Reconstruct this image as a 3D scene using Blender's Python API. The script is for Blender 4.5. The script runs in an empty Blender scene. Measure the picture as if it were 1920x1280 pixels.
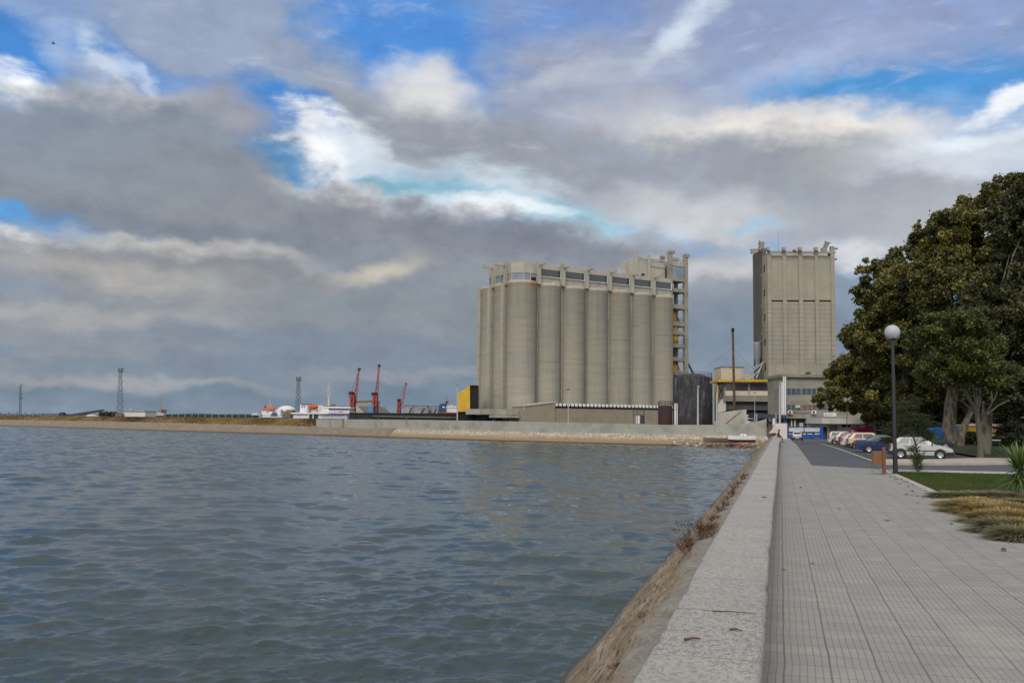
import bpy, bmesh, math, random
import numpy as np
from mathutils import Vector, Matrix, Euler

random.seed(7); RNG = np.random.default_rng(11)
sc = bpy.context.scene
col = sc.collection
rad = math.radians

# ------------------------------------------------------------------ camera geometry (metres, Z up, Y = viewing heading)
F = 1800.0; EYE = 2.15
ROLL = rad(0.6); PITCH = math.atan((787.7 - 640) / F)
_f = Vector((0, math.cos(PITCH), math.sin(PITCH))); _r = Vector((1, 0, 0)); _u = _r.cross(_f)
CR = _r * math.cos(ROLL) + _u * math.sin(ROLL); CU = -_r * math.sin(ROLL) + _u * math.cos(ROLL)
def ray(px, py): return _f + CR * ((px - 960) / F) - CU * ((py - 640) / F)
def W(px, py, D):                      # surveyed point: bearing/elevation and distance D along Y
    d = ray(px, py); return Vector((0, 0, EYE)) + d * (D / d.y)
def G(px, py, z=0.0):                  # surveyed point on level z
    d = ray(px, py); return Vector((0, 0, EYE)) + d * ((z - EYE) / d.z)
_d = ray(1464, 793); ANG = math.atan2(_d.x, _d.y)
CA, SA = math.cos(ANG), math.sin(ANG)
def L2W(u, v, z=0.0): return Vector((u * CA + v * SA, -u * SA + v * CA, z))   # promenade frame -> world
def smooth(a, b, x):
    t = min(1, max(0, (x - a) / (b - a))); return t * t * (3 - 2 * t)
def zroad(v): return -0.10 - 0.46 * smooth(90, 172, v)
WATER = -1.85

# ------------------------------------------------------------------ mesh builder
class MB:
    def __init__(s): s.v = []; s.f = []; s.sm = []
    def add(s, vs, fs, smooth=False):
        o = len(s.v); s.v += [tuple(p) for p in vs]
        for f in fs: s.f.append([i + o for i in f]); s.sm.append(smooth)
        return s
    def box(s, x0, x1, y0, y1, z0, z1):
        return s.add([(x0,y0,z0),(x1,y0,z0),(x1,y1,z0),(x0,y1,z0),(x0,y0,z1),(x1,y0,z1),(x1,y1,z1),(x0,y1,z1)],
              [(0,3,2,1),(4,5,6,7),(0,1,5,4),(1,2,6,5),(2,3,7,6),(3,0,4,7)])
    def bbox(s, x0, x1, y0, y1, z0, z1, b=.02):   # box with bevelled edges
        bm = bmesh.new(); bmesh.ops.create_cube(bm, size=1)
        for v in bm.verts: v.co = ((x0+x1)/2 + v.co.x*(x1-x0), (y0+y1)/2 + v.co.y*(y1-y0), (z0+z1)/2 + v.co.z*(z1-z0))
        bmesh.ops.bevel(bm, geom=bm.edges[:], offset=b, segments=2, affect='EDGES', profile=.6)
        bm.verts.index_update(); s.add([v.co for v in bm.verts], [[v.index for v in f.verts] for f in bm.faces]); bm.free(); return s
    def pbox(s, px0, px1, py0, py1, D, depth):  # wall block whose front face stands at distance D, seen between these bearings
        a = W((px0+px1)/2, py0, D).z; b = W((px0+px1)/2, py1, D).z; pm = (py0+py1)/2
        return s.box(W(px0, pm, D).x, W(px1, pm, D).x, D, D + depth, b, a)
    def prism(s, poly, z0, z1):            # polygon in XY
        n = len(poly); vs = [(x,y,z0) for x,y in poly] + [(x,y,z1) for x,y in poly]
        return s.add(vs, [list(range(n))[::-1], list(range(n,2*n))] + [(i,(i+1)%n,(i+1)%n+n,i+n) for i in range(n)])
    def prismY(s, poly, y0, y1):           # polygon in XZ
        n = len(poly); vs = [(x,y0,z) for x,z in poly] + [(x,y1,z) for x,z in poly]
        return s.add(vs, [list(range(n)), list(range(n,2*n))[::-1]] + [(i,i+n,(i+1)%n+n,(i+1)%n) for i in range(n)])
    def prismX(s, poly, x0, x1):           # polygon in YZ
        n = len(poly); vs = [(x0,y,z) for y,z in poly] + [(x1,y,z) for y,z in poly]
        return s.add(vs, [list(range(n))[::-1], list(range(n,2*n))] + [(i,(i+1)%n,(i+1)%n+n,i+n) for i in range(n)])
    def cyl(s, p0, p1, r0, r1=None, n=10, caps=True): return s.tube([p0, p1], [r0, r0 if r1 is None else r1], n, caps)
    def tube(s, pts, rads, n=8, caps=True):
        pts = [Vector(p) for p in pts]; vs = []; fs = []
        ref = None
        for i, p in enumerate(pts):
            t = (pts[min(i+1, len(pts)-1)] - pts[max(i-1, 0)])
            t = t.normalized() if t.length > 1e-9 else Vector((0,0,1))
            if ref is None: ref = Vector((1,0,0)) if abs(t.x) < .8 else Vector((0,1,0))
            a = (ref - t * ref.dot(t)).normalized(); b = t.cross(a); ref = a
            for k in range(n):
                th = 2*math.pi*k/n; vs.append(p + (a*math.cos(th) + b*math.sin(th)) * rads[i])
        for i in range(len(pts)-1):
            for k in range(n): fs.append((i*n+k, i*n+(k+1)%n, (i+1)*n+(k+1)%n, (i+1)*n+k))
        s.add(vs, fs, True)
        if caps:
            s.add(vs[:n], [list(range(n))[::-1]]); s.add(vs[-n:], [list(range(n))])
        return s
    def bar(s, p0, p1, w, h=None):
        h = h or w; p0 = Vector(p0); p1 = Vector(p1); t = (p1-p0).normalized()
        ref = Vector((0,0,1)) if abs(t.z) < .9 else Vector((1,0,0))
        a = t.cross(ref).normalized()*w/2; b = t.cross(a).normalized()*h/2
        vs = [p+x for p in (p0,p1) for x in (-a-b, a-b, a+b, -a+b)]
        return s.add(vs, [(0,3,2,1),(4,5,6,7),(0,1,5,4),(1,2,6,5),(2,3,7,6),(3,0,4,7)])
    def lathe(s, prof, n=16, c=(0,0,0), a0=0, a1=2*math.pi):
        full = abs(a1-a0-2*math.pi) < 1e-6; m = n if full else n+1; vs = []
        for r, z in prof:
            for k in range(m):
                th = a0+(a1-a0)*k/n; vs.append((c[0]+r*math.cos(th), c[1]+r*math.sin(th), c[2]+z))
        fs = [(i*m+k, i*m+(k+1)%m, (i+1)*m+(k+1)%m, (i+1)*m+k) for i in range(len(prof)-1) for k in range(n if full else n)]
        return s.add(vs, fs, True)
    def sphere(s, c, r, n=16, m=10, sc=(1,1,1)):
        vs = [(c[0], c[1], c[2]+r*sc[2])]
        for j in range(1, m):
            ph = math.pi*j/m
            for k in range(n):
                th = 2*math.pi*k/n; vs.append((c[0]+r*sc[0]*math.sin(ph)*math.cos(th), c[1]+r*sc[1]*math.sin(ph)*math.sin(th), c[2]+r*sc[2]*math.cos(ph)))
        vs.append((c[0], c[1], c[2]-r*sc[2])); e = len(vs)-1
        fs = [(0, 1+k, 1+(k+1)%n) for k in range(n)]
        for j in range(m-2):
            for k in range(n): a = 1+j*n+k; b = 1+j*n+(k+1)%n; fs.append((a, a+n, b+n, b))
        fs += [(e, 1+(m-2)*n+(k+1)%n, 1+(m-2)*n+k) for k in range(n)]
        return s.add(vs, fs, True)
    def lattice(s, p0, p1, w0, w1, n, r=.06, ref=None):   # square lattice boom / tower
        p0 = Vector(p0); p1 = Vector(p1); t = (p1-p0).normalized()
        ref = Vector(ref) if ref else (Vector((0,1,0)))
        a = (ref - t*ref.dot(t)).normalized(); b = t.cross(a)
        def ring(k):
            q = k/n; w = (w0+(w1-w0)*q)/2; p = p0.lerp(p1, q)
            return [p + a*w*i + b*w*j for i, j in ((-1,-1),(1,-1),(1,1),(-1,1))]
        prev = ring(0)
        for k in range(1, n+1):
            cur = ring(k)
            for i in range(4):
                s.bar(prev[i], cur[i], r*1.6); s.bar(cur[i], cur[(i+1)%4], r)
                s.bar(prev[i], cur[(i+1)%4], r) if (k+i) % 2 else s.bar(prev[(i+1)%4], cur[i], r)
            prev = cur
        return s
    def mesh(s, name, off=(0,0,0)):
        me = bpy.data.meshes.new(name); o = Vector(off)
        me.from_pydata([Vector(p)-o for p in s.v], [], s.f); me.polygons.foreach_set('use_smooth', s.sm); me.update()
        return me

def np_mesh(name, verts, faces, smooth=False):          # fast mesh from numpy arrays (quads)
    me = bpy.data.meshes.new(name); n = len(verts); m, k = faces.shape
    me.vertices.add(n); me.vertices.foreach_set('co', np.ascontiguousarray(verts, dtype=np.float32).ravel())
    me.loops.add(m*k); me.loops.foreach_set('vertex_index', faces.astype(np.int32).ravel())
    me.polygons.add(m); me.polygons.foreach_set('loop_start', np.arange(0, m*k, k, dtype=np.int32))
    me.polygons.foreach_set('loop_total', np.full(m, k, dtype=np.int32))
    me.polygons.foreach_set('use_smooth', np.full(m, smooth)); me.update(calc_edges=True)
    return me

def tag(o, label=None, cat=None, group=None, kind=None):
    if label: o['label'] = label
    if cat: o['category'] = cat
    if group: o['group'] = group
    if kind: o['kind'] = kind
    return o
def thing(name, label, cat, loc=(0,0,0), rz=0.0, group=None):
    o = bpy.data.objects.new(name, None); col.objects.link(o); o.location = loc; o.rotation_euler = (0,0,rz)
    o.empty_display_size = .3
    return tag(o, label, cat, group)
def obj(name, mb, m, parent=None, loc=None, world=False, rz=0.0):
    """one mesh object; world=True: the builder holds world coordinates and the parent is an unrotated Empty"""
    if isinstance(mb, MB):
        off = (0,0,0)
        if world and parent is not None:
            off = Vector(parent.location)
            if parent.parent is not None: off = off + Vector(parent.parent.location)
        elif loc is not None and world: off = loc
        me = mb.mesh(name, off)
    else: me = mb
    o = bpy.data.objects.new(name, me); col.objects.link(o)
    if m: me.materials.clear(); me.materials.append(m)
    if parent is not None: o.parent = parent
    if loc is not None: o.location = loc
    if rz: o.rotation_euler = (0,0,rz)
    return o
def copy_tree(o, parent=None):
    c = o.copy(); col.objects.link(c)
    if parent is not None: c.parent = parent
    for ch in list(o.children): copy_tree(ch, c)
    return c

# ------------------------------------------------------------------ materials
def S(r, g, b):
    f = lambda c: (c/255/12.92) if c/255 <= .04045 else ((c/255+.055)/1.055)**2.4
    return (f(r), f(g), f(b), 1)
def C(r, g, b): return (r, g, b, 1)
class NT:
    def __init__(s, nt): s.nt = nt; s.n = nt.nodes; s.l = nt.links
    def node(s, t, ins=None, **kw):
        x = s.n.new(t)
        for k, v in kw.items(): setattr(x, k, v)
        for k, v in (ins or {}).items(): s.put(x, k, v)
        return x
    def put(s, x, k, v):
        if isinstance(v, bpy.types.NodeSocket): s.l.new(v, x.inputs[k])
        else: x.inputs[k].default_value = v
    def math(s, op, a, b=None, c=None, clamp=False):
        x = s.n.new('ShaderNodeMath'); x.operation = op; x.use_clamp = clamp
        for i, v in enumerate((a, b, c)):
            if v is not None: s.put(x, i, v)
        return x.outputs[0]
    def maprange(s, v, a, b, c=0.0, d=1.0, interp='LINEAR'):
        x = s.n.new('ShaderNodeMapRange'); x.interpolation_type = interp
        for k, q in zip((0,1,2,3,4), (v,a,b,c,d)): s.put(x, k, q)
        return x.outputs[0]
    def mix(s, f, a, b, blend='MIX'):
        x = s.n.new('ShaderNodeMix'); x.data_type = 'RGBA'; x.blend_type = blend
        s.put(x, 0, f); s.put(x, 6, a); s.put(x, 7, b); return x.outputs[2]
    def noise(s, vec, scale, detail=5, rough=.55, dist=0):
        x = s.n.new('ShaderNodeTexNoise'); s.put(x, 'Vector', vec); x.inputs['Scale'].default_value = scale
        x.inputs['Detail'].default_value = detail; x.inputs['Roughness'].default_value = rough; x.inputs['Distortion'].default_value = dist
        return x.outputs[0]
    def mapping(s, vec, scale=(1,1,1), loc=(0,0,0), rot=(0,0,0), typ='POINT'):
        x = s.n.new('ShaderNodeMapping'); x.vector_type = typ; s.put(x, 'Vector', vec)
        x.inputs['Location'].default_value = loc; x.inputs['Rotation'].default_value = rot; x.inputs['Scale'].default_value = scale
        return x.outputs[0]
def newmat(name):
    m = bpy.data.materials.new(name); m.use_nodes = True; t = NT(m.node_tree)
    b = t.n['Principled BSDF']; return m, t, b
def coords(t, kind):
    if kind == 'pos': return t.node('ShaderNodeNewGeometry').outputs['Position']
    return t.node('ShaderNodeTexCoord').outputs['Object']
def M(name, c1, c2=None, scale=2.0, stretch=(1,1,1), rough=.8, c3=None, sscale=.4, sth=(.5,.65), samt=.8, bump=0, bscale=20, metal=0, spec=.3, kind='pos', streak=None):
    m, t, b = newmat(name); p = coords(t, kind)
    c2 = c2 or tuple(x*.8 for x in c1[:3]) + (1,)
    n = t.noise(t.mapping(p, stretch), scale, 6, .6)
    c = t.mix(t.maprange(n, .32, .68), c1, c2)
    if c3:
        n2 = t.noise(t.mapping(p, streak or (1,1,1), (3.1,7.7,1.3)), sscale, 5, .6)
        c = t.mix(t.math('MULTIPLY', t.maprange(n2, sth[0], sth[1], interp='SMOOTHSTEP'), samt), c, c3)
    t.put(b, 'Base Color', c); b.inputs['Roughness'].default_value = rough; b.inputs['Metallic'].default_value = metal
    b.inputs['Specular IOR Level'].default_value = spec
    if bump:
        bn = t.node('ShaderNodeBump', {'Strength': bump, 'Distance': .05, 'Height': t.noise(p, bscale, 4)}); t.put(b, 'Normal', bn.outputs[0])
    return m
MT = {}
def mm(key, *a, **k):
    if key not in MT: MT[key] = M(key, *a, **k)
    return MT[key]

conc   = mm('concrete', C(.38,.355,.29), C(.30,.285,.235), .5, c3=C(.20,.19,.16), sscale=.25, samt=.6, streak=(1,1,.25))
concD  = mm('concrete_dark', C(.24,.225,.185), C(.18,.17,.14), .6, c3=C(.11,.105,.09), sscale=.3, samt=.6)
white  = mm('white_paint', C(.72,.72,.70), C(.62,.62,.60), .8, rough=.5, c3=C(.45,.42,.38), sscale=.5, samt=.4)
dglass = mm('dark_glass', C(.03,.035,.045), C(.05,.055,.065), .8, rough=.12, spec=.6)
steelD = mm('dark_steel', C(.035,.04,.045), C(.05,.05,.05), 2, rough=.5)
black  = mm('black_void', C(.008,.008,.009), C(.012,.012,.012), 1)
redst  = mm('red_steel', C(.30,.045,.035), C(.20,.035,.03), .8, rough=.6)
yellow = mm('yellow_sheet', C(.55,.33,.03), C(.45,.26,.03), .6, rough=.6)
rust   = mm('rust_steel', C(.12,.066,.036), C(.07,.045,.03), 1.2, (1,1,.3), rough=.8, c3=C(.04,.03,.025), sscale=.8)
blueP  = mm('blue_paint', C(.02,.10,.42), C(.02,.08,.33), 1, rough=.5)
grey   = mm('grey_metal', C(.30,.31,.31), C(.24,.25,.25), 1, rough=.5)
cream  = mm('cream_paint', C(.55,.48,.34), C(.47,.41,.30), .8)
galv   = mm('galvanised', C(.42,.43,.43), C(.34,.35,.35), 2, rough=.45)

# silo concrete: slip-form lifts, streaks, rust by the rims
def silo_mat():
    m, t, b = newmat('silo_concrete'); o0 = coords(t, 'pos'); z = t.node('ShaderNodeSeparateXYZ', {0: o0}).outputs[2]
    orr = t.node('ShaderNodeObjectInfo').outputs['Random']; o = t.node('ShaderNodeVectorMath', {0: o0, 1: t.node('ShaderNodeCombineXYZ', {0: t.math('MULTIPLY', orr, 90), 1: t.math('MULTIPLY', orr, 41), 2: t.math('MULTIPLY', orr, 17)}).outputs[0]}, operation='ADD').outputs[0]
    base = t.mix(t.maprange(t.noise(t.mapping(o, (.12,.12,1.0)), 1.1, 7, .65), .33, .67), C(.405,.365,.28), C(.325,.298,.236))
    lift = t.noise(t.mapping(o, (.02,.02,1)), 2.4, 2, .5)
    base = t.mix(t.math('MULTIPLY', t.maprange(lift, .55, .72), .35), base, C(.24,.235,.215))
    big = t.noise(o, .09, 4, .6)
    base = t.mix(t.math('MULTIPLY', t.maprange(big, .42, .66), .5), base, C(.285,.285,.26))
    strk = t.noise(t.mapping(o, (1,1,.035)), .9, 5, .6)
    base = t.mix(t.math('MULTIPLY', t.maprange(strk, .52, .72), .45), base, C(.215,.198,.16))
    top = t.maprange(z, 32.5, 39.4); rn = t.noise(t.mapping(o, (1,1,.12)), .33, 5, .6)
    f = t.math('MULTIPLY', t.math('POWER', top, 2.2), t.maprange(rn, .46, .62))
    base = t.mix(t.math('MULTIPLY', f, t.maprange(t.math('FRACT', t.math('MULTIPLY', orr, 7.3)), 0, 1, .05, .85)), base, C(.40,.20,.05))
    base = t.mix(t.maprange(orr, 0, 1, 0, .28), base, C(.27,.258,.225))
    # darker construction joints, a little higher or lower from silo to silo
    for zz in (25.0, 15.5):
        dd = t.math('ABSOLUTE', t.math('SUBTRACT', t.math('ADD', z, t.math('MULTIPLY', t.math('ROUND', t.math('MULTIPLY', orr, 4)), 2.2)), zz+7))
        base = t.mix(t.math('MULTIPLY', t.maprange(dd, 0.05, .45, 1, 0), t.maprange(t.noise(o, .16, 4), .45, .65, 0, .45)), base, C(.17,.165,.15))
    t.put(b, 'Base Color', base); b.inputs['Roughness'].default_value = .9; b.inputs['Specular IOR Level'].default_value = .2
    bn = t.node('ShaderNodeBump', {'Strength': .35, 'Distance': .1, 'Height': t.noise(t.mapping(o, (.3,.3,3)), 1.2, 4)}); t.put(b, 'Normal', bn.outputs[0])
    return m
siloM = silo_mat()
def panel_mat():   # right tower: board-marked lower panels with cracked pour joints
    m, t, b = newmat('tower_concrete'); o = coords(t, 'pos'); z = t.node('ShaderNodeSeparateXYZ', {0: o}).outputs[2]
    base = t.mix(t.maprange(t.noise(t.mapping(o, (.5,.5,.5)), .6, 7, .65), .33, .67), C(.315,.283,.212), C(.25,.227,.178))
    big = t.noise(o, .12, 4, .6); base = t.mix(t.math('MULTIPLY', t.maprange(big, .45, .68), .5), base, C(.20,.197,.177))
    wob = t.math('ADD', z, t.math('MULTIPLY', t.noise(t.mapping(o, (.6,.6,.2)), .7, 4), .55))
    fr = t.math('FRACT', t.math('DIVIDE', wob, 1.02)); dd = t.math('ABSOLUTE', t.math('SUBTRACT', fr, .5))
    low = t.maprange(z, 29.0, 29.4, 1, 0); lo2 = t.maprange(z, 15.2, 15.5); g = t.math('MULTIPLY', low, lo2)
    jn = t.math('MULTIPLY', t.maprange(dd, .03, .10, 1, 0), t.math('MULTIPLY', g, t.maprange(t.noise(o, .5, 3), .35, .6, .25, .85)))
    base = t.mix(jn, base, C(.14,.14,.13))
    strk = t.noise(t.mapping(o, (1,1,.04)), .9, 5, .6); base = t.mix(t.math('MULTIPLY', t.maprange(strk, .5, .72), .45), base, C(.19,.175,.145))
    t.put(b, 'Base Color', base); b.inputs['Roughness'].default_value = .9; b.inputs['Specular IOR Level'].default_value = .2
    return m
towerM = panel_mat()

# ================================================================== WORLD
SUN_EL, SUN_AZ = rad(38), rad(-159)
def skyc(px, py):
    d = ray(px, py).normalized(); return math.degrees(math.atan2(d.x, d.y)), math.degrees(math.asin(d.z))
w = bpy.data.worlds.new('World'); sc.world = w; w.use_nodes = True
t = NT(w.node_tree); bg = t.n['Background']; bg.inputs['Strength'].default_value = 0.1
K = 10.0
sky = t.node('ShaderNodeTexSky', sky_type='NISHITA', sun_disc=False, sun_elevation=SUN_EL, sun_rotation=SUN_AZ, altitude=0, air_density=1.0, dust_density=.6, ozone_density=2.5).outputs[0]
gen = t.node('ShaderNodeTexCoord').outputs['Generated']
sx = t.node('ShaderNodeSeparateXYZ', {0: gen})
az = t.math('MULTIPLY', t.math('ARCTAN2', sx.outputs[0], sx.outputs[1]), 57.29578)
el = t.math('MULTIPLY', t.math('ARCSINE', sx.outputs[2]), 57.29578)
cv = t.node('ShaderNodeCombineXYZ', {0: az, 1: el}).outputs[0]
nw = t.node('ShaderNodeTexNoise', {'Vector': t.mapping(cv, (1,1.5,1)), 'Scale': .22, 'Detail': 5.0, 'Roughness': .58})
off = t.node('ShaderNodeVectorMath', {0: nw.outputs['Color'], 1: (.5,.5,.5)}, operation='SUBTRACT').outputs[0]
off = t.node('ShaderNodeVectorMath', {0: off, 1: (5.0,3.4,0)}, operation='MULTIPLY').outputs[0]
wv = t.node('ShaderNodeVectorMath', {0: cv, 1: off}, operation='ADD').outputs[0]
bil = t.noise(t.mapping(cv, (1,1.7,1), (11,3,0)), .26, 7, .58, 0)
stk = t.noise(t.mapping(cv, (.45,1.6,1), (2,9,0), (0,0,rad(12))), .50, 7, .60, .6)
fine = t.noise(t.mapping(cv, (.8,1.4,1), (5,1,0)), .7, 6, .55, 0)
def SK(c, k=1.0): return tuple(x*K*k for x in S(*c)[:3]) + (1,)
base = t.mix(.82, sky, t.mix(t.maprange(el, 2, 24), SK((132,162,205)), SK((82,144,214))))
# cloud cover all round (also above and behind the viewer)
gcl = t.noise(t.mapping(cv, (.5,1,1), (40,3,0)), .11, 5, .6)
c = t.mix(t.math('MULTIPLY', t.maprange(gcl, .36, .56, interp='SMOOTHSTEP'), t.maprange(el, 22, 30, .0, .95)), base, SK((186,183,178)))
sidew = t.math('MAXIMUM', t.maprange(az, -31, -42), t.maprange(az, 31, 42))
c = t.mix(t.math('MULTIPLY', sidew, t.maprange(gcl, .38, .55, .45, .95)), c, SK((176,172,166)))
TEX = {'b': bil, 's': stk, 'f': fine}
def blob(px, py, rx, ry, rot, rgb, op=1.0, soft=.5, namt=.8, tex='b'):
    global c, wq, nblob
    a, e = skyc(px, py); k = 31.4
    if nblob % 6 == 0:   # tie the coordinates to the colour so far: keeps the layers in order
        wq = t.node('ShaderNodeVectorMath', {0: c, 1: (1e-7,1e-7,1e-7), 2: wv}, operation='MULTIPLY_ADD').outputs[0]
    nblob += 1
    mp = t.mapping(wq, (rx/k, ry/k, 1), (a, e, 0), (0,0,rad(-rot)), 'TEXTURE')
    ln = t.node('ShaderNodeVectorMath', {0: mp}, operation='LENGTH').outputs['Value']
    d = t.math('MULTIPLY_ADD', TEX[tex], namt*2.0, ln)
    mk = t.maprange(d, 1+soft+namt, 1-soft+namt, 0, op, 'SMOOTHSTEP')
    c = t.mix(mk, c, SK(rgb))
nblob = 0; wq = wv
WH = (246,249,252); T1 = (146,200,222)
# --- low sky and veils
blob(1000,700,1700,190,0,(128,142,158),1,.5,.35)
blob(1300,100,520,130,-6,(154,163,192),.8,.6,1.1)
blob(1780,70,330,120,4,(152,166,202),.72,.7,1.2)
blob(1560,198,350,46,-3,(76,150,212),.95,.55,.95,'s')
blob(1850,190,150,70,10,(84,152,216),.8,.6,1.0)
blob(1500,130,160,24,-10,(178,192,222),.6,.9,1.1,'s')
blob(1640,215,200,24,4,(170,190,220),.55,.9,1.2,'s')
# --- upper grey sheet, left and centre
blob(360,60,330,110,8,(156,168,190),.92,.65,.85)
blob(60,60,120,110,30,(128,158,205),.75,.7,.9)
blob(620,150,330,120,22,(151,165,190),1,.5,.75)
blob(830,260,300,80,16,(154,163,178),1,.5,.7)
blob(1030,190,260,120,0,(157,167,188),.9,.6,.85)
blob(760,75,180,88,14,(84,144,216),1,.45,.75)
blob(1050,40,120,40,-8,(84,138,214),.5,.8,1)
blob(960,300,330,62,12,(152,158,168),1,.5,.6)
blob(800,168,82,48,0,(226,226,224),.9,.6,.5)
blob(1060,150,60,18,-20,(196,200,210),.5,.8,.8,'s')
blob(1270,70,80,24,-32,(214,228,240),.85,.7,1.0,'s')
blob(1180,130,130,26,-8,(186,194,212),.5,.8,.9,'s')
c = t.mix(t.math('MULTIPLY', t.maprange(stk, .52, .80, 0, .42, 'SMOOTHSTEP'), t.maprange(el, 10, 17)), c, SK((206,216,230)))
# --- blue windows on the left with white wisps
blob(150,150,185,66,12,(78,140,212),1,.4,.7)
blob(20,215,120,70,10,(92,150,216),.95,.5,.8)
blob(390,200,120,35,10,(88,138,208),.8,.6,.8)
blob(545,240,105,78,24,(78,138,206),1,.4,.7)
blob(55,190,120,34,20,WH,.98,.6,.9,'s')
blob(215,140,62,18,48,(222,232,244),.8,.8,1.0,'s')
blob(150,110,90,22,30,(190,205,228),.6,.9,1.0,'s')
blob(270,150,50,12,40,(214,226,242),.6,.8,1.0,'s')
blob(500,318,125,54,16,(70,138,188),1,.4,.65)
blob(565,345,70,28,12,(60,138,186),.95,.5,.6)
# --- bright torn cloud in the middle
blob(650,300,100,52,30,(226,234,242),.8,.6,1.0,'s')
blob(600,310,60,42,35,(255,255,255),1,.5,.7)
blob(600,222,62,16,8,WH,.9,.7,.9,'s')
blob(500,275,80,12,-8,WH,.95,.7,.8,'s')
blob(960,375,300,48,8,(204,220,232),.9,.6,.8,'s')
blob(720,348,60,18,5,(110,170,196),.8,.6,.8)
blob(830,350,110,20,10,(124,180,206),.8,.7,.9,'s')
blob(1080,405,130,26,6,T1,.95,.6,.7)
blob(930,385,120,16,6,(240,246,250),.9,.7,.9,'s')
# --- right hand grey cloud with a bright upper rim
blob(1290,240,190,58,4,(196,198,206),.9,.6,.6)
blob(1500,262,275,54,4,(234,230,226),1,.35,.4)
blob(1440,326,290,72,4,(149,155,164),1,.55,.6)
blob(1640,320,130,52,10,(168,172,178),.9,.6,.7)
blob(1240,330,160,60,-8,(156,163,175),.9,.6,.8)
blob(1830,300,170,60,0,(212,218,228),.9,.7,.8)
blob(1890,185,50,16,-28,WH,.9,.7,.9,'s')
blob(1850,255,120,14,-8,(226,236,244),.8,.8,.9,'s')
blob(1600,400,330,62,6,(156,163,173),1,.5,.7)
blob(1320,405,160,50,6,(198,202,208),1,.6,.8)
blob(1430,425,50,14,10,(170,205,230),.8,.7,.8)
blob(1610,470,60,26,-6,(244,246,248),.98,.6,.6)
blob(1780,420,220,70,0,(176,180,188),.9,.6,.7)
# --- the great dark cloud on the left, running down to the silos
blob(250,212,200,46,-4,(184,184,186),.95,.45,.5)
blob(420,245,90,58,8,(152,155,168),.98,.45,.5)
blob(240,305,320,104,4,(138,149,164),1,.35,.6)
blob(40,350,230,96,2,(139,149,163),1,.4,.65)
blob(430,380,230,90,20,(138,146,158),1,.4,.6)
blob(640,372,130,26,8,(222,219,218),.9,.5,.6)
blob(880,404,110,16,6,(206,206,210),.8,.6,.7)
blob(720,450,430,78,9,(140,147,156),1,.4,.6)
blob(1060,492,330,64,4,(142,149,158),1,.45,.65)
blob(300,400,270,42,4,(141,147,155),.8,.7,.7)
blob(1180,455,120,26,8,(168,172,182),.7,.7,.8)
blob(880,442,270,24,6,(127,132,146),.75,.7,.9)
blob(330,425,270,26,4,(126,134,149),.7,.7,.9)
blob(1090,462,150,18,4,(128,134,147),.6,.7,.9)
blob(560,290,46,10,-20,WH,.85,.7,1.0,'s')
blob(535,305,70,26,22,(72,138,190),.75,.8,1.1)
# --- lower left window and decks
blob(20,472,185,70,4,(86,154,214),1,.35,.5)
blob(250,455,180,14,3,(150,186,222),.7,.7,.8,'s')
blob(75,460,120,18,9,WH,1,.5,.7,'s')
blob(10,395,28,20,0,(96,164,224),.9,.6,.6)
blob(350,480,240,32,4,(204,200,194),1,.45,.6)
blob(480,545,560,62,5,(139,144,151),1,.45,.65)
blob(240,520,220,30,3,(174,172,170),1,.6,.8)
blob(60,560,160,46,0,(142,149,158),.9,.6,.7)
blob(700,508,80,22,-12,(202,196,182),.95,.7,.7)
blob(820,590,420,58,2,(138,146,155),.95,.6,.6)
blob(120,600,240,26,-4,(168,168,170),.9,.7,.8,'s')
blob(420,655,480,34,0,(128,140,155),.9,.7,.8,'s')
blob(130,640,190,20,0,(146,152,160),.8,.8,.9,'s')
blob(1360,540,180,50,0,(146,154,165),.9,.7,.7)
blob(1350,500,150,26,-4,(198,200,204),.9,.7,.8)
blob(1350,660,260,70,0,(128,143,160),.9,.7,.6)
# --- bands over the horizon
blob(700,735,1100,24,0,(118,136,153),.9,.9,.35,'f')
blob(215,713,260,10,0,(170,169,173),.7,.9,.5,'f')
blob(60,690,120,9,0,(142,149,158),.6,.9,.5,'f')
blob(760,705,200,9,0,(158,160,167),.6,.9,.5,'f')
lum = t.math('MULTIPLY', t.math('MULTIPLY', t.maprange(fine, .25, .75, .93, 1.07), t.maprange(bil, .3, .7, .90, 1.12)), 1.0)
c = t.node('ShaderNodeVectorMath', {0: c, 1: t.node('ShaderNodeCombineXYZ', {0: lum, 1: lum, 2: t.math('POWER', lum, .8)}).outputs[0]}, operation='MULTIPLY').outputs[0]
# unseen sky overhead and behind the viewer brightened to light the scene
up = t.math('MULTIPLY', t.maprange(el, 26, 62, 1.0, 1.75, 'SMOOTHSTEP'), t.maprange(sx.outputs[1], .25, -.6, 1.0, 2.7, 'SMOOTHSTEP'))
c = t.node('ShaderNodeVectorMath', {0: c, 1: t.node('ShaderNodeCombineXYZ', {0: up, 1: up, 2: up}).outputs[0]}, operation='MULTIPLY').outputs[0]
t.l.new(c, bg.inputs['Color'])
w.cycles.sampling_method = 'NONE'
cy = sc.cycles; cy.use_denoising = True; cy.max_bounces = 4; cy.diffuse_bounces = 2; cy.glossy_bounces = 3; cy.transmission_bounces = 4; cy.transparent_max_bounces = 6; cy.caustics_reflective = False; cy.caustics_refractive = False
sc.view_settings.view_transform = 'Standard'; sc.view_settings.look = 'None'; sc.view_settings.exposure = 0

sun = bpy.data.lights.new('sun_lamp', 'SUN'); sun.energy = 1.5; sun.angle = rad(16); sun.color = (1, .93, .82)
so = bpy.data.objects.new('sun_lamp', sun); col.objects.link(so)
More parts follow.
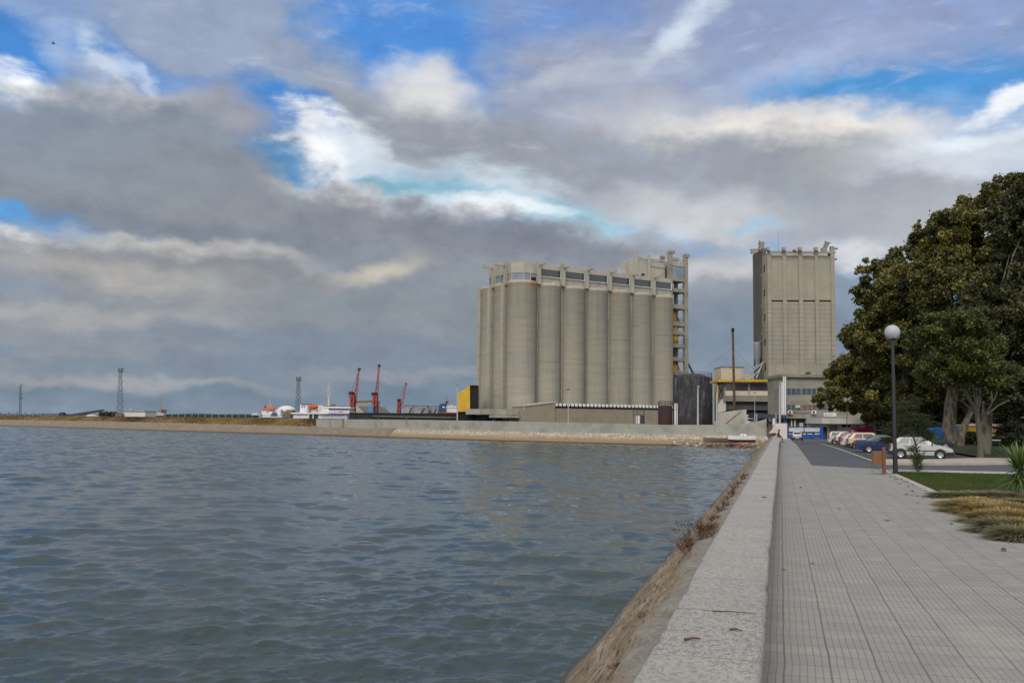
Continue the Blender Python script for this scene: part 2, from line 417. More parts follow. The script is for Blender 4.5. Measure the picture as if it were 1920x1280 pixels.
# veiled sun behind the viewer's left shoulder
SUN_AZ2 = rad(-159)
sdir = Vector((math.sin(SUN_AZ2)*math.cos(SUN_EL), math.cos(SUN_AZ2)*math.cos(SUN_EL), math.sin(SUN_EL)))
so.rotation_euler = (-sdir).to_track_quat('-Z', 'Y').to_euler(); so.location = sdir*50
[n for n in w.node_tree.nodes if n.type == 'TEX_SKY'][0].sun_rotation = SUN_AZ2

# ================================================================== CAMERA
cam = bpy.data.cameras.new('camera'); cam.sensor_width = 36; cam.lens = F/1920*36; cam.clip_start = .1; cam.clip_end = 20000
co = bpy.data.objects.new('camera', cam); col.objects.link(co); sc.camera = co
mw = Matrix((CR, CU, -_f)).transposed().to_4x4(); mw.translation = (0,0,EYE); co.matrix_world = mw

# ================================================================== WATER
def water():
    az0 = np.radians(np.concatenate([np.arange(-75,-33,1.5), np.linspace(-32,23,860), np.arange(24,70,2.0)]))
    r = [3.0]
    while r[-1] < 400: r.append(r[-1] + max(.035, min(r[-1]**2/5600, .32)))
    while r[-1] < 9000: r.append(r[-1]*1.12)
    r = np.array(r); A, R_ = np.meshgrid(az0, r); X = (R_*np.sin(A)).astype(np.float32); Y = (R_*np.cos(A)).astype(np.float32)
    dr = np.maximum(np.gradient(r)[:,None], R_*(55/57.3/860)); Z = np.zeros_like(X); DX = np.zeros_like(X); DY = np.zeros_like(X)
    dr = np.maximum(np.gradient(r)[:,None], R_*(55/57.3/860)).astype(np.float32); Z = np.zeros_like(X); DX = np.zeros_like(X); DY = np.zeros_like(X)
    N = 64; lam = np.exp(RNG.uniform(np.log(.27), np.log(2.9), N)); th = np.radians(99) + RNG.normal(0, .42, N); ph = RNG.uniform(0, 6.28, N)
    drr = np.minimum(dr.min(1), 1e3)
    for l, d, p in zip(lam, th, ph):
        n_ = int(np.searchsorted(drr*2.2, l)) if drr[-1]*2.2 > l else len(r)
        n_ = max(n_, 1); sl = slice(0, n_); k = 2*np.pi/l; cd, sd = np.cos(d), np.sin(d); x, y = X[sl], Y[sl]
        L1, L2 = RNG.uniform(2.2,4.5)*l, RNG.uniform(1.6,3.2)*l                    # groups of crests, broken along and across
        along = -sd*x+cd*y; across = cd*x+sd*y
        env = np.clip(.35+1.1*np.sin(6.283*along/L1+RNG.uniform(0,6.28)+.8*np.sin(across/l*.7))*np.sin(6.283*across/(L2*2.3)+RNG.uniform(0,6.28)+.9*np.sin(along/l*.5)), 0, 1.5)
        a = .0215*l**.97*RNG.uniform(.5,1.5)*np.clip((l/dr[sl]-2.2)/1.4, 0, 1)*env
        q = k*across+p; cr = np.exp(1.35*(np.cos(q)-1)); Z[sl] += a*(cr-.42)
        sq = np.sin(q)*cr; DX[sl] -= .35*a*cd*sq; DY[sl] -= .35*a*sd*sq
    V = np.stack([X+DX, Y+DY, Z+WATER], -1).reshape(-1,3)
    nr, na = A.shape; i = np.arange(nr-1)[:,None]*na + np.arange(na-1)[None,:]
    Fq = np.stack([i, i+na, i+na+1, i+1], -1).reshape(-1,4)[:, ::-1]
    m, t, b = newmat('sea_water'); p = coords(t, 'pos')
    h = t.math('ADD', t.math('MULTIPLY', t.noise(t.mapping(p, (.8,1.5,1)), 4.2, 4, .6, .3), 1.0), t.math('MULTIPLY', t.noise(t.mapping(p, (.8,1.7,1)), 1.6, 4, .55, .3), 1.8))
    bn = t.node('ShaderNodeBump', {'Strength': .32, 'Distance': .05, 'Height': h}); t.put(b, 'Normal', bn.outputs[0])
    t.put(b, 'Base Color', t.mix(t.maprange(t.noise(p, .05, 4), .35, .65), C(.016,.030,.028), C(.022,.039,.035)))
    b.inputs['Roughness'].default_value = .05; b.inputs['IOR'].default_value = 1.5; b.inputs['Specular IOR Level'].default_value = .5
    o = obj('water', np_mesh('water', V, Fq, True), m); tag(o, kind='structure')
water()

# ================================================================== PROMENADE (built in its own u,v frame and turned as one)
def fbm(x, y, s=1.0, seed=0, oct=4):
    rng = np.random.default_rng(seed); out = np.zeros_like(x, dtype=float); amp = 1; tot = 0
    for o in range(oct):
        T = rng.uniform(-1, 1, (64,64)); fx = x*s*2**o; fy = y*s*2**o; ix = np.floor(fx).astype(int); iy = np.floor(fy).astype(int)
        u = fx-ix; v = fy-iy; u = u*u*(3-2*u); v = v*v*(3-2*v)
        a = T[ix%64, iy%64]; b = T[(ix+1)%64, iy%64]; c_ = T[ix%64, (iy+1)%64]; d = T[(ix+1)%64, (iy+1)%64]
        out += amp*((a*(1-u)+b*u)*(1-v)+(c_*(1-u)+d*u)*v); tot += amp; amp *= .5
    return out/tot
def strip(vs, prof, rough=0, seed=1, z_of=None):
    """sweep a (u,z) profile along v; roughness displaces it along its own normal"""
    vs = np.array(vs); U = np.array([p[0] for p in prof]); Zp = np.array([p[1] for p in prof])
    VV, UU = np.meshgrid(vs, U, indexing='ij'); _, ZZ = np.meshgrid(vs, Zp, indexing='ij')
    ZZ = ZZ.copy(); UU = UU.copy()
    if rough:
        s_ = np.concatenate([[0], np.cumsum(np.hypot(np.diff(U), np.diff(Zp)))]); _, SS = np.meshgrid(vs, s_, indexing='ij')
        n = fbm(VV, SS*1.7, 1.3, seed, 5)*rough; tu = np.gradient(U); tz = np.gradient(Zp); l = np.hypot(tu, tz)+1e-9
        UU += n*(-tz/l)[None,:]; ZZ += n*(tu/l)[None,:]
    if z_of is not None: ZZ += np.array([z_of(v) for v in vs])[:,None]
    V = np.stack([UU, VV, ZZ], -1).reshape(-1,3); nv, nu = VV.shape
    i = np.arange(nv-1)[:,None]*nu + np.arange(nu-1)[None,:]
    return V, np.stack([i, i+1, i+nu+1, i+nu], -1).reshape(-1,4)
def vsteps(a, b, k=.012, mn=.05):
    v = [a]
    while v[-1] < b: v.append(v[-1] + max(mn, abs(v[-1])*k))
    v[-1] = b; return v
def zwalk(v): return zroad(v) + .10
def dens(pts, st):
    out = []
    for (a, b), (c_, d) in zip(pts[:-1], pts[1:]):
        n = max(1, int(math.hypot(c_-a, d-b)/st))
        for k in range(n): out.append((a+(c_-a)*k/n, b+(d-b)*k/n))
    out.append(pts[-1]); return out
PROM = dict(rz=-ANG)
# tiles
def tile_mat():
    m, t, b = newmat('promenade_tiles'); o = coords(t, 'obj'); s = t.node('ShaderNodeSeparateXYZ', {0: o}); u, v = s.outputs[0], s.outputs[1]
    wu = t.math('ADD', u, t.math('MULTIPLY', t.math('SUBTRACT', t.noise(o, .9, 2), .5), .045))
    wv_ = t.math('ADD', v, t.math('MULTIPLY', t.math('SUBTRACT', t.noise(t.mapping(o, (1,1,1), (9,9,0)), 1.2, 2), .5), .06))
    iu = t.math('FLOOR', t.math('DIVIDE', wu, .4)); 
    r1 = t.node('ShaderNodeTexWhiteNoise', {'W': iu}, noise_dimensions='1D').outputs[0]
    wv2 = t.math('ADD', wv_, t.math('MULTIPLY', r1, .05))
    iv = t.math('FLOOR', t.math('DIVIDE', wv2, .4))
    def line(x, per, hw, sf):
        f = t.math('ABSOLUTE', t.math('SUBTRACT', t.math('FRACT', t.math('DIVIDE', x, per)), .5))     # .5 at the joint
        return t.maprange(f, .5-(hw+sf)/per, .5-hw/per)
    strong = line(wu, .4, .006, .006); joint = line(wv2, .4, .004, .005); groove = line(wu, .4/6, .0025, .004)
    rnd = t.node('ShaderNodeTexWhiteNoise', {'Vector': t.node('ShaderNodeCombineXYZ', {0: iu, 1: iv}).outputs[0]}, noise_dimensions='2D').outputs[0]
    big = t.noise(o, .35, 5, .6)
    cc = t.mix(rnd, C(.222,.212,.186), C(.264,.251,.218))
    cc = t.mix(t.maprange(big, .35, .65, .0, .55), cc, C(.205,.20,.182))
    cc = t.mix(t.math('MULTIPLY', t.maprange(t.noise(o, 1.6, 6, .65), .5, .72), .35), cc, C(.42,.38,.32))
    cc = t.mix(t.math('MULTIPLY', t.maprange(t.noise(o, 60, 3), .35, .7), .25), cc, C(.24,.235,.22))
    cc = t.mix(t.math('MULTIPLY', t.maprange(t.noise(t.mapping(o, (1,.4,1), (3,8,0)), .9, 6, .7), .52, .70), .30), cc, C(.15,.14,.125))
    # parapet's contact shade painted into the tiles, fading away from its foot
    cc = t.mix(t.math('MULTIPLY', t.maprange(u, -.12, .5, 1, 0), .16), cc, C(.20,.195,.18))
    dirt = t.maprange(t.noise(o, .8, 4), .3, .7, .55, 1.0)
    cc = t.mix(t.math('MULTIPLY', groove, t.math('MULTIPLY', dirt, .80)), cc, C(.13,.115,.105))
    cc = t.mix(t.math('MULTIPLY', joint, t.math('MULTIPLY', dirt, .85)), cc, C(.11,.10,.09))
    cc = t.mix(t.math('MULTIPLY', strong, t.math('MULTIPLY', dirt, .68)), cc, C(.075,.065,.06))
    # one patch of smeared mortar
    px_ = t.node('ShaderNodeVectorMath', {0: t.mapping(o, (1.1,.45,0), (-1.92*1.1, -10.9*.45, 0))}, operation='LENGTH').outputs['Value']
    cc = t.mix(t.maprange(t.math('ADD', px_, t.math('MULTIPLY', t.noise(o, 3, 4), .5)), .70, .35, 0, .5), cc, C(.31,.285,.25))
    t.put(b, 'Base Color', cc); b.inputs['Roughness'].default_value = .75; b.inputs['Specular IOR Level'].default_value = .35
    hh = t.math('SUBTRACT', 1, t.math('MAXIMUM', strong, t.math('MAXIMUM', joint, t.math('MULTIPLY', groove, .6))))
    bn = t.node('ShaderNodeBump', {'Strength': .6, 'Distance': .006, 'Height': t.math('ADD', hh, t.math('MULTIPLY', t.noise(o, 90, 3), .3))}); t.put(b, 'Normal', bn.outputs[0])
    return m
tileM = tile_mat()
UIN, UOUT, UG = -.14, -.92, 4.55
mb = MB(); pts = [(-.2,-14),(UG-.02,-14),(UG-.02,49.6),(1.52,52.2),(-.2,52.2)]
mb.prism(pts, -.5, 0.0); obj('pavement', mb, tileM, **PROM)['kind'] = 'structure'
vs = vsteps(52.2, 176, .03, 1)
wm = mm('walkway', C(.25,.245,.23), C(.20,.195,.185), 1.5, c3=C(.14,.135,.125), sscale=.5, samt=.5)
V, Fq = strip(vs, [(-.2,-.5),(-.2,0),(1.52,0),(1.52,-.3)], z_of=zwalk); o = obj('pavement', np_mesh('walkway', V, Fq), wm, **PROM); o['kind'] = 'structure'
# pale edging stones beside the lawn
mb = MB(); v = -14.0
while v < 49.3:
    l = .98; mb.bbox(UG, UG+.30, v+.006, v+l-.006, -.3, .012, .012); v += l
kerbM = mm('edging_stone', C(.36,.335,.295), C(.29,.27,.24), 3, c3=C(.17,.15,.12), sscale=2.2, samt=.6, bump=.3, bscale=30)
obj('kerb', mb, kerbM, **PROM)['kind'] = 'structure'

# parapet: cast slabs with pitted pale top
def parapet_mat():
    m, t, b = newmat('parapet_stone'); o = coords(t, 'obj'); nz = t.node('ShaderNodeSeparateXYZ', {0: t.node('ShaderNodeNewGeometry').outputs['Normal']}).outputs[2]
    fine_ = t.noise(t.mapping(o, (1,.7,1)), 62, 4, .75); pit = t.noise(t.mapping(o, (1,.6,1)), 30, 6, .78)
    cc = t.mix(t.maprange(fine_, .38, .62), C(.235,.22,.20), C(.40,.378,.345))
    cc = t.mix(t.maprange(pit, .54, .62, 0, .72), cc, C(.12,.105,.092))
    cc = t.mix(t.maprange(t.noise(o, 1.1, 5, .6), .45, .68, 0, .5), cc, C(.25,.225,.205))
    v_ = t.node('ShaderNodeSeparateXYZ', {0: o}).outputs[1]
    slab = t.node('ShaderNodeTexWhiteNoise', {'W': t.math('FLOOR', t.math('DIVIDE', v_, 1.72))}, noise_dimensions='1D').outputs[0]
    cc = t.mix(t.math('MULTIPLY', slab, .35), cc, C(.37,.35,.318))
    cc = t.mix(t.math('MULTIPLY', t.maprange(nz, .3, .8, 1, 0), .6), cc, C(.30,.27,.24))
    jf = t.math('ABSOLUTE', t.math('SUBTRACT', t.math('FRACT', t.math('DIVIDE', t.math('ADD', v_, t.math('MULTIPLY', t.noise(o, 2.5, 4), .10)), 1.72)), .5))
    cc = t.mix(t.math('MULTIPLY', t.maprange(jf, .4915, .4965), t.maprange(t.noise(o, 3, 3), .35, .6, .35, .95)), cc, C(.14,.10,.075))
    t.put(b, 'Base Color', cc); b.inputs['Roughness'].default_value = .9; b.inputs['Specular IOR Level'].default_value = .2
    bn = t.node('ShaderNodeBump', {'Strength': .6, 'Distance': .012, 'Height': t.math('SUBTRACT', fine_, t.math('MULTIPLY', t.maprange(pit, .5, .62), .9))}); t.put(b, 'Normal', bn.outputs[0])
    return m
parM = parapet_mat()
vv = vsteps(-8, 172, .010, .045); slabs = []
V, Fq = strip(vv, dens([(UOUT+.06,-.35),(UOUT+.02,.50),(UOUT+.01,.535),(UOUT+.03,.55),(UIN-.03,.55),(UIN,.50),(UIN-.03,.46),(UIN-.055,0),(UIN-.055,-.3)], .09), .006, 5, lambda v: zroad(v)+.10)
# open joints between slabs, chipped rims, slow waviness of the line
J = np.abs(((V[:,1]/1.72) % 1) - .5); near = (J > .488); V[near & (V[:,2] > .45), 2] -= .004
edge = (V[:,2] > .4) & ((V[:,0] < UOUT+.07) | (V[:,0] > UIN-.05)); chip = np.clip(fbm(V[:,1], V[:,0]*3, 2.2, 9, 4)-.18, 0, 1)
V[edge, 2] -= chip[edge]*.045; V[edge, 0] += np.where(V[edge,0] < -.5, 1, -1)*chip[edge]*.045
V[:,0] += .005*np.sin(V[:,1]*.9) + .008*np.sin(V[:,1]*.21+1) + .10*np.clip((V[:,1]-70)/30,0,1)*np.sin((V[:,1]-70)*.06)
parapet = tag(obj('sea_wall', np_mesh('sea_wall', V, Fq, True), parM, **PROM), 'long low sea wall of pitted pale stone slabs along the promenade', 'wall')

# ledge and battered revetment down to the water
def rev_mat():
    m, t, b = newmat('revetment_stone'); o = coords(t, 'obj'); s = t.node('ShaderNodeSeparateXYZ', {0: o}); z = s.outputs[2]
    n = t.noise(t.mapping(o, (3,.35,3)), 1.3, 7, .65); cc = t.mix(t.maprange(n, .35, .65), C(.26,.195,.12), C(.15,.115,.075))
    cc = t.mix(t.maprange(t.noise(t.mapping(o, (2.5,.5,2.5), (4,4,4)), 1.0, 6, .65), .5, .66, 0, .8), cc, C(.34,.29,.215))
    cc = t.mix(t.maprange(t.noise(t.mapping(o, (6,.8,6)), 2.5, 5, .7), .54, .62, 0, .9), cc, C(.035,.027,.02))
    cc = t.mix(t.maprange(t.noise(t.mapping(o, (14,1.6,14)), 2.0, 6, .75), .55, .62, 0, .75), cc, C(.06,.045,.03))
    cc = t.mix(t.maprange(t.noise(t.mapping(o, (5,2,5), (7,1,2)), 2.4, 5, .7), .6, .68, 0, .7), cc, C(.40,.36,.29))
    top = t.maprange(z, -.16, -.05); grey_ = t.mix(t.maprange(t.noise(o, 4, 7, .7), .35, .65), C(.24,.215,.185), C(.15,.135,.115))
    grey_ = t.mix(t.maprange(t.noise(o, 22, 5, .7), .5, .65, 0, .6), grey_, C(.32,.29,.25))
    cc = t.mix(top, cc, grey_)
    cc = t.mix(t.maprange(z, -1.35, -1.75, 0, .85), cc, C(.035,.035,.028))
    t.put(b, 'Base Color', cc); t.put(b, 'Roughness', t.maprange(z, -1.2, -1.6, .9, .45)); b.inputs['Specular IOR Level'].default_value = .3
    bn = t.node('ShaderNodeBump', {'Strength': .8, 'Distance': .04, 'Height': t.noise(t.mapping(o, (3,1,3)), 5, 6, .7)}); t.put(b, 'Normal', bn.outputs[0])
    return m
revM = rev_mat()
vv = vsteps(-8, 172, .011, .06)
prof = dens([(-.80,-.02),(-1.30,-.04),(-1.48,-.10),(-1.95,-.52),(-2.0,-.60),(-2.62,-1.18),(-2.68,-1.26),(-3.42,-1.98),(-3.7,-2.3)], .075)
V, Fq = strip(vv, prof, .085, 21)
low = V[:,2] < -.05; V[low,0] += .10*fbm(V[low,1], V[low,2], .35, 4, 3)
J = np.abs(((V[:,1]/2.9) % 1) - .5); V[(J > .490) & (V[:,2] > -.14), 2] -= .03
tag(obj('embankment', np_mesh('embankment', V, Fq[:, ::-1], True), revM, **PROM), 'sloping brown stone embankment between the pale sea wall and the water', 'embankment')

# road, parking place, lawn, park ground
def asphalt(name, a, bcol):
    return mm(name, a, bcol, 1.2, rough=.85, c3=tuple(x*.75 for x in a[:3])+(1,), sscale=.25, samt=.6, bump=.3, bscale=60)
roadM = asphalt('asphalt', C(.085,.088,.098), C(.065,.068,.076)); lotM = asphalt('lot_asphalt', C(.07,.068,.068), C(.052,.051,.051))
def sheet(name, us, vs, zf, m, kind='structure'):
    UU, VV = np.meshgrid(np.array(us), np.array(vs)); ZZ = np.vectorize(lambda v: zf(v))(VV)
    V = np.stack([UU, VV, ZZ], -1).reshape(-1,3); nv, nu = UU.shape; i = np.arange(nv-1)[:,None]*nu + np.arange(nu-1)[None,:]
    o = obj(name, np_mesh(name, V, np.stack([i, i+1, i+nu+1, i+nu], -1).reshape(-1,4)), m, **PROM); o['kind'] = kind; return o
sheet('road', [1.4, 5, 70], vsteps(48, 178, .04, 2), zroad, roadM)
sheet('parking_place', [5.0, 12.6], vsteps(62, 128, .05, 2), lambda v: zroad(v)+.004, lotM)
lineM = mm('road_paint', C(.55,.54,.50), C(.38,.37,.34), 3)
mb = MB()
def band(u0, v0, u1, v1, wd, n=14):
    for k in range(n):
        a, b_ = k/n, (k+1)/n; p = [(u0+(u1-u0)*q, v0+(v1-v0)*q) for q in (a, b_)]
        z0, z1 = zroad(p[0][1])+.008, zroad(p[1][1])+.008
        mb.add([(p[0][0]-wd/2,p[0][1],z0),(p[0][0]+wd/2,p[0][1],z0),(p[1][0]+wd/2,p[1][1],z1),(p[1][0]-wd/2,p[1][1],z1)], [(0,1,2,3)])
band(5.4, 62, 4.55, 127, .13)
obj('road_marking', mb, lineM, **PROM)['kind'] = 'structure'
# traffic island of pale paving the white hatchback stands by
mb = MB(); isl = [(5.55,57.5),(8.5,58.4),(12.6,61.3),(15.5,64.5),(16.0,70),(12.5,69.5),(9.5,65.2),(5.6,62.6)]
mb.prism(isl, -.3, .03); islM = mm('island_paving', C(.40,.35,.28), C(.31,.27,.22), 1.5, c3=C(.22,.19,.15), sscale=.7, samt=.5)
obj('traffic_island', mb, islM, **PROM)['kind'] = 'structure'
mb = MB(); mb.prism([(4.9,47.2),(70,48.6),(70,50.6),(4.9,49.2)], -.3, .02)
obj('kerb', mb, mm('kerb_pavement', C(.38,.36,.33), C(.30,.285,.26), 1.2), **PROM)['kind'] = 'structure'
def grass_mat(name, a, b_, c_):
    m, t, b = newmat(name); p = coords(t, 'pos')
    cc = t.mix(t.maprange(t.noise(p, 9, 6, .7), .35, .65), a, b_); cc = t.mix(t.maprange(t.noise(p, .45, 5, .6), .45, .68, 0, .75), cc, c_)
    t.put(b, 'Base Color', cc); b.inputs['Roughness'].default_value = .9; b.inputs['Specular IOR Level'].default_value = .15
    bn = t.node('ShaderNodeBump', {'Strength': 1.0, 'Distance': .06, 'Height': t.noise(p, 25, 4, .7)}); t.put(b, 'Normal', bn.outputs[0]); return m
lawnM = grass_mat('lawn', C(.030,.050,.008), C(.048,.066,.012), C(.075,.072,.020))
mb = MB(); n = 40
mb.prism([(UG+.31,-14),(90,-14),(90,48.3),(4.92,47.1)], -.4, .015)
obj('lawn_ground', mb, lawnM, **PROM)['kind'] = 'structure'
parkM = grass_mat('park_ground', C(.030,.042,.014), C(.045,.058,.018), C(.07,.06,.035))
sheet('park_ground', [12.9, 110], vsteps(70, 172, .06, 3), lambda v: zroad(v)+.14, parkM)
sheet('park_ground', [16.0, 110], [60, 70], lambda v: .05, parkM)
# base ground under town and port, out to the horizon
shore_px = [(1446,838.5),(1400,838),(1200,834),(1000,828.5),(800,822.5),(600,816),(450,811.5),(300,807.5),(150,802.5),(0,798)]
SH = [G(x, y, WATER) for x, y in shore_px]
ext = (SH[-1]-SH[-2]).normalized(); SH.append(SH[-1]+ext*60)
land = [(L2W(3,-60).x, L2W(3,-60).y), (L2W(3,40).x, L2W(3,40).y), (L2W(1,160).x, L2W(1,160).y)] + [(p.x+2.4, p.y+2.0) for p in SH] + [(-330,640),(-200,900),(400,1500),(3000,6000),(6000,5000),(6000,-60)]
mb = MB(); mb.prism(land, -4, -.75); obj('ground', mb, mm('bare_ground', C(.16,.135,.10), C(.11,.095,.07), .3, c3=C(.08,.075,.05), sscale=.05))['kind'] = 'structure'

# ---------------- grass blades (uncountable) on the lawn
def blades(name, P, h, wd, lean, seed, cvar=None):
    rng = np.random.default_rng(seed); n = len(P); a = rng.uniform(0, 2*np.pi, n); hh = h*rng.uniform(.6,1.3,n); ww = wd*rng.uniform(.7,1.2,n)
    d = np.stack([np.cos(a), np.sin(a), np.zeros(n)], -1); l = rng.uniform(0, 2*np.pi, n); ld = np.stack([np.cos(l), np.sin(l), np.zeros(n)], -1)*(hh*lean*rng.uniform(.2,1,n))[:,None]
    up = np.array([0,0,1.0]); b0 = P - d*ww[:,None]/2; b1 = P + d*ww[:,None]/2
    m0 = P + ld*.35 + up*hh[:,None]*.6; tp = P + ld + up*hh[:,None]
    V = np.stack([b0, b1, m0 + d*ww[:,None]*.35, tp, m0 - d*ww[:,None]*.35], 1).reshape(-1,3)
    i = np.arange(n)[:,None]*5; Fq = np.concatenate([np.concatenate([i, i+1, i+2, i+4], 1), np.concatenate([i+4, i+2, i+3, i+3], 1)])
    q = np.concatenate([i, i+1, i+2, i+4], 1); tri = np.concatenate([i+4, i+2, i+3], 1)
    me = bpy.data.meshes.new(name); me.vertices.add(len(V)); me.vertices.foreach_set('co', V.astype(np.float32).ravel())
    lv = np.concatenate([q.ravel(), tri.ravel()]); me.loops.add(len(lv)); me.loops.foreach_set('vertex_index', lv.astype(np.int32))
    ls = np.concatenate([np.arange(n)*4, n*4+np.arange(n)*3]); lt = np.concatenate([np.full(n,4), np.full(n,3)])
    me.polygons.add(2*n); me.polygons.foreach_set('loop_start', ls.astype(np.int32)); me.polygons.foreach_set('loop_total', lt.astype(np.int32)); me.update(calc_edges=True)
    at = me.attributes.new('tint', 'FLOAT', 'POINT'); tv = np.repeat(rng.uniform(0,1,n) if cvar is None else cvar, 5); at.data.foreach_set('value', tv.astype(np.float32))
    return me
def tint_mat(name, stops, rough=.7, trans=0.0, spec=.2):
    m, t, b = newmat(name); a = t.node('ShaderNodeAttribute', attribute_name='tint').outputs['Fac']
    r = t.node('ShaderNodeValToRGB', {0: a}); e = r.color_ramp.elements
    e[0].position, e[0].color = stops[0]; e[1].position, e[1].color = stops[-1]
    for p, c_ in stops[1:-1]: x = e.new(p); x.color = c_
    t.put(b, 'Base Color', r.outputs[0]); b.inputs['Roughness'].default_value = rough; b.inputs['Specular IOR Level'].default_value = spec
    if trans:
        tr = t.node('ShaderNodeBsdfTranslucent', {'Color': r.outputs[0]}); mx = t.node('ShaderNodeMixShader', {0: trans, 1: b.outputs[0], 2: tr.outputs[0]})
        t.l.new(mx.outputs[0], t.n['Material Output'].inputs[0])
    return m
n = 60000; u_ = RNG.uniform(UG+.28, 17, n); v_ = 14+ (47-14)*RNG.uniform(0,1,n)**.8; P = np.stack([u_, v_, np.full(n,.01)], -1)
keep = ~((u_ > 5.2) & (v_ < 31) & (u_ < 14)) | (RNG.uniform(0,1,n) < .35)
me = blades('lawn_grass', P[keep], .055, .016, .6, 3, np.clip(.5+.5*fbm(u_[keep], v_[keep], .5, 8)+RNG.uniform(-.25,.25,keep.sum()),0,1))
bladeM = tint_mat('grass_blade', [(0,C(.030,.055,.008)),(.6,C(.052,.080,.013)),(1,C(.10,.095,.026))], .8, .25)
tag(obj('lawn_grass', me, bladeM, **PROM), 'short green lawn grass beside the tiled promenade', 'grass', kind='stuff')

# ---------------- ornamental fescue tussocks by the lawn edge
fesM = [tint_mat('fescue_straw', [(0,C(.14,.11,.045)),(.5,C(.33,.235,.10)),(1,C(.46,.34,.165))], .8, .3),
        tint_mat('fescue_olive', [(0,C(.12,.13,.04)),(.5,C(.24,.215,.075)),(1,C(.37,.28,.12))], .8, .3),
        tint_mat('fescue_grey', [(0,C(.10,.11,.06)),(.5,C(.20,.19,.11)),(1,C(.30,.235,.13))], .8, .3)]
def tussock(seed, mat):
    rng = np.random.default_rng(seed); n = 2200; a = rng.uniform(0,2*np.pi,n); r = rng.uniform(0,1,n)**.5
    # arching hair-like blades thrown outwards into a mop
    base = np.stack([np.cos(a)*r*.16, np.sin(a)*r*.16, np.zeros(n)], -1); out = np.stack([np.cos(a), np.sin(a), np.zeros(n)], -1)
    L = rng.uniform(.34,.56,n); w_ = np.stack([-np.sin(a), np.cos(a), np.zeros(n)], -1)*.010
    el0 = np.arccos(np.clip(r*rng.uniform(.5,1.0,n),0,1)); cur = base.copy(); seg = 5; rows = [cur - w_, cur + w_]; tw = rng.normal(0,.35,(n,1))*np.stack([-np.sin(a), np.cos(a), np.zeros(n)], -1)
    for k in range(seg):
        e = el0 - (k/seg)**1.6*1.9*r; cur = cur + (out*np.cos(e)[:,None] + tw*.5 + np.array([0,0,1])*np.sin(e)[:,None])*(L/seg)[:,None]; cur[:,2] = np.maximum(cur[:,2], .03)
        ww = w_*(1-.75*(k+1)/seg); rows += [cur - ww, cur + ww]
    V = np.stack(rows, 1).reshape(-1,3); m_ = 2*(seg+1); i = np.arange(n)[:,None]*m_
    Fq = np.concatenate([np.concatenate([i+2*k, i+2*k+1, i+2*k+3, i+2*k+2], 1) for k in range(seg)])
    me = np_mesh('tussock', V, Fq); at = me.attributes.new('tint', 'FLOAT', 'POINT')
    tv = np.repeat(rng.uniform(0,.6,n), m_).reshape(n, m_) + np.linspace(0,.4,m_)[None,:]; at.data.foreach_set('value', tv.astype(np.float32).ravel()); me.materials.append(mat); return me
tus = [tussock(50+k, fesM[k % 3]) for k in range(3)]
tpos = [(1800,941,0,'straw coloured grass tussock at the lawn end of the ornamental bed'),(1832,936,0,'straw coloured grass tussock set back behind the first of the bed'),(1815,952,1,'olive grass tussock overhanging the pale kerb behind the dry ones'),(1862,942,1,'olive grass tussock in the back row of the ornamental bed'),
        (1845,958,0,'golden dry grass tussock in the middle of the ornamental bed'),(1876,955,1,'olive green tussock in the middle of the bed'),(1850,972,1,'greenish tussock leaning over the kerb stones'),(1888,972,0,'golden tussock beneath the yucca'),
        (1905,958,0,'straw tussock in front of the yucca trunk'),(1878,990,2,'grey green tussock hanging over the kerb'),(1906,990,1,'olive tussock in the front of the bed'),(1912,1004,2,'grey domed tussock nearest the tiles'),
        (1780,925,2,'small grey tussock at the back of the bed'),(1870,925,2,'grey tussock in the shade of the yucca'),(1900,938,2,'grey tussock right under the yucca leaves'),(1925,975,0,'straw tussock cut by the picture edge beside the yucca foot'),(1825,925,2,'low grey tussock against the green lawn')]
for k, (px, py, kd, lb) in enumerate(tpos):
    p = G(px, py+7, 0.0); o = obj('grass_tussock', tus[kd], None); o.location = (p.x, p.y, .0); o.rotation_euler = (0,0,k*1.7)
    s = 1.15 + .35*random.random(); o.scale = (s*1.05, s*1.05, s*(.50 if py > 945 else .30)); tag(o, lb, 'grass clump', 'ornamental grass tussocks')

# ---------------- yucca
yuc = G(1912, 930, 0); yt = thing('yucca', 'spiky green yucca with sword leaves at the edge of the lawn', 'yucca', yuc)
yM = tint_mat('yucca_leaf', [(0,C(.04,.075,.018)),(.5,C(.09,.15,.035)),(1,C(.20,.24,.07))], .45, .2, .4)
rng = np.random.default_rng(5); mbv = []; mbf = []; tv = []
for k in range(190):
    a = rng.uniform(0, 6.28); e = rng.uniform(-.75, 1.5); L = rng.uniform(.65, .98); h0 = .45+.45*rng.uniform(0,1) if e < .3 else .75+.25*rng.uniform(0,1)
    out = np.array([math.cos(a), math.sin(a), 0]); sd = np.array([-math.sin(a), math.cos(a), 0]); cur = np.array([0,0,h0]) + out*.05; tone = rng.uniform(0,1) if e > -.2 else rng.uniform(0,.35)
    o_ = len(mbv)
    for s_ in range(5):
        q = s_/4; wd = .026*(1-q**2.2)+.002; mbv += [tuple(cur-sd*wd), tuple(cur+sd*wd)]; tv += [tone*.7+.3*q]*2
        ee = e - q*.35; cur = cur + (out*math.cos(ee) + np.array([0,0,1])*math.sin(ee))*L/4
    mbf += [(o_+2*s_, o_+2*s_+1, o_+2*s_+3, o_+2*s_+2) for s_ in range(4)]
me = np_mesh('yucca_leaves', np.array(mbv), np.array(mbf)); at = me.attributes.new('tint','FLOAT','POINT'); at.data.foreach_set('value', np.array(tv, dtype=np.float32))
obj('leaves', me, yM, yt)
barkM = mm('bark', C(.15,.125,.10), C(.09,.075,.06), 3, (1,1,.4), rough=.95, bump=.6, bscale=12)
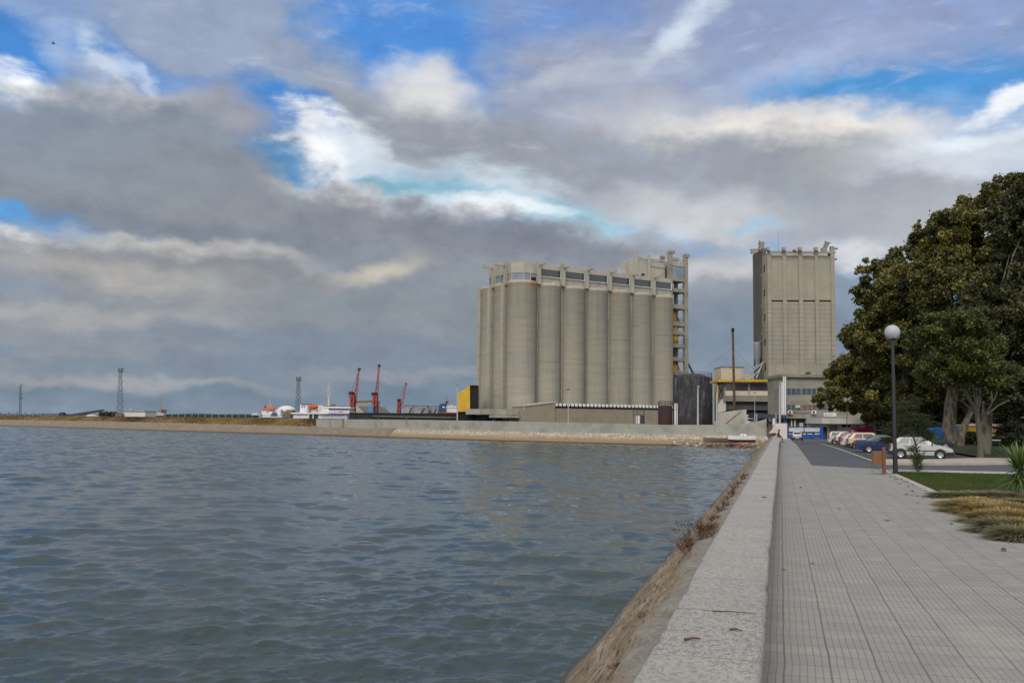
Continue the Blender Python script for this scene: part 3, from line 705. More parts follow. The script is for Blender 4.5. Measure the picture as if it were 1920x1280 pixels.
obj('trunk', MB().tube([(0,0,-.05),(.02,0,.4),(0,0,.9)], [.13,.11,.10], 10), barkM, yt)

# ================================================================== TREES
def leafcloud(name, clumps, per, size, seed, tone=(.0,1.0), flat=.8):
    """clumps: (x,y,z,r,tone). Leaf faces spread through each clump's volume, denser towards its skin."""
    rng = np.random.default_rng(seed); C_ = np.array(clumps); nc = len(C_); cnt = np.maximum(24, (per*(C_[:,3]/C_[:,3].mean())**2)).astype(int)
    idx = np.repeat(np.arange(nc), cnt); n = len(idx); d = rng.normal(0,1,(n,3)); d /= np.linalg.norm(d,axis=1)[:,None]
    rr = rng.uniform(.25,1,n)**.45; rr *= 1+.32*np.abs(rng.normal(0,1,n))*(rng.uniform(0,1,n) < .3)
    P = C_[idx,:3] + d*(rr*C_[idx,3])[:,None]*np.array([1,1,flat])
    nrm = d*.6 + rng.normal(0,.7,(n,3)) + np.array([0,0,.45]); nrm /= np.linalg.norm(nrm,axis=1)[:,None]
    a = np.cross(nrm, rng.normal(0,1,(n,3))); a /= np.linalg.norm(a,axis=1)[:,None]; b = np.cross(nrm, a); s = size*rng.uniform(.55,1.3,n)[:,None]
    V = np.stack([P - a*s*.5, P + b*s*.38 - a*s*.05 - nrm*s*.08, P + a*s*.55 - nrm*s*.05, P - b*s*.38 - a*s*.05 - nrm*s*.08], 1).reshape(-1,3)
    Fq = np.arange(n*4).reshape(n,4); me = np_mesh(name, V, Fq); at = me.attributes.new('tint','FLOAT','POINT')
    tv = np.clip(C_[idx,4] + rng.normal(0,.2,n) + (rng.uniform(0,1,n) < .06)*.3, 0, 1); at.data.foreach_set('value', np.repeat(tv,4).astype(np.float32)); return me
planeM = tint_mat('plane_leaf', [(0,C(.018,.025,.006)),(.4,C(.054,.060,.011)),(.70,C(.125,.118,.020)),(1,C(.28,.225,.048))], .42, .3, .45)
greenM = tint_mat('green_leaf', [(0,C(.020,.036,.008)),(.5,C(.060,.074,.012)),(1,C(.125,.13,.022))], .45, .28, .4)
darkM  = tint_mat('dark_leaf', [(0,C(.012,.020,.006)),(.5,C(.036,.040,.009)),(1,C(.072,.070,.015))], .5, .15, .4)
def plane_bark():
    m, t, b = newmat('plane_bark'); p = coords(t, 'pos')
    vo = t.node('ShaderNodeTexVoronoi', {'Vector': t.mapping(p, (1,1,.45)), 'Scale': 3.2}).outputs['Color']; g = t.node('ShaderNodeSeparateColor', {0: vo}).outputs[0]
    cc = t.mix(t.maprange(g, .3, .5), C(.075,.062,.044), C(.15,.132,.094)); cc = t.mix(t.maprange(t.noise(t.mapping(p, (1,1,.4)), 3, 4, .6), .52, .62), cc, C(.05,.046,.03))
    t.put(b, 'Base Color', cc); b.inputs['Roughness'].default_value = .9; return m
pbM = plane_bark()
def make_tree(name, label, cat, base, trunk, ells, leafM, per, size, seed, group=None, bark=None, limbs=10, tone=.45):
    """trunk: [(dx,dy,z,r)...]; ells: (dx,dy,z,rx,ry,rz,count,rmin,rmax) volumes filled with leaf clumps"""
    rng = np.random.default_rng(seed); root = thing(name, label, cat, base, 0, group); bk = bark or pbM
    pts = [Vector(p[:3]) for p in trunk]; obj('trunk', MB().tube(pts, [p[3] for p in trunk], 12), bk, root)
    cl = []
    for (dx,dy,dz,rx,ry,rz,cnt,r0,r1) in ells:
        lob = rng.normal(0,1,(4,3))*1.9; lph = rng.uniform(0,6.28,4)
        for _ in range(int(cnt*1.75)):
            d = rng.normal(0,1,3); d /= np.linalg.norm(d); q = rng.uniform(.30,1)**.45
            q *= 1 + .13*np.sin(lob@d*1.6+lph).sum()                                   # boughs bulge and recede
            p = np.array([dx,dy,dz]) + d*q*np.array([rx,ry,rz]); hi = .5+.5*d[2]
            cl.append((*p, rng.uniform(r0,r1)*rng.uniform(.5,.8), np.clip(tone + rng.normal(0,.13) + .16*(hi-.5), 0, 1)))  # upper clumps tinted paler: light from above put into the leaf colour
        for _ in range(cnt//2):      # loose sprigs beyond the main mass
            d = rng.normal(0,1,3); d[2] = abs(d[2])*.9-.15; d /= np.linalg.norm(d); q = rng.uniform(.98,1.10)
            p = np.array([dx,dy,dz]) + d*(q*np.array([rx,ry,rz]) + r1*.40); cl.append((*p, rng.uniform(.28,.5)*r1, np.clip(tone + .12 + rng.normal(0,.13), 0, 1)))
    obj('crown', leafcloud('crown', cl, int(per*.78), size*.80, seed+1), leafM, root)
    mb = MB(); top = pts[-1]; 
    for k in rng.choice(len(cl), min(limbs, len(cl)), replace=False):
        e = Vector(cl[k][:3]); s0 = pts[-2].lerp(top, rng.uniform(.2,1)); mid = s0.lerp(e, .5) + Vector((rng.normal(0,.3), rng.normal(0,.3), rng.uniform(.2,.9)))
        r = trunk[-1][3]*rng.uniform(.5,.8); mb.tube([s0, s0.lerp(mid,.5)+Vector((0,0,.15)), mid, e], [r, r*.8, r*.55, r*.2], 6)
    obj('branches', mb, bk, root); return root
def at(px, py, D, z=None):
    p = W(px, py, D); 
    if z is not None: p.z = z
    return p
TG = 'plane trees shading the car park'
def ell(base, px, py, D, rx, ry, rz, cnt, r0, r1):
    p = W(px, py, D) - Vector(base); return (p.x, p.y, p.z, rx, ry, rz, cnt, r0, r1)
# tree by the canopy building (farthest left of the row)
b = at(1634,806,126,-.15); make_tree('plane_tree','plane tree whose low crown overhangs the office front','tree', b,
   [(0,0,-.2,.55),(.1,0,2,.42),(-.3,0,5,.36),(-.2,0,8,.28)],
   [ell(b,1632,702,126,4.2,5,4.0,44,1.0,1.7), ell(b,1597,705,126,2.3,3.2,2.6,20,.7,1.3), ell(b,1564,730,126,1.1,1.8,1.9,12,.45,.9), ell(b,1645,640,126,3.0,4,2.4,20,.8,1.4), ell(b,1570,752,124,2.6,2.6,1.5,12,.6,1.2),ell(b,1640,770,124,3.4,3,1.2,12,.6,1.2)], planeM, 430, .42, 101, TG, tone=.55)
# big broad tree behind it
b = at(1692,812,112,-.05); make_tree('plane_tree','tall broad plane tree behind the globe lamp','tree', b,
   [(0,0,-.2,.6),(0,0,3,.46),(.5,0,6,.40),(.3,0,10,.30)],
   [ell(b,1735,550,114,5.4,6,5.0,64,1.0,1.7), ell(b,1662,590,112,2.6,4,3.2,24,.7,1.4), ell(b,1628,520,112,1.0,1.4,1.9,9,.35,.8), ell(b,1612,545,112,.8,1,1.2,7,.3,.6), ell(b,1768,450,114,3.0,4.0,1.9,20,.6,1.2), ell(b,1722,440,114,1.3,1.4,1.4,11,.3,.7), ell(b,1700,480,114,.9,1.2,1.0,8,.3,.6), ell(b,1690,650,110,5.2,5,3.2,36,1,1.8), ell(b,1720,740,110,4.6,4,2.2,22,.8,1.4)], planeM, 430, .40, 111, TG, tone=.45)
# tallest
b = at(1785,835,104,.05); make_tree('plane_tree','tallest plane tree with thick mottled trunk behind the white hatchback','tree', b,
   [(-.1,0,-.2,.85),(-.25,0,2,.70),(0,0,4.5,.62),(.6,0,7.5,.55),(1.0,0,11,.42)],
   [ell(b,1842,480,104,5.6,6,5.2,70,1.0,1.7), ell(b,1858,388,104,2.8,3.2,1.7,22,.5,1.1), ell(b,1785,425,104,2.3,3,1.6,18,.45,1.0), ell(b,1800,560,102,6.8,6,4.4,50,1,1.9), ell(b,1905,400,104,3.4,4,4,26,.8,1.5), ell(b,1820,680,100,5.2,4,2.8,28,.8,1.5), ell(b,1856,362,104,1.3,1.5,.5,8,.3,.55)], planeM, 430, .38, 121, TG, limbs=14, tone=.42)
# leaning companion trunk
b = at(1800,836,102,.05); make_tree('plane_tree','leaning plane tree whose trunk slants away from the thick one','tree', b,
   [(0,0,-.2,.42),(.3,0,1.6,.36),(1.2,0,3.4,.30),(2.6,0,5.6,.26),(3.6,.4,8,.2)],
   [ell(b,1875,690,103,3.8,3.5,2.6,26,.8,1.5), ell(b,1880,620,103,4.0,4,3,26,.8,1.6)], planeM, 380, .38, 131, TG, tone=.38)
# near tree, right edge
b = at(1852,854,72,.03); make_tree('plane_tree','near plane tree with pale patched trunk at the edge of the park','tree', b,
   [(-.25,0,-.2,.52),(-.15,0,1.2,.44),(.1,0,3.5,.38),(.45,0,6,.34),(.7,.5,9,.26)],
   [ell(b,1932,440,74,2.8,3.2,3.4,40,.6,1.2), ell(b,1938,358,74,1.3,1.6,1.2,14,.35,.8), ell(b,1900,600,72,3.6,3.4,3.4,40,.7,1.3), ell(b,1900,720,70,2.8,2.6,2.0,22,.6,1.1)], darkM, 420, .30, 141, TG, tone=.55)
b = at(1960,850,74,.03); make_tree('plane_tree','plane tree whose dark crown fills the picture edge above the yucca','tree', b,
   [(0,0,-.2,.5),(0,0,3,.4),(.2,0,8,.3)], [ell(b,1990,480,76,4.6,4,5,60,.8,1.5), ell(b,1960,660,74,3.6,3.4,3,36,.7,1.3)], darkM, 380, .30, 151, TG, tone=.5)
# dark trees deeper in the park
for k, (px, D, h, lb) in enumerate([(1665,165,15,'dark park tree deep behind the blue saloon'),(1735,175,17,'dark park tree deep behind the feathery tamarisk'),(1810,150,15,'dark park tree behind the blue tent'),(1880,160,17,'dark park tree behind the yellow house'),(1945,135,15,'dark park tree at the far side of the yellow house')]):
    b = at(px, 815, D, -.1); make_tree('park_tree', lb, 'tree', b, [(0,0,-.2,.4),(.1,0,3,.32),(0,0,6,.25)],
      [(0,0,h*.62,5.4,4.5,h*.36,46,1.0,1.9),(0,0,h*.36,4.6,4,h*.16,20,.8,1.5)], darkM, 330, .5, 200+10*k, 'dark trees deep in the park', barkM, tone=.4)
# small forked tree with fresh green crown
b = at(1838,860,64,.03); 
tr = make_tree('young_tree','slender grey young tree forking low, with a fresh green crown','tree', b,
   [(0,0,-.2,.24),(.02,0,.9,.18),(-.08,0,2.2,.16),(-.15,0,3.2,.14)],
   [ell(b,1790,640,62,2.5,2,1.6,34,.45,.95), ell(b,1770,690,62,2.2,1.8,1.0,20,.4,.8), ell(b,1835,690,62,2.2,2,1.1,18,.4,.8), ell(b,1785,600,62,1.3,1.2,.8,10,.35,.7), ell(b,1740,680,62,1.0,1,.8,8,.3,.6)], greenM, 210, .22, 161, None,
   mm('grey_bark', C(.125,.108,.085), C(.085,.073,.058), 4), limbs=4, tone=.45)
mb = MB()
for pl in ([(1836,800),(1826,770),(1812,735),(1802,700)],[(1836,805),(1850,775),(1868,740),(1880,705)],[(1830,785),(1838,755),(1836,720)],[(1826,772),(1805,752),(1785,745)],[(1850,777),(1872,760),(1892,750)],[(1860,755),(1858,725),(1865,700)],[(1814,738),(1795,720),(1780,700)]):
    P_ = [W(x, y, 64+.3*i) - b for i, (x, y) in enumerate(pl)]; mb.tube(P_, [.085*(1-.75*i/(len(P_)-1)) for i in range(len(P_))], 6)
obj('limb', mb, MT['grey_bark'], tr)

# feathery tamarisk with shoots at its foot
b = at(1722,885,44.2,.015); root = thing('tamarisk','small feathery tamarisk with drooping grey green foliage in front of the white hatchback','tree', b)
obj('trunk', MB().tube([(0,0,-.05),(-.03,0,.5),(-.06,0,1.0),(-.16,0,1.5),(-.3,0,2.1)], [.07,.055,.05,.04,.025], 8), barkM, root)
def feather(ells, n, L, seed, droop=.5, up0=.1):
    rng = np.random.default_rng(seed); V = []; 
    tot = sum(e[6] for e in ells); P = []
    for e in ells:
        m_ = int(n*e[6]/tot); d = rng.normal(0,1,(m_,3)); d /= np.linalg.norm(d,axis=1)[:,None]; P.append(np.array(e[:3]) + d*(rng.uniform(.1,1,m_)**.5)[:,None]*np.array(e[3:6]))
    P = np.concatenate(P); n = len(P); a = rng.uniform(0,6.28,n); dr = np.stack([np.cos(a), np.sin(a), rng.uniform(up0-.5,up0+.5,n)-droop*.3], -1); dr /= np.linalg.norm(dr,axis=1)[:,None]
    l = L*rng.uniform(.5,1.3,n)[:,None]; sd = np.cross(dr, rng.normal(0,1,(n,3))); sd /= np.linalg.norm(sd,axis=1)[:,None]; sd *= .012
    q1 = P + dr*l*.5; q2 = P + dr*l - np.array([0,0,1])*l*droop*.5
    V = np.stack([P-sd*.6, P+sd*.6, q1+sd, q2, q1-sd], 1); 
    Fq = np.concatenate([np.stack([np.arange(n)*5+k for k in (0,1,2,4)],1), np.stack([np.arange(n)*5+k for k in (4,2,3,3)],1)])
    me = bpy.data.meshes.new('sprays'); me.from_pydata(V.reshape(-1,3).tolist(), [], [list(x) if x[2] != x[3] else list(x[:3]) for x in Fq.tolist()]); me.update()
    at_ = me.attributes.new('tint','FLOAT','POINT'); at_.data.foreach_set('value', np.repeat(rng.uniform(0,1,n),5).astype(np.float32)); return me
tamM = tint_mat('tamarisk_leaf', [(0,C(.020,.030,.012)),(.6,C(.045,.056,.024)),(1,C(.075,.078,.036))], .8, .2)
e = lambda px, py, rx, ry, rz, n_: (*(W(px,py,44.2)-b), rx, ry, rz, n_)
obj('crown', feather([e(1708,786,.62,.6,.42,24), e(1684,806,.55,.5,.26,16), e(1726,800,.42,.4,.42,14), e(1698,764,.30,.3,.34,8), e(1664,824,.26,.3,.12,7), e(1740,816,.24,.3,.22,7), e(1715,752,.2,.2,.3,4)], 3000, .40, 31), tamM, root)
obj('basal_shoots', feather([e(1720,862,.26,.26,.30,10), e(1722,878,.16,.16,.15,4), e(1712,845,.25,.2,.15,3)], 420, .38, 33, .05, 1.1), tint_mat('shoots', [(0,C(.03,.045,.015)),(1,C(.10,.12,.04))], .8, .2), root)
mb = MB()
for q in range(9):
    a_ = q*.7; s0 = Vector((-.1-.02*q,0,1.2+.1*q)); mb.tube([s0, s0+Vector((math.cos(a_)*.35, math.sin(a_)*.3, .25)), s0+Vector((math.cos(a_)*.8, math.sin(a_)*.6, .2))], [.022,.015,.006], 5)
obj('branches', mb, barkM, root)
# magenta bougainvillea
b = at(1620,816,122,-.2); root = thing('bougainvillea','dark pink flowering bush in front of the white canopy building','bush', b)
obj('foliage', leafcloud('foliage', [(RNG.normal(0,.55), RNG.normal(0,.4), 1.0+RNG.uniform(0,1.2), .45, RNG.uniform(.3,.9)) for _ in range(16)], 90, .2, 71), tint_mat('bougain', [(0,C(.03,.03,.01)),(.35,C(.16,.015,.04)),(1,C(.30,.03,.08))], .7, .2), root)
obj('stem', MB().tube([(0,0,-.1),(.05,0,.6),(0,0,1.2)], [.08,.06,.04], 6), barkM, root)

# ================================================================== GLOBE LAMP, BIN
b = G(1679,888,0); b.z = .015; root = thing('street_lamp','tall black promenade lamp with a clear white globe','street lamp', b)
ztop = W(1675,636,b.y).z - b.z; zc = W(1674,623,b.y).z - b.z
lampM = mm('lamp_black', C(.012,.014,.020), C(.018,.02,.026), 3, rough=.4, spec=.5)
obj('pole', MB().cyl((0,0,-.05),(0,0,ztop),.085,.065,16), lampM, root)
obj('base_plate', MB().cyl((0,0,0),(0,0,.025),.17,.17,16).cyl((0,0,.025),(0,0,1.1),.105,.10,16), lampM, root)
m, t, bb = newmat('globe_glass'); p = coords(t, 'obj')
bb.inputs['Base Color'].default_value = C(.58,.60,.63); bb.inputs['Roughness'].default_value = .12; bb.inputs['Transmission Weight'].default_value = .4; bb.inputs['IOR'].default_value = 1.15; bb.inputs['Specular IOR Level'].default_value = .8
gr = .33
obj('globe', MB().sphere((0,0,zc), gr, 32, 20), m, root)
obj('collar', MB().lathe([(.07,ztop-.03),(.15,ztop-.01),(.16,ztop+.05),(.10,ztop+.07)], 20), lampM, root)
obj('bulb', MB().cyl((0,0,ztop+.05),(0,0,ztop+.20),.035,.035,10).sphere((0,0,ztop+.27),.075,12,8), mm('bulb', C(.7,.7,.68), None, 2, rough=.3), root)

b = G(1658,889,0); b.z = .0; root = thing('litter_bin','wooden slat litter bin hung on a rust brown post','litter bin', b)
woodM = mm('bin_wood', C(.27,.13,.065), C(.17,.08,.04), 4, (1,1,.15), rough=.7); postM = mm('bin_post', C(.20,.075,.036), C(.15,.058,.03), 3, rough=.6)
obj('post', MB().bbox(-.065,.065,-.05,.05,-.05,1.17,.012), postM, root)
mb = MB(); cx, cy = -.29, .02
for k in range(18):
    a_ = 2*math.pi*k/18; x, y = cx+.215*math.cos(a_), cy+.215*math.sin(a_); tx, ty = -math.sin(a_), math.cos(a_); nx, ny = math.cos(a_), math.sin(a_)
    h_ = .030; mb.add([(x-tx*h_-nx*.01,y-ty*h_-ny*.01,.43),(x+tx*h_-nx*.01,y+ty*h_-ny*.01,.43),(x+tx*h_+nx*.01,y+ty*h_+ny*.01,.43),(x-tx*h_+nx*.01,y-ty*h_+ny*.01,.43),
        (x-tx*h_-nx*.01,y-ty*h_-ny*.01,.97),(x+tx*h_-nx*.01,y+ty*h_-ny*.01,.97),(x+tx*h_+nx*.01,y+ty*h_+ny*.01,.97),(x-tx*h_+nx*.01,y-ty*h_+ny*.01,.97)], [(0,3,2,1),(4,5,6,7),(0,1,5,4),(1,2,6,5),(2,3,7,6),(3,0,4,7)])
obj('slats', mb, woodM, root)
obj('liner', MB().lathe([(0.001,.45),(.19,.45),(.19,.94),(.175,.94),(.175,.5)], 20, (cx,cy,0)), steelD, root)
obj('bracket', MB().box(-.12,-.05,-.02,.02,.55,.60), steelD, root); obj('bracket', MB().box(-.12,-.05,-.02,.02,.82,.87), steelD, root)

# ================================================================== CARS
tyreM = mm('tyre', C(.012,.012,.012), C(.02,.02,.02), 5, rough=.85); rimM = mm('wheel_rim', C(.45,.45,.46), C(.35,.35,.36), 5, rough=.35, metal=.6)
plastM = mm('black_plastic', C(.018,.018,.02), C(.025,.025,.027), 4, rough=.6); headM = mm('headlight_glass', C(.55,.56,.56), C(.4,.41,.42), 8, rough=.15, spec=.7)
tailM = mm('tail_light', C(.25,.012,.012), C(.18,.01,.01), 6, rough=.25); plateM = mm('number_plate', C(.62,.62,.60), C(.5,.5,.5), 8, rough=.4)
carglass = mm('car_glass', C(.015,.02,.022), C(.03,.035,.035), 1.2, rough=.22, spec=.3)
def paint(name, c_, rough=.25):
    m, t, b = newmat(name); p = coords(t, 'obj')
    t.put(b, 'Base Color', t.mix(t.maprange(t.noise(p, 2.2, 5), .35, .7, 0, .35), c_, tuple(x*.75 for x in c_[:3])+(1,)))
    t.put(b, 'Roughness', t.maprange(t.noise(p, 3, 4), .3, .7, rough, rough+.15)); b.inputs['Coat Weight'].default_value = .15; b.inputs['Coat Roughness'].default_value = .2; b.inputs['Specular IOR Level'].default_value = .3; return m
def make_car(name, label, loc, head, col_, L=4.0, Wd=1.66, H=1.42, kind='hatch', bumper=None, group='cars parked beside the road', skirt=False):
    root = thing(name, label, 'car', loc, head, group); pm = paint(name+'_paint', col_); hw = Wd/2; l = L/2
    wb0, wb1 = l-.78, -l+.72 if kind != 'sedan' else -l+.98
    rear = [(-.30*L,1,.18,.93,.955),(-.44*L,.985,.20,.94,.96),(-.485*L,.95,.26,.92,.93),(-.5*L,.88,.42,.80,.82)]
    if kind == 'sedan': rear = [(-.26*L,1,.18,.92,.95),(-.40*L,.98,.20,.93,.98),(-.475*L,.95,.26,.90,.955),(-.5*L,.87,.42,.78,.80)]
    st = [(.5*L,.80,.36,.54,.56),(.488*L,.90,.24,.62,.645),(.455*L,.95,.19,.70,.735),(.36*L,.985,.18,.78,.835),(.235*L,1,.17,.86,.925),(.0,1,.17,.90,.94)] + rear
    mb = MB(); n = 13; vs = []
    for (x, wf, zb, zs, zd) in st:
        w_ = hw*wf; zm = zb+(zs-zb)*.55
        half = [(0,zb),(w_*.86,zb),(w_*.97,zb+.06),(w_*1.0,zm),(w_*.975,zs-.03),(w_*.90,zs+.01),(w_*.6,zd)]
        sec = half + [(0,zd+.012)] + [(-a,b) for a, b in half[:0:-1]]
        vs += [(x, y, z) for y, z in sec]
    m_ = 14; fs = []
    for i in range(len(st)-1):
        for k in range(m_): fs.append((i*m_+k, (i+1)*m_+k, (i+1)*m_+(k+1)%m_, i*m_+(k+1)%m_))
    fs += [list(range(m_)), list(range((len(st)-1)*m_, len(st)*m_))[::-1]]
    mb.add(vs, fs, True); body = obj('body', mb, pm, root)
    es = body.modifiers.new('edge', 'EDGE_SPLIT'); es.split_angle = rad(38)
    # cabin: base ring on the belt line, upper ring at roof edge, crowned roof
    xf0, xf1 = .235*L, .06*L
    xr1, xr0 = {'hatch': (-.36*L, -.475*L), 'wagon': (-.43*L, -.48*L), 'sedan': (-.17*L, -.335*L)}[kind]
    zb, zt = .90, H-.06; wb, wt = hw*.90, hw*.72
    B = [Vector(p) for p in ((xf0,wb,zb),(xr0,wb,zb+.03),(xr0,-wb,zb+.03),(xf0,-wb,zb))]; T = [Vector(p) for p in ((xf1,wt,zt),(xr1,wt,zt-.02),(xr1,-wt,zt-.02),(xf1,-wt,zt))]
    Rf = [Vector(p) for p in ((xf1-.14,wt*.80,H),(xr1+.14,wt*.80,H-.02),(xr1+.14,-wt*.80,H-.02),(xf1-.14,-wt*.80,H))]
    mb = MB(); vs = B+T+Rf; mb.add(vs, [(0,1,5,4),(1,2,6,5),(2,3,7,6),(3,0,4,7),(4,5,9,8),(5,6,10,9),(6,7,11,10),(7,4,8,11),(8,9,10,11)], False)
    obj('roof', mb, pm, root)
    def pane(nm, a, b, c_, d, s0, s1, t0, t1, t0b=None, push=.012):
        P = lambda s, q: (a.lerp(b, s)).lerp(d.lerp(c_, s), q)
        p = [P(s0,t0), P(s1,t0), P(s1,t1), P(s0,t1)]; nrm = (p[1]-p[0]).cross(p[3]-p[0]).normalized(); ctr = Vector((0,0,.9))
        if nrm.dot(p[0].lerp(p[2],.5)-ctr) < 0: nrm = -nrm
        return obj(nm, MB().add([q+nrm*push for q in p] + [q+nrm*(push-.01) for q in p], [(0,1,2,3),(4,7,6,5),(0,4,5,1),(1,5,6,2),(2,6,7,3),(3,7,4,0)]), carglass, root)
    pane('windscreen', B[3], B[0], T[0], T[3], .07, .93, .06, .94)
    pane('rear_window', B[1], B[2], T[2], T[1], .10, .90, .14, .90)
    cuts = {'hatch': ((.15,.55),(.58,.86)), 'wagon': ((.14,.42),(.445,.68),(.705,.92)), 'sedan': ((.17,.54),(.565,.84))}[kind]
    for sd in (0, 1):
        for s0, s1 in cuts:
            a, b, c_, d = (B[0],B[1],T[1],T[0]) if sd == 0 else (B[3],B[2],T[2],T[3])
            pane('side_window', a, b, c_, d, s0, s1, .10, .90)
    for x in (wb0, wb1):
        for sgn in (1, -1):
            arch = MB().cyl((x, sgn*(hw-.10), .30), (x, sgn*(hw+.006), .30), .365, .365, 24); obj('wheel_arch', arch, plastM, root)
            wh = obj('wheel', MB().lathe([(.20,-.085),(.27,-.09),(.295,-.06),(.295,.06),(.27,.09),(.20,.085)], 24).mesh('wheel'), tyreM, root, (x, sgn*(hw-.045), .295)); wh.rotation_euler = (rad(90),0,0)
            rm = MB().lathe([(.001,.075),(.05,.08),(.19,.062),(.205,.085),(.205,-.05)] if sgn < 0 else [(.001,-.075),(.05,-.08),(.19,-.062),(.205,-.085),(.205,.05)], 24)
            nf = len(rm.f); zo = -1 if sgn > 0 else 1
            for k in range(5):
                a_ = 2*math.pi*k/5+.3; c0 = Vector((math.cos(a_)*.13, math.sin(a_)*.13, .074*zo)); rm.cyl(c0, c0+Vector((0,0,.004*zo)), .034, .03, 8)
            r_ = obj('rim', rm, rimM, wh); r_.data.materials.append(tyreM)
            r_.data.polygons.foreach_set('material_index', [0]*nf + [1]*(len(rm.f)-nf))
    bm_ = bumper or plastM
    obj('front_bumper', MB().prism([(l+.04,-hw*.80),(l+.04,hw*.80),(l-.06,hw*.97),(l-.42,hw*1.012),(l-.42,-hw*1.012),(l-.06,-hw*.97)], .20, .46), bm_, root)
    obj('rear_bumper', MB().prism([(-l-.05,-hw*.85),(-l-.05,hw*.85),(-l+.04,hw*.98),(-l+.30,hw*1.012),(-l+.30,-hw*1.012),(-l+.04,-hw*.98)], .24, .50), bm_, root)
    for sgn in (1, -1):
        obj('headlight', MB().add([(l-.005,sgn*hw*.52,.54),(l-.075,sgn*hw*.90,.54),(l-.10,sgn*hw*.905,.66),(l-.045,sgn*hw*.52,.655),(l-.2,sgn*hw*.52,.54),(l-.3,sgn*hw*.90,.54),(l-.3,sgn*hw*.90,.66),(l-.2,sgn*hw*.52,.655)], [(0,1,2,3),(4,7,6,5),(0,4,5,1),(1,5,6,2),(2,6,7,3),(3,7,4,0)]), headM, root)
        obj('tail_light', MB().box(-l-.012,-l+.10,sgn*hw*.86-.10,sgn*hw*.86+.09,.62,.90 if kind != 'wagon' else 1.05), tailM, root)
        obj('mirror', MB().sphere((xf0-.22, sgn*(hw+.05), .98), .095, 10, 8, (.6,1,.75)), bm_, root)
        obj('side_strip', MB().box(-l+.34,l-.44,sgn*(hw*1.0)-.012,sgn*(hw*1.0)+.018,.50,.555), plastM, root)
        for k, xx in enumerate((.02*L, -.24*L) if kind != 'hatch' else (-.02*L,)):
            obj('door_handle', MB().box(xx-.10,xx+.07,sgn*hw*.985-.02,sgn*hw*.985+.022,.78,.81), plastM, root)
    obj('grille', MB().box(l-.05,l+.004,-hw*.48,hw*.48,.55,.63), plastM, root)
    for x, s_ in ((l+.046, 1), (-l-.056, -1)): obj('number_plate', MB().box(x-.01,x+.006,-.26,.26,.33,.44), plateM, root)
    return root
def park(px, py, z=None, head=0.0, du=0.0, dv=0.0):
    p = G(px, py, -.1); 
    return p
HU = -ANG                               # heading along +u (nose away from the road)
def uvz(u, v): return L2W(u, v, zroad(v)+.008)
whiteC = C(.44,.44,.43)
p = uvz(9.0, 69.4); p.z = -.092
make_car('hatchback','white three door hatchback with black bumpers parked nose outward behind the tamarisk', p, HU - rad(9), whiteC, 3.9, 1.64, 1.42, 'hatch')
make_car('saloon_car','dark blue saloon car parked between the litter bin and the white hatchback', uvz(7.9, 82.0), HU, C(.018,.035,.115), 4.4, 1.70, 1.42, 'sedan', paint('blue_bumper', C(.018,.035,.115)))
make_car('estate_car','cream beige car parked behind the dark blue saloon', uvz(7.8, 92.8), HU, C(.50,.40,.27), 4.1, 1.66, 1.48, 'hatch')
make_car('coupe_car','low white car tucked between the red and the cream cars', uvz(7.7, 99.6), HU, whiteC, 4.1, 1.66, 1.30, 'hatch', paint('white_bumper', whiteC))
make_car('hatchback','dark red hatchback in the middle of the parked row', uvz(7.8, 106.0), HU, C(.20,.018,.022), 4.0, 1.66, 1.46, 'hatch', paint('red_bumper', C(.20,.018,.022)))
make_car('hatchback','white hatchback parked next to the far white estate car', uvz(7.6, 112.3), HU, whiteC, 3.8, 1.62, 1.42, 'hatch')
make_car('estate_car','white estate car at the far end of the parked row', uvz(7.5, 121.0), HU, whiteC, 4.2, 1.66, 1.50, 'wagon', paint('white_bumper2', whiteC))
make_car('van','dark green van half hidden beyond the cream car', uvz(13.8, 101.0), HU, C(.02,.05,.045), 4.3, 1.72, 1.75, 'wagon', group='cars parked beside the road')
make_car('hatchback','silver hatchback seen from behind standing on the road before the blue gate', uvz(2.45, 159.0), math.pi/2 - ANG, C(.42,.42,.44), 3.8, 1.62, 1.36, 'hatch', group='cars on the road')

# ================================================================== PERSON on the wall
skinM = mm('skin', C(.30,.17,.11), C(.26,.14,.09), 6, rough=.6); jackM = mm('dark_jacket', C(.022,.010,.014), C(.014,.008,.010), 6, rough=.85); jeanM = mm('jeans', C(.075,.10,.13), C(.05,.07,.10), 8, rough=.9); hairM = mm('hair', C(.010,.008,.007), C(.016,.012,.010), 9, rough=.7)
def skin(name, verts, edges, radii, m, parent, lv=2):
    me = bpy.data.meshes.new(name); me.from_pydata(verts, edges, []); o = bpy.data.objects.new(name, me); col.objects.link(o); o.parent = parent; me.materials.append(m)
    sk = o.modifiers.new('skin', 'SKIN'); 
    for i, r in enumerate(radii): me.skin_vertices[0].data[i].radius = (r, r) if not isinstance(r, tuple) else r
    me.skin_vertices[0].data[0].use_root = True; ss = o.modifiers.new('sub', 'SUBSURF'); ss.levels = lv; ss.render_levels = lv
    for p in me.polygons: p.use_smooth = True
    return o
pp = L2W(-.36, 121.5, zroad(121.5)+.10); zs = .55
root = thing('person','person in a dark jacket and jeans sitting on the far end of the sea wall','person', pp, -ANG)
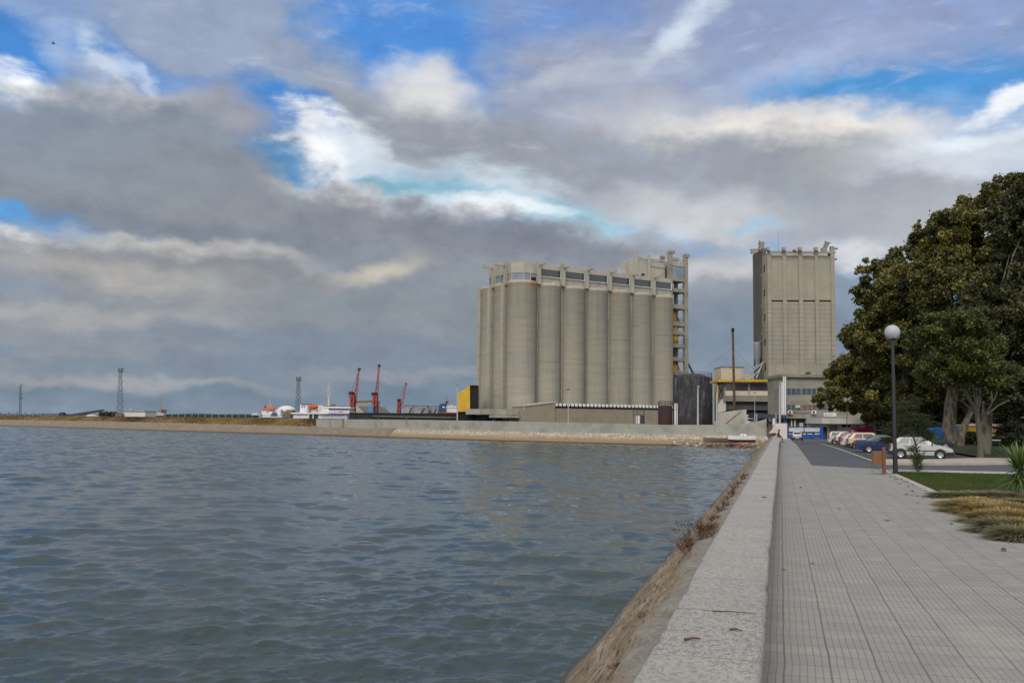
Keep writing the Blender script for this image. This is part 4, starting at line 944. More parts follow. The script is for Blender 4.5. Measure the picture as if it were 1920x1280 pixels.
# local x = across (towards the path), y = away; seated, leaning forward, facing the path
hip = .55+.10
V_ = [(0,0,hip),(.02,0,hip+.20),(.07,0,hip+.40),(.11,0,hip+.52),(.14,0,hip+.60),(.17,0,hip+.71),(.18,0,hip+.82)]; R__ = [(.15,.12),(.145,.11),(.17,.115),(.09,.08),(.055,.055),(.085,.075),(.075,.07)]
E_ = [(0,1),(1,2),(2,3),(3,4),(4,5),(5,6)]
def chain(start, pts, rr):
    prev = start
    for p, r in zip(pts, rr): V_.append(p); R__.append(r); E_.append((prev, len(V_)-1)); prev = len(V_)-1
    return prev
for s_ in (1,-1):
    chain(0, [(.10,.09*s_,hip-.01),(.42,.13*s_,hip+.0),(.50,.14*s_,hip-.28),(.52,.15*s_,.10),(.56,.155*s_,.05),(.70,.17*s_,.035)], [.088,.066,.052,.042,.045,.035])
    wr = chain(3, [(.10,.17*s_,hip+.47),(.16,.24*s_,hip+.24),(.34,.15*s_,hip+.10),(.40,.11*s_,hip+.08)], [.062,.046,.036,.026])
    for f in range(4): chain(wr, [(.44+.004*f,(.135-.018*f)*s_,hip+.085),(.475-.004*abs(f-1.5),(.135-.019*f)*s_,hip+.062)], [.010,.008])
    chain(wr, [(.415,.075*s_,hip+.10),(.44,.06*s_,hip+.09)], [.011,.009])
skin('body', V_, E_, R__, skinM, root)
b0 = [(0,0,hip-.02),(.02,0,hip+.20),(.07,0,hip+.40),(.11,0,hip+.51)]; jv = list(b0); je = [(0,1),(1,2),(2,3)]; jr = [(.17,.14),(.17,.135),(.195,.14),(.10,.09)]
for s_ in (1,-1):
    o0 = len(jv); jv += [(.10,.185*s_,hip+.47),(.16,.25*s_,hip+.24),(.33,.155*s_,hip+.10)]; jr += [.085,.065,.05]; je += [(3,o0),(o0,o0+1),(o0+1,o0+2)]
skin('jacket', jv, je, jr, jackM, root)
tv_ = [(0,0,hip-.03)]; te = []; trr = [(.165,.135)]
for s_ in (1,-1):
    o0 = len(tv_); tv_ += [(.10,.09*s_,hip-.01),(.42,.13*s_,hip+.0),(.50,.14*s_,hip-.28),(.52,.15*s_,.13)]; trr += [.105,.082,.068,.06]; te += [(0,o0),(o0,o0+1),(o0+1,o0+2),(o0+2,o0+3)]
skin('trousers', tv_, te, trr, jeanM, root)
for s_ in (1,-1): skin('shoe', [(.50,.15*s_,.06),(.60,.16*s_,.05),(.72,.172*s_,.045)], [(0,1),(1,2)], [.052,.052,.042], hairM, root)
obj('hair', MB().sphere((.155,0,hip+.785),.105,16,12,(1,.9,1.1)).sphere((.10,0,hip+.68),.085,12,8,(.8,1,1.3)), hairM, root)
obj('face', MB().sphere((.235,0,hip+.755),.018,8,6).sphere((.225,.03,hip+.785),.010,6,5).sphere((.225,-.03,hip+.785),.010,6,5).box(.225,.232,-.025,.025,hip+.715,hip+.722), skinM, root)

# ================================================================== GATE, END WALL, CANOPY BUILDING, OFFICE
D = 172.0
def TH(name, label, cat, px, py, D, group=None, z=None):
    p = W(px, py, D); 
    if z is not None: p.z = z
    return thing(name, label, cat, p, 0, group)
gz = -.62
root = TH('gate','long blue entrance gate with a white barred upper panel across the road','gate',1508,822,D,z=gz)
mb = MB()
for px in (1478.5,1508,1538): mb.pbox(px-.6,px+.6,799.5,824,D,.12)
mb.pbox(1478,1539,799.2,800.6,D-.03,.10)
obj('frame', mb, blueP, root, world=True)
mb = MB(); mb.pbox(1479.5,1537,801.6,809.0,D+.05,.03); obj('upper_panel', mb, mm('gate_white', C(.66,.68,.68), C(.56,.60,.61), 3), root, world=True)
mb = MB(); 
for k in range(26): px = 1480+k*2.2; mb.pbox(px,px+.22,801,810,D,.04)
obj('bars', mb, mm('gate_grey', C(.28,.34,.38), None, 2), root, world=True)
mb = MB().pbox(1479.5,1547,813.6,820.5,D+.02,.05); obj('lower_panel', mb, blueP, root, world=True)
for a, b_ in ((1479.5,1487),(1504,1511),(1514,1524),(1527,1537)): obj('white_strip', MB().pbox(a,b_,812.2,813.8,D-.01,.04), white, root, world=True)
root = TH('gate_post','stout blue post at the hinge end of the entrance gate','post',1541,822,D-1,z=gz)
obj('post', MB().pbox(1539.2,1543.4,800,825.5,D-1,.4), blueP, root, world=True); obj('cap', MB().pbox(1538.8,1543.8,799,800,D-1.05,.5), blueP, root, world=True)
# dark low things standing behind the gate
root = TH('hedge','low dark hedge behind the bars of the entrance gate','hedge',1520,818,D+3,z=-.7)
obj('foliage', leafcloud('foliage', [(x_, RNG.normal(0,.3), .6+RNG.uniform(0,.9), .6, RNG.uniform(.2,.7)) for x_ in np.arange(-4,3,.5)], 70, .25, 77), darkM, root)

D = 160.0
endM = mm('end_wall_plaster', C(.62,.54,.50), C(.54,.47,.43), .7, c3=C(.40,.34,.30), sscale=.6, samt=.5)
q = lambda px, py: (W(px, py, D).x, W(px, py, D).z)
root = TH('end_wall','pinkish white plastered wall end beside the seated person','wall',1463,822,D,z=-.7)
x0 = W(1463,822,D)
obj('wall', MB().prismY([(x-x0.x, z+.7) for x, z in [q(1443,811.5),q(1449,805),q(1451.2,796),q(1451.2,793.2),q(1476,793.2),q(1476,826),q(1460,826),q(1455,811.5)]], 0, .5), endM, root)
obj('pier', MB().prismY([(x-x0.x, z+.7) for x, z in [q(1449.6,784),q(1452.4,784),q(1452.4,794),q(1449.2,798)]], -.15, .35), white, root)

# canopy building with cream walls
D = 176.0
root = TH('canopy_building','low cream gatehouse under a broad white flat canopy','building',1585,820,D,z=-.65)
creamW = mm('gatehouse_cream', C(.60,.55,.42), C(.52,.47,.36), .8, c3=C(.36,.33,.26), sscale=.7, samt=.5)
obj('wall', MB().pbox(1551,1662,795,826,D+2.2,9), creamW, root, world=True)
obj('canopy', MB().pbox(1540.5,1668,784.6,794.6,D,11.5), mm('canopy_fascia', C(.52,.51,.47), C(.45,.44,.41), .6, c3=C(.33,.32,.29), sscale=.8, samt=.5), root, world=True)
w_ = obj('window', MB().pbox(1556,1570,797.4,812,D+2.1,.2), mm('roller', C(.20,.21,.21), C(.16,.165,.17), 2, (1,1,8)), root, world=True)
obj('window', MB().pbox(1579,1596,796.4,800.5,D+2.1,.2), dglass, root, world=True)
obj('door', MB().pbox(1543,1551,800,826,D+2.3,.2), steelD, root, world=True)
ac = obj('air_conditioner', MB().pbox(1597,1605,796,802.5,D+1.5,.8), white, root, world=True); 
root = TH('low_wall','low off white wall behind the row of parked cars','wall',1620,822,150,z=-.6)
obj('wall', MB().pbox(1598,1700,806.5,828,150,.3), creamW, root, world=True); obj('coping', MB().pbox(1597,1701,805.5,806.7,149.9,.5), white, root, world=True)

# office block in front of the mill tower
D = 185.0
offM = mm('office_concrete', C(.275,.26,.21), C(.225,.213,.177), .6, c3=C(.16,.152,.128), sscale=.35, samt=.6, streak=(.4,.4,1.4))
root = TH('office_building','three storey grey concrete office block with ribbon windows below the mill tower','building',1520,822,D,z=-.7)
xr = 1625
obj('wall', MB().pbox(1468,xr,707.5,784.6,D,11), offM, root, world=True)
obj('roof', MB().pbox(1466.5,xr+3,701.8,707.4,D-.7,12.2), concD, root, world=True)
obj('ground_floor', MB().pbox(1470,xr,784.7,828,D+1.2,9), mm('ground_floor_dark', C(.05,.055,.06), C(.09,.09,.09), .6), root, world=True)
winP = [(1474.5,1502,728,739.5),(1503.8,1531,728,739.5),(1533,1560,728,739.5),(1474.5,1501.5,758.6,768.4),(1503.5,1531,758.6,768.4),(1533,1560,758.6,768.4)]
bw = mm('office_glass', C(.06,.085,.11), C(.09,.11,.13), .7, rough=.15, spec=.5)
curt = mm('curtain', C(.20,.12,.10), C(.10,.06,.05), 1.1, (3,1,.02), rough=.7)
for k, (a, b_, y0, y1) in enumerate(winP):
    wn = obj('window', MB().pbox(a,b_,y0,y1,D-.02,.2), curt if k == 4 else bw, root, world=True); mb = MB()
    n = 3
    for j in range(n+1): px = a+(b_-a)*j/n; mb.pbox(px-.35,px+.35,y0,y1,D-.10,.12)
    fr = obj('frame', mb, grey, wn); fr.location = (0,0,0)
    fr.data.transform(Matrix.Translation(-root.location))
obj('window', MB().pbox(1491,1500,759.2,764,D-.06,.05), cream, root, world=True)
for a, b_ in ((1478,1486),(1522.5,1530.5)):
    u = obj('air_conditioner', MB().pbox(a,b_,769.4,775.4,D-.8,.7), white, root, world=True); c_ = W((a+b_)/2-.6,772.6,D-.82)
    f = obj('fan', MB().cyl((c_.x,c_.y,c_.z),(c_.x,c_.y+.05,c_.z),.24,.24,14), steelD, u); f.data.transform(Matrix.Translation(-root.location))
obj('pillar', MB().pbox(1469,1475.5,785,828,D+.2,.8), blueP, root, world=True)
obj('pillar', MB().pbox(1533,1538.5,785,828,D+.2,.8), blueP, root, world=True)
obj('white_panel', MB().pbox(1513,1532,785.5,801,D+.6,.2), white, root, world=True)
obj('leaning_board', MB().pbox(1483,1485.5,786,800,D+.7,.2), cream, root, world=True); obj('leaning_board', MB().pbox(1489,1492,786,800,D+.7,.2), cream, root, world=True)
obj('crate', MB().pbox(1499,1506,792,801,D+.9,.2), cream, root, world=True)
mb = MB()
for px in (1462.5,1466.2,1469.4,1472.6):
    a = W(px,706 if px > 1468 else 716,D-1.2); b_ = W(px,778,D-1.2); obj('drainpipe', MB().cyl(b_, a, .14, .14, 8), white, root, world=True)
# side wing receding on the left
obj('side_wing', MB().pbox(1465.5,1467.8,709,783,D+2.5,9.5), offM, root, world=True)
swx = W(1465.5,745,D+2.5).x
for za, zb_ in ((10.2,11.6),(6.9,8.2),(3.2,5.4)):
    for ya in (3.0,5.2,7.4,9.6): obj('side_window', MB().box(swx-.06, swx+.05, D+ya, D+ya+1.8, za-.0, zb_), dglass, root, loc=None, world=True)
mb = MB(); a = W(1487,771,D-.5); pts = []
for k in range(9):
    q_ = k/8; px = 1486+q_*37; py = 771+3*math.sin(math.pi*q_)+.5*q_; pts.append(W(px,py,D-.15))
obj('cable', MB().tube(pts, [.035]*9, 5), black, root, world=True)
mb = MB().pbox(1514,1520,697,702,D+4,1.2); obj('roof_fan', mb, steelD, root, world=True)
root = TH('shop_sign','white sign board with dark lettering above the canopy building','sign',1556.5,782,180,z=W(1556,780,180).z)
obj('board', MB().pbox(1545,1568,773.6,780.0,180,.15), white, root, world=True)
mb = MB(); rs = random.Random(4); px = 1547.5
mb.pbox(1547,1548.0,774.8,778.6,179.96,.03); mb.pbox(1547,1550,778.2,778.8,179.96,.03)
px = 1550
while px < 1562: 
    h = rs.uniform(.9,1.9); y = 777.6; mb.pbox(px,px+.5,y-h,y,179.96,.03); mb.pbox(px,px+rs.uniform(.8,1.3),y-.5,y,179.955,.03); px += rs.uniform(1.2,1.7)
obj('lettering', mb, mm('sign_ink', C(.03,.05,.12), C(.05,.06,.10), 4), root, world=True)

# ================================================================== MILL TOWER
D = 215.0
root = TH('mill_tower','tall concrete mill tower with ribbed panels standing above the office block','tower',1506,800,D,z=-.7)
px0, px1 = 1441.5, 1567
obj('core', MB().pbox(1447,1563,486.5,790,D+.34,14), towerM, root, world=True)
mb = MB()
for a, b_ in ((1440.2,1447.2),(1469.2,1476.4),(1499.6,1507),(1530,1537),(1560,1567.2)): obj('pilaster', MB().pbox(a,b_,474,790,D,1.0), towerM, root, world=True)
for a, b_ in ((1445.3,1471.1),(1474.5,1501.5),(1505.1,1531.9),(1535.1,1561.9)):
    obj('upper_panel', MB().pbox(a,b_,487.5,562.6,D+.16,.6), towerM, root, world=True)
    obj('overhang_shadow', MB().pbox(a,b_,562.8,565.2,D+.3,.5), black, root, world=True)  # black strip standing in for the shadow under the panel overhang
    obj('lintel', MB().pbox(a,b_,481,487.4,D+.3,.5), concD, root, world=True)
    obj('base_panel', MB().pbox(a,b_,680.5,790,D+.10,.6), towerM, root, world=True)
mb = MB().pbox(1440.2,1567.2,470.6,474.0,D-.05,.7).pbox(1447,1552,476.5,480.6,D+.1,.6); obj('parapet_rail', mb, towerM, root, world=True)
for k, px in enumerate((1440.8,1470.5,1490.5,1500.6,1530.8)):
    mb = MB(); hh = 463 if k != 2 else 467.0; mb.pbox(px-3,px+3,hh,470.5,D-.4,.9).pbox(px-1.9,px+1.9,hh+1.5,469.2,D-1.4,1.0); obj('parapet_post', mb, towerM, root, world=True)
for lst in (((1425,453,1433.4,470.6),(1422.6,455,1426,457),(1423.2,460.5,1432,462.6),(1422,465.4,1431,467.6)), ((1548.2,452,1551,470.6),(1551,453.8,1557,456.4),(1546,457.5,1553.6,462),(1543.6,462.6,1548.1,470.6),(1540.6,465,1543.5,470.6)), ((1557.6,461.6,1564.6,487),(1564.7,464.4,1571.2,467.0),(1553.6,475,1557.5,480),(1564.7,472,1566,474),(1564.7,484.2,1569.6,486.8))):
    mb = MB()
    for i_, (a, y0, b_, y1) in enumerate(lst): mb.pbox(a,b_,y0,y1,D+5.0+.02*i_ if lst[0][0] < 1500 else D+.6+.02*i_,.8)
    obj('stair_frame', mb, concD, root, world=True)
# left flank: dark face, landings, beam stubs, ducts
sx0 = W(1441,600,D).x
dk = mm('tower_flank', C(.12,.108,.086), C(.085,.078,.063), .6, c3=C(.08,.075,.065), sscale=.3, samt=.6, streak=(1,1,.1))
ztop = W(1427,469.5,D+8).z
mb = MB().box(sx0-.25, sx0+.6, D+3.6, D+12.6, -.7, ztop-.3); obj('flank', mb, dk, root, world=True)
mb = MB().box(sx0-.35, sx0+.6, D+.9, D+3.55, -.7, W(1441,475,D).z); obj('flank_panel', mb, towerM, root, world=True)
for k in range(5):
    zz = 14+k*5.6; obj('flank_window', MB().box(sx0-.40, sx0-.3, D+1.4, D+2.2, zz, zz+1.6), black, root, world=True)
mb = MB()
for yy in (467.4, 472.6): zz = W(1412,yy,D+9.6).z; mb.box(sx0-1.3, sx0+1, D+9.6+.02*yy/10, D+10.6, zz-.28, zz+.28)
obj('roof_beams', mb, concD, root, world=True)
mb = MB()
for zz in (35.6, 28.5, 22.2): mb.box(sx0-.55, sx0-.2, D+3.7, D+4.4, zz, zz+.7)
mb.cyl((sx0-.45, D+3.3, 8),(sx0-.45, D+3.3, 37), .10, .10, 6); obj('flank_pipe', mb, concD, root, world=True)
a = W(1420.5,645,D+6); b_ = W(1420.5,669,D+6); c_ = W(1422,684,D+6)
obj('cyclone', MB().lathe([(.05,a.z+.5),(.9,a.z+.45),(.92,a.z),(.92,b_.z),(.6,b_.z-.9),(.55,c_.z),(.3,c_.z-.8)], 18, (a.x,a.y,0)), mm('cyclone_grey', C(.23,.235,.24), C(.18,.185,.19), 1, rough=.5), root, world=True)
obj('conveyor_pipe', MB().cyl(W(1425,645,D+6), W(1433,633,D+3), .16, .16, 8), grey, root, world=True)
for (ax, ay, bx, by) in ((1388.5,711,1420,684),(1394,711,1432,678),(1408,710,1428,688),(1418,709,1430,680)):
    obj('conveyor_pipe', MB().cyl(W(ax,ay,D-4), W(bx,by,D+1.5), .15, .15, 8), grey, root, world=True)
obj('aerial', MB().cyl(W(1459,471,D+5), W(1459,432,D+5), .035, .02, 5), steelD, root, world=True)
obj('aerial', MB().cyl(W(1424,459,D+8), W(1424,451,D+8), .12, .12, 5), steelD, root, world=True)

# ================================================================== CONVEYOR HOUSE, CHIMNEY, YARD WALLS
D = 205.0
root = TH('conveyor_house','grey two storey loading house with a yellow corrugated roof edge','building',1395,790,D,z=-.7)
obj('upper_storey', MB().pbox(1357.6,1441,715.8,742.5,D,7), offM, root, world=True)
mb = MB(); n = 30
for k in range(n):
    a = 1346.5+(1441.5-1346.5)*k/n; b_ = a+(1441.5-1346.5)/n; mb.pbox(a,b_-.4*(k%2),711.4+(.5 if k%2 else 0),715.6+(.4 if k%2 else 0),D-1.2+.03*(k%2),8.6)
obj('yellow_roof', mb, yellow, root, world=True)
for a, b_ in ((1360.5,1403),(1406.2,1440)):
    wn = obj('window', MB().pbox(a,b_,719.6,731.8,D-.05,.2), dglass, root, world=True)
    wl = obj('sill_panel', MB().pbox(a,b_,732.8,741.4,D-.06,.2), cream, root, world=True)
obj('ledge', MB().pbox(1357,1443.5,742.6,752.3,D-1.1,8), concD, root, world=True)
obj('lower_storey', MB().pbox(1360,1440.5,752.4,768.4,D-.1,7), mm('corrugated_dark', C(.09,.09,.09), C(.06,.06,.06), 1.4, (4,1,.1)), root, world=True)
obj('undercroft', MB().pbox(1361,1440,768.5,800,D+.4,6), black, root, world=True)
obj('gable_panel', MB().prismY([(W(x,y,D).x-root.location.x, W(x,y,D).z-root.location.z) for x, y in ((1345,773),(1345,757),(1357.4,745.5),(1360,752.5),(1360,770))], -.6, 1.2), mm('pale_panel', C(.48,.46,.42), C(.40,.385,.35), .7), root)
mb = MB()
for (ax,ay,bx,by) in ((1346.8,716,1346.8,757),(1346.8,720,1357.5,746),(1357.5,720,1346.8,745),(1346.8,718.5,1358,718.5)): mb.bar(W(ax,ay,D-.3), W(bx,by,D-.3), .3)
obj('brace', mb, steelD, root, world=True)
obj('yellow_strut', MB().bar(W(1345.4,722,D-.6), W(1345.4,755,D-.6), .25), yellow, root, world=True)
root = TH('pump_house','beige block building peeping up behind the yellow roof','building',1374,790,232,z=-.7)
obj('wall', MB().pbox(1352.4,1394.5,688,790,232,8), cream, root, world=True); obj('annex', MB().pbox(1394.6,1416,701.5,790,232.3,7), cream, root, world=True); obj('roof', MB().pbox(1351.6,1395.2,687,688,231.8,8.5), concD, root, world=True)
root = TH('chimney','slender rusty steel chimney with a black tip','chimney',1377,790,198,z=-.7)
a = W(1377.5,790,198); b_ = W(1374,622,198); c_ = W(1374,615,198)
obj('stack', MB().tube([a, b_], [.29,.22], 14), rust, root, world=True); obj('tip', MB().tube([b_, c_], [.31,.31], 14), black, root, world=True)
mb = MB()
for k in range(1,7): p_ = a.lerp(b_, k/7); mb.cyl(p_-Vector((0,0,.1)), p_+Vector((0,0,.1)), (.33-.012*k), (.33-.012*k), 14)
obj('flange', mb, rust, root, world=True)
mb = MB(); top = a.lerp(b_,.82)
for e_ in (W(1322,690,210), W(1440,720,204)): mb.cyl(top, e_, .018, .018, 4)
obj('guy_wires', mb, steelD, root, world=True)
yardM = mm('yard_wall', C(.42,.39,.32), C(.35,.325,.27), .5, c3=C(.25,.235,.2), sscale=.4, samt=.6)
D = 190.0; root = TH('yard_wall','beige yard wall with a sloping top beside the black tank','wall',1372,796,D,z=-.7)
obj('wall', MB().prismY([(W(x,y,D).x-root.location.x, W(x,y,D).z-root.location.z) for x, y in ((1344.5,800),(1344.5,773.2),(1399.5,767.2),(1399.5,800))], 0, .4), yardM, root)
mb = MB().bar(W(1361,793,D-.1), W(1391,769,D-.1), .10); obj('pipe', mb, concD, root, world=True)
D = 182.0; root = TH('shelter','open shelter with a dark blue flat roof beside the office','shelter',1444,792,D,z=-.7)
obj('roof', MB().prismY([(W(x,y,D).x-root.location.x, W(x,y,D).z-root.location.z) for x, y in ((1414,774),(1447,776.4),(1474,777.4),(1474,783.2),(1447,783.4),(1417,783.2))], 0, 5), mm('roof_navy', C(.035,.05,.08), C(.05,.06,.08), 1), root)
for px in (1415.6,1419,1455): obj('post', MB().pbox(px-.7,px+.7,775,800,D-.05,.25), galv, root, world=True)
root = TH('parked_van','white panelled van parked behind the quay wall under the shelter','van',1407,792,188,z=-.7)
obj('body', MB().pbox(1400.5,1412.5,777.5,795,188,4), white, root, world=True); obj('window', MB().pbox(1401.5,1411.5,780,783,187.95,.1), black, root, world=True); obj('window', MB().pbox(1401.5,1411.5,785.5,788.5,187.95,.1), black, root, world=True)

# ================================================================== YARD TANKS, LAMP POLES
D = 230.0; root = TH('storage_tank','big blackened storage tank with streaky violet grey patches','tank',1305.5,800,D,z=-.7)
def tank_mat():
    m, t, b = newmat('sooty_tank'); p = coords(t, 'obj'); n1 = t.noise(t.mapping(p,(1,1,.5)), .55, 7, .72); n2 = t.noise(t.mapping(p,(1.3,1.3,.10)), .9, 5, .6)
    n3 = t.noise(t.mapping(p,(.7,.7,1.3)), 1.6, 7, .72)
    z_ = t.node('ShaderNodeSeparateXYZ', {0: p}).outputs[2]
    f = t.math('ADD', t.math('MULTIPLY', n1, .42), t.math('ADD', t.math('MULTIPLY', n2, .33), t.math('MULTIPLY', n3, .25)))
    cc = t.mix(t.maprange(f, .47, .57), C(.007,.007,.009), C(.050,.044,.048)); cc = t.mix(t.maprange(f, .56, .63), cc, C(.12,.108,.112))
    cc = t.mix(t.maprange(z_, 4.5, 2.0), cc, C(.012,.012,.014)); cc = t.mix(t.math('MULTIPLY', t.maprange(z_, 12.2, 14), t.maprange(n2, .45, .62, 0, .6)), cc, C(.09,.05,.048))
    t.put(b,'Base Color',cc); b.inputs['Roughness'].default_value = .75; return m
xl, xr_ = W(1268.5,750,D).x, W(1342.5,750,D).x; rr = (xr_-xl)/2; zt = W(1305,706,D).z+.7
obj('shell', MB().lathe([(rr,0),(rr,zt),(rr-.25,zt+.02),(rr*.5,zt+.75),(.01,zt+1.1)], 48, ((xl+xr_)/2-root.location.x, rr, 0)), tank_mat(), root)
cx0 = (xl+xr_)/2-root.location.x
mb = MB()
for k in range(28):
    a_ = 2*math.pi*k/28; p_ = Vector((cx0+math.cos(a_)*(rr-.1), rr+math.sin(a_)*(rr-.1), zt)); mb.cyl(p_, p_+Vector((0,0,1.15)), .035, .035, 5)
for zz in (.6, 1.15):
    pts = [(cx0+math.cos(2*math.pi*k/36)*(rr-.1), rr+math.sin(2*math.pi*k/36)*(rr-.1), zt+zz) for k in range(37)]; mb.tube(pts, [.03]*37, 5, False)
obj('railing', mb, steelD, root)
obj('ladder', MB().box(cx0+rr*.98, cx0+rr*.98+.15, rr-1.2, rr-.9, 0, zt+1).box(cx0+rr*.985, cx0+rr*.985+.14, rr-.6, rr-.3, 0, zt+1), galv, root)
D = 214.0; root = TH('rust_tank','small rusty dark red tank with a railed top beside the white pipes','tank',1250,800,D,z=-.7)
x0, x1 = W(1236,770,D).x-root.location.x, W(1263,770,D).x-root.location.x; zt = W(1250,760.5,D).z+.7; r2 = (x1-x0)/2
obj('shell', MB().lathe([(r2,0),(r2,zt),(.01,zt+.15)], 28, ((x0+x1)/2, r2, 0)), mm('tank_rust', C(.05,.016,.015), C(.022,.014,.014), .8, (1,1,.3), c3=C(.02,.018,.018), sscale=.9), root)
mb = MB(); cz = (x0+x1)/2
for k in range(14):
    a_ = 2*math.pi*k/14; p_ = Vector((cz+math.cos(a_)*r2, r2+math.sin(a_)*r2, zt)); mb.cyl(p_, p_+Vector((0,0,1.0)), .05, .05, 5)
for zz in (.5,1.0): mb.tube([(cz+math.cos(2*math.pi*k/24)*r2, r2+math.sin(2*math.pi*k/24)*r2, zt+zz) for k in range(25)], [.045]*25, 5, False)
obj('railing', mb, steelD, root)
for px, lb in ((1266.0,'thick white vent pipe between the rusty tank and the black tank'),(1269.6,'thinner white vent pipe touching the black tank')):
    root = TH('vent_pipe', lb, 'pipe', px, 800, 212, 'white vent pipes', z=-.7); obj('pipe', MB().cyl(W(px,800,212), W(px,757,212), .18 if px < 1268 else .13, .18 if px < 1268 else .13, 8), white, root, world=True); obj('cap', MB().cyl(W(px,757,212), W(px,756,212), .24, .24, 8), white, root, world=True)
root = TH('pump_skid','little steel pump frame with a white drum beside the loading annex','pump',1200,796,222,z=-.7)
mb = MB()
for px in (1187.5,1195,1208): mb.pbox(px-.5,px+.5,769,795,222,.15)
mb.pbox(1187,1209,770.5,771.5,222,.15).pbox(1187,1209,776,777,222.02,.15); obj('frame', mb, steelD, root, world=True)
obj('drum', MB().cyl(W(1196.5,794,222.5), W(1196.5,779,222.5), .5, .5, 14), white, root, world=True); obj('dark_drum', MB().cyl(W(1204,794,222.5), W(1204,778,222.5), .55, .55, 14), steelD, root, world=True)
def lamp_pole(px, ptop, pbot, D, label, head, r=.10, heads=1):
    root = TH('lamp_pole', label, 'lamp post', px, pbot, D, 'lamp poles behind the quay wall', z=-.7)
    a = W(px, pbot+8, D); b_ = W(px, ptop, D); obj('pole', MB().tube([a, b_], [r*1.3, r*.8], 8), galv, root, world=True)
    mb = MB(); u_ = D/1800
    if head == 'side': mb.box(b_.x-1.6*u_, b_.x+2.6*u_, D-.3, D+.3, b_.z-.1, b_.z+1.6*u_)
    elif head == 'tee': mb.box(b_.x-3.2*u_, b_.x-.6*u_, D-.3, D+.3, b_.z+.2, b_.z+1.8*u_).box(b_.x+.6*u_, b_.x+2.6*u_, D-.25, D+.25, b_.z+.1, b_.z+1.5*u_).box(b_.x-3*u_, b_.x+2.4*u_, D-.06, D+.06, b_.z-.05, b_.z+.15)
    else: mb.box(b_.x-2.6*u_, b_.x+2.6*u_, D-.4, D+.4, b_.z-.2, b_.z+1.2*u_).box(b_.x-3.4*u_, b_.x-1.6*u_, D-.5, D+.5, b_.z+1.25*u_, b_.z+3.2*u_).box(b_.x+1.6*u_, b_.x+3.4*u_, D-.5, D+.5, b_.z+1.25*u_, b_.z+3.2*u_)
    obj('lamp_head', mb, grey if head != 'tee' else steelD, root, world=True); return root
lamp_pole(857.5,719.5,790,205,'galvanised lamp pole with cluster head in front of the yellow building','multi',.12)
lamp_pole(983,739,762,238,'short lamp pole against the corner silo','side',.05)
lamp_pole(1065.5,730.5,790,212,'thin lamp pole with twin heads in front of the silos','tee',.09)
lamp_pole(1308.6,725,796,184,'white lamp pole in front of the black tank','side',.16)
lamp_pole(1415.2,736,790,184,'thin pole in front of the loading house windows','side',.05)
lamp_pole(1462.2,718,797,168,'tall pale lamp pole beside the pinkish wall end','side',.15)
lamp_pole(1343.8,732,797,188,'grey green pipe pole at the right edge of the black tank','side',.12)
root = TH('street_lamp','thin dark lamp post in front of the white canopy','street lamp',1588,815,150,z=-.5)
obj('pole', MB().cyl(W(1588,812,150), W(1588,766,150), .07, .05, 8), steelD, root, world=True); obj('globe', MB().sphere(W(1588,764,150), .24, 12, 8), white, root, world=True)

# ================================================================== SILO BLOCK
S1 = W(976,788,260.0); S1.z = 0
SA_ = math.atan2(25.2, 41.4); P_ = 8.08; P2 = 7.2; R_s = 3.98; ZT = 39.6
root = thing('grain_silos','great block of joined concrete grain silos with a glazed gallery on top','grain silo', (S1.x,S1.y,-.7), SA_)
z0 = .7                                   # local z = world z + .7
def lz(z): return z + z0
for i in range(7):
    for j in range(3):
        if i > 0 and j > 0 and i < 6: continue
        mb = MB(); dz = {0:.25,1:0,2:-.1,3:0,4:.1,5:0,6:-.1}[i]
        mb.lathe([(R_s,0),(R_s,lz(ZT-.9+dz)),(R_s+.05,lz(ZT-.85+dz)),(R_s+.05,lz(ZT+dz)),(R_s-.5,lz(ZT+.02+dz)),(.01,lz(ZT+.05+dz))], 56, (i*P_, j*P2, 0))
        obj('silo', mb, siloM, root)
obj('core', MB().box(-1,6*P_+1,1.2,2*P2+1.5,0,lz(ZT-.5)), siloM, root)
for k, yy in enumerate((P2/2-.3, P2*1.5-.3, P2*2.3-.3)):
    obj('flank_fin', MB().box(-R_s+.02,-1.6,yy-.15,yy+1.45,0,lz(ZT-.15-.05*k)), siloM, root)
for i in range(6):
    obj('front_seam', MB().box((i+.5)*P_-.28,(i+.5)*P_+.28,-1.75,1.0,0,lz(ZT-.3)), conc, root)
    if i in (0,2): obj('downpipe', MB().cyl(((i+.5)*P_-.05,-2.0,1),((i+.5)*P_-.05,-2.0,lz(ZT-1)), .10, .10, 6), grey, root)
# gallery
gx0, gx1, gy0, gy1 = -3.0, 52.2, -1.7, 13.0
obj('gallery_wall', MB().box(gx0+3.0,gx1,gy0+.3,gy1-.2,lz(ZT-.2),lz(41.5)), conc, root)
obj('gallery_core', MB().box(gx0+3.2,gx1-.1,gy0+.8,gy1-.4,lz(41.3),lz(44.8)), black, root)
obj('gallery_roof', MB().box(4.0,gx1,gy0-.05,gy1,lz(43.6),lz(44.85)), conc, root)
obj('corner_band', MB().prism([(gx0,gy0+2.4),(gx0+2.4,gy0-.25),(3.98,gy0-.25),(3.98,gy1+.05),(gx0,gy1+.05)], lz(42.1), lz(45.1)), conc, root)
pale = mm('gallery_pane', C(.12,.15,.18), C(.20,.24,.27), .35, rough=.2, spec=.5)
cw = obj('corner_window', MB().prism([(gx0+.15,gy0+2.5),(gx0+2.5,gy0-.08),(3.9,gy0-.08),(3.9,gy1-.2),(gx0+.15,gy1-.2)], lz(39.9), lz(42.09)), pale, root)
mb = MB()
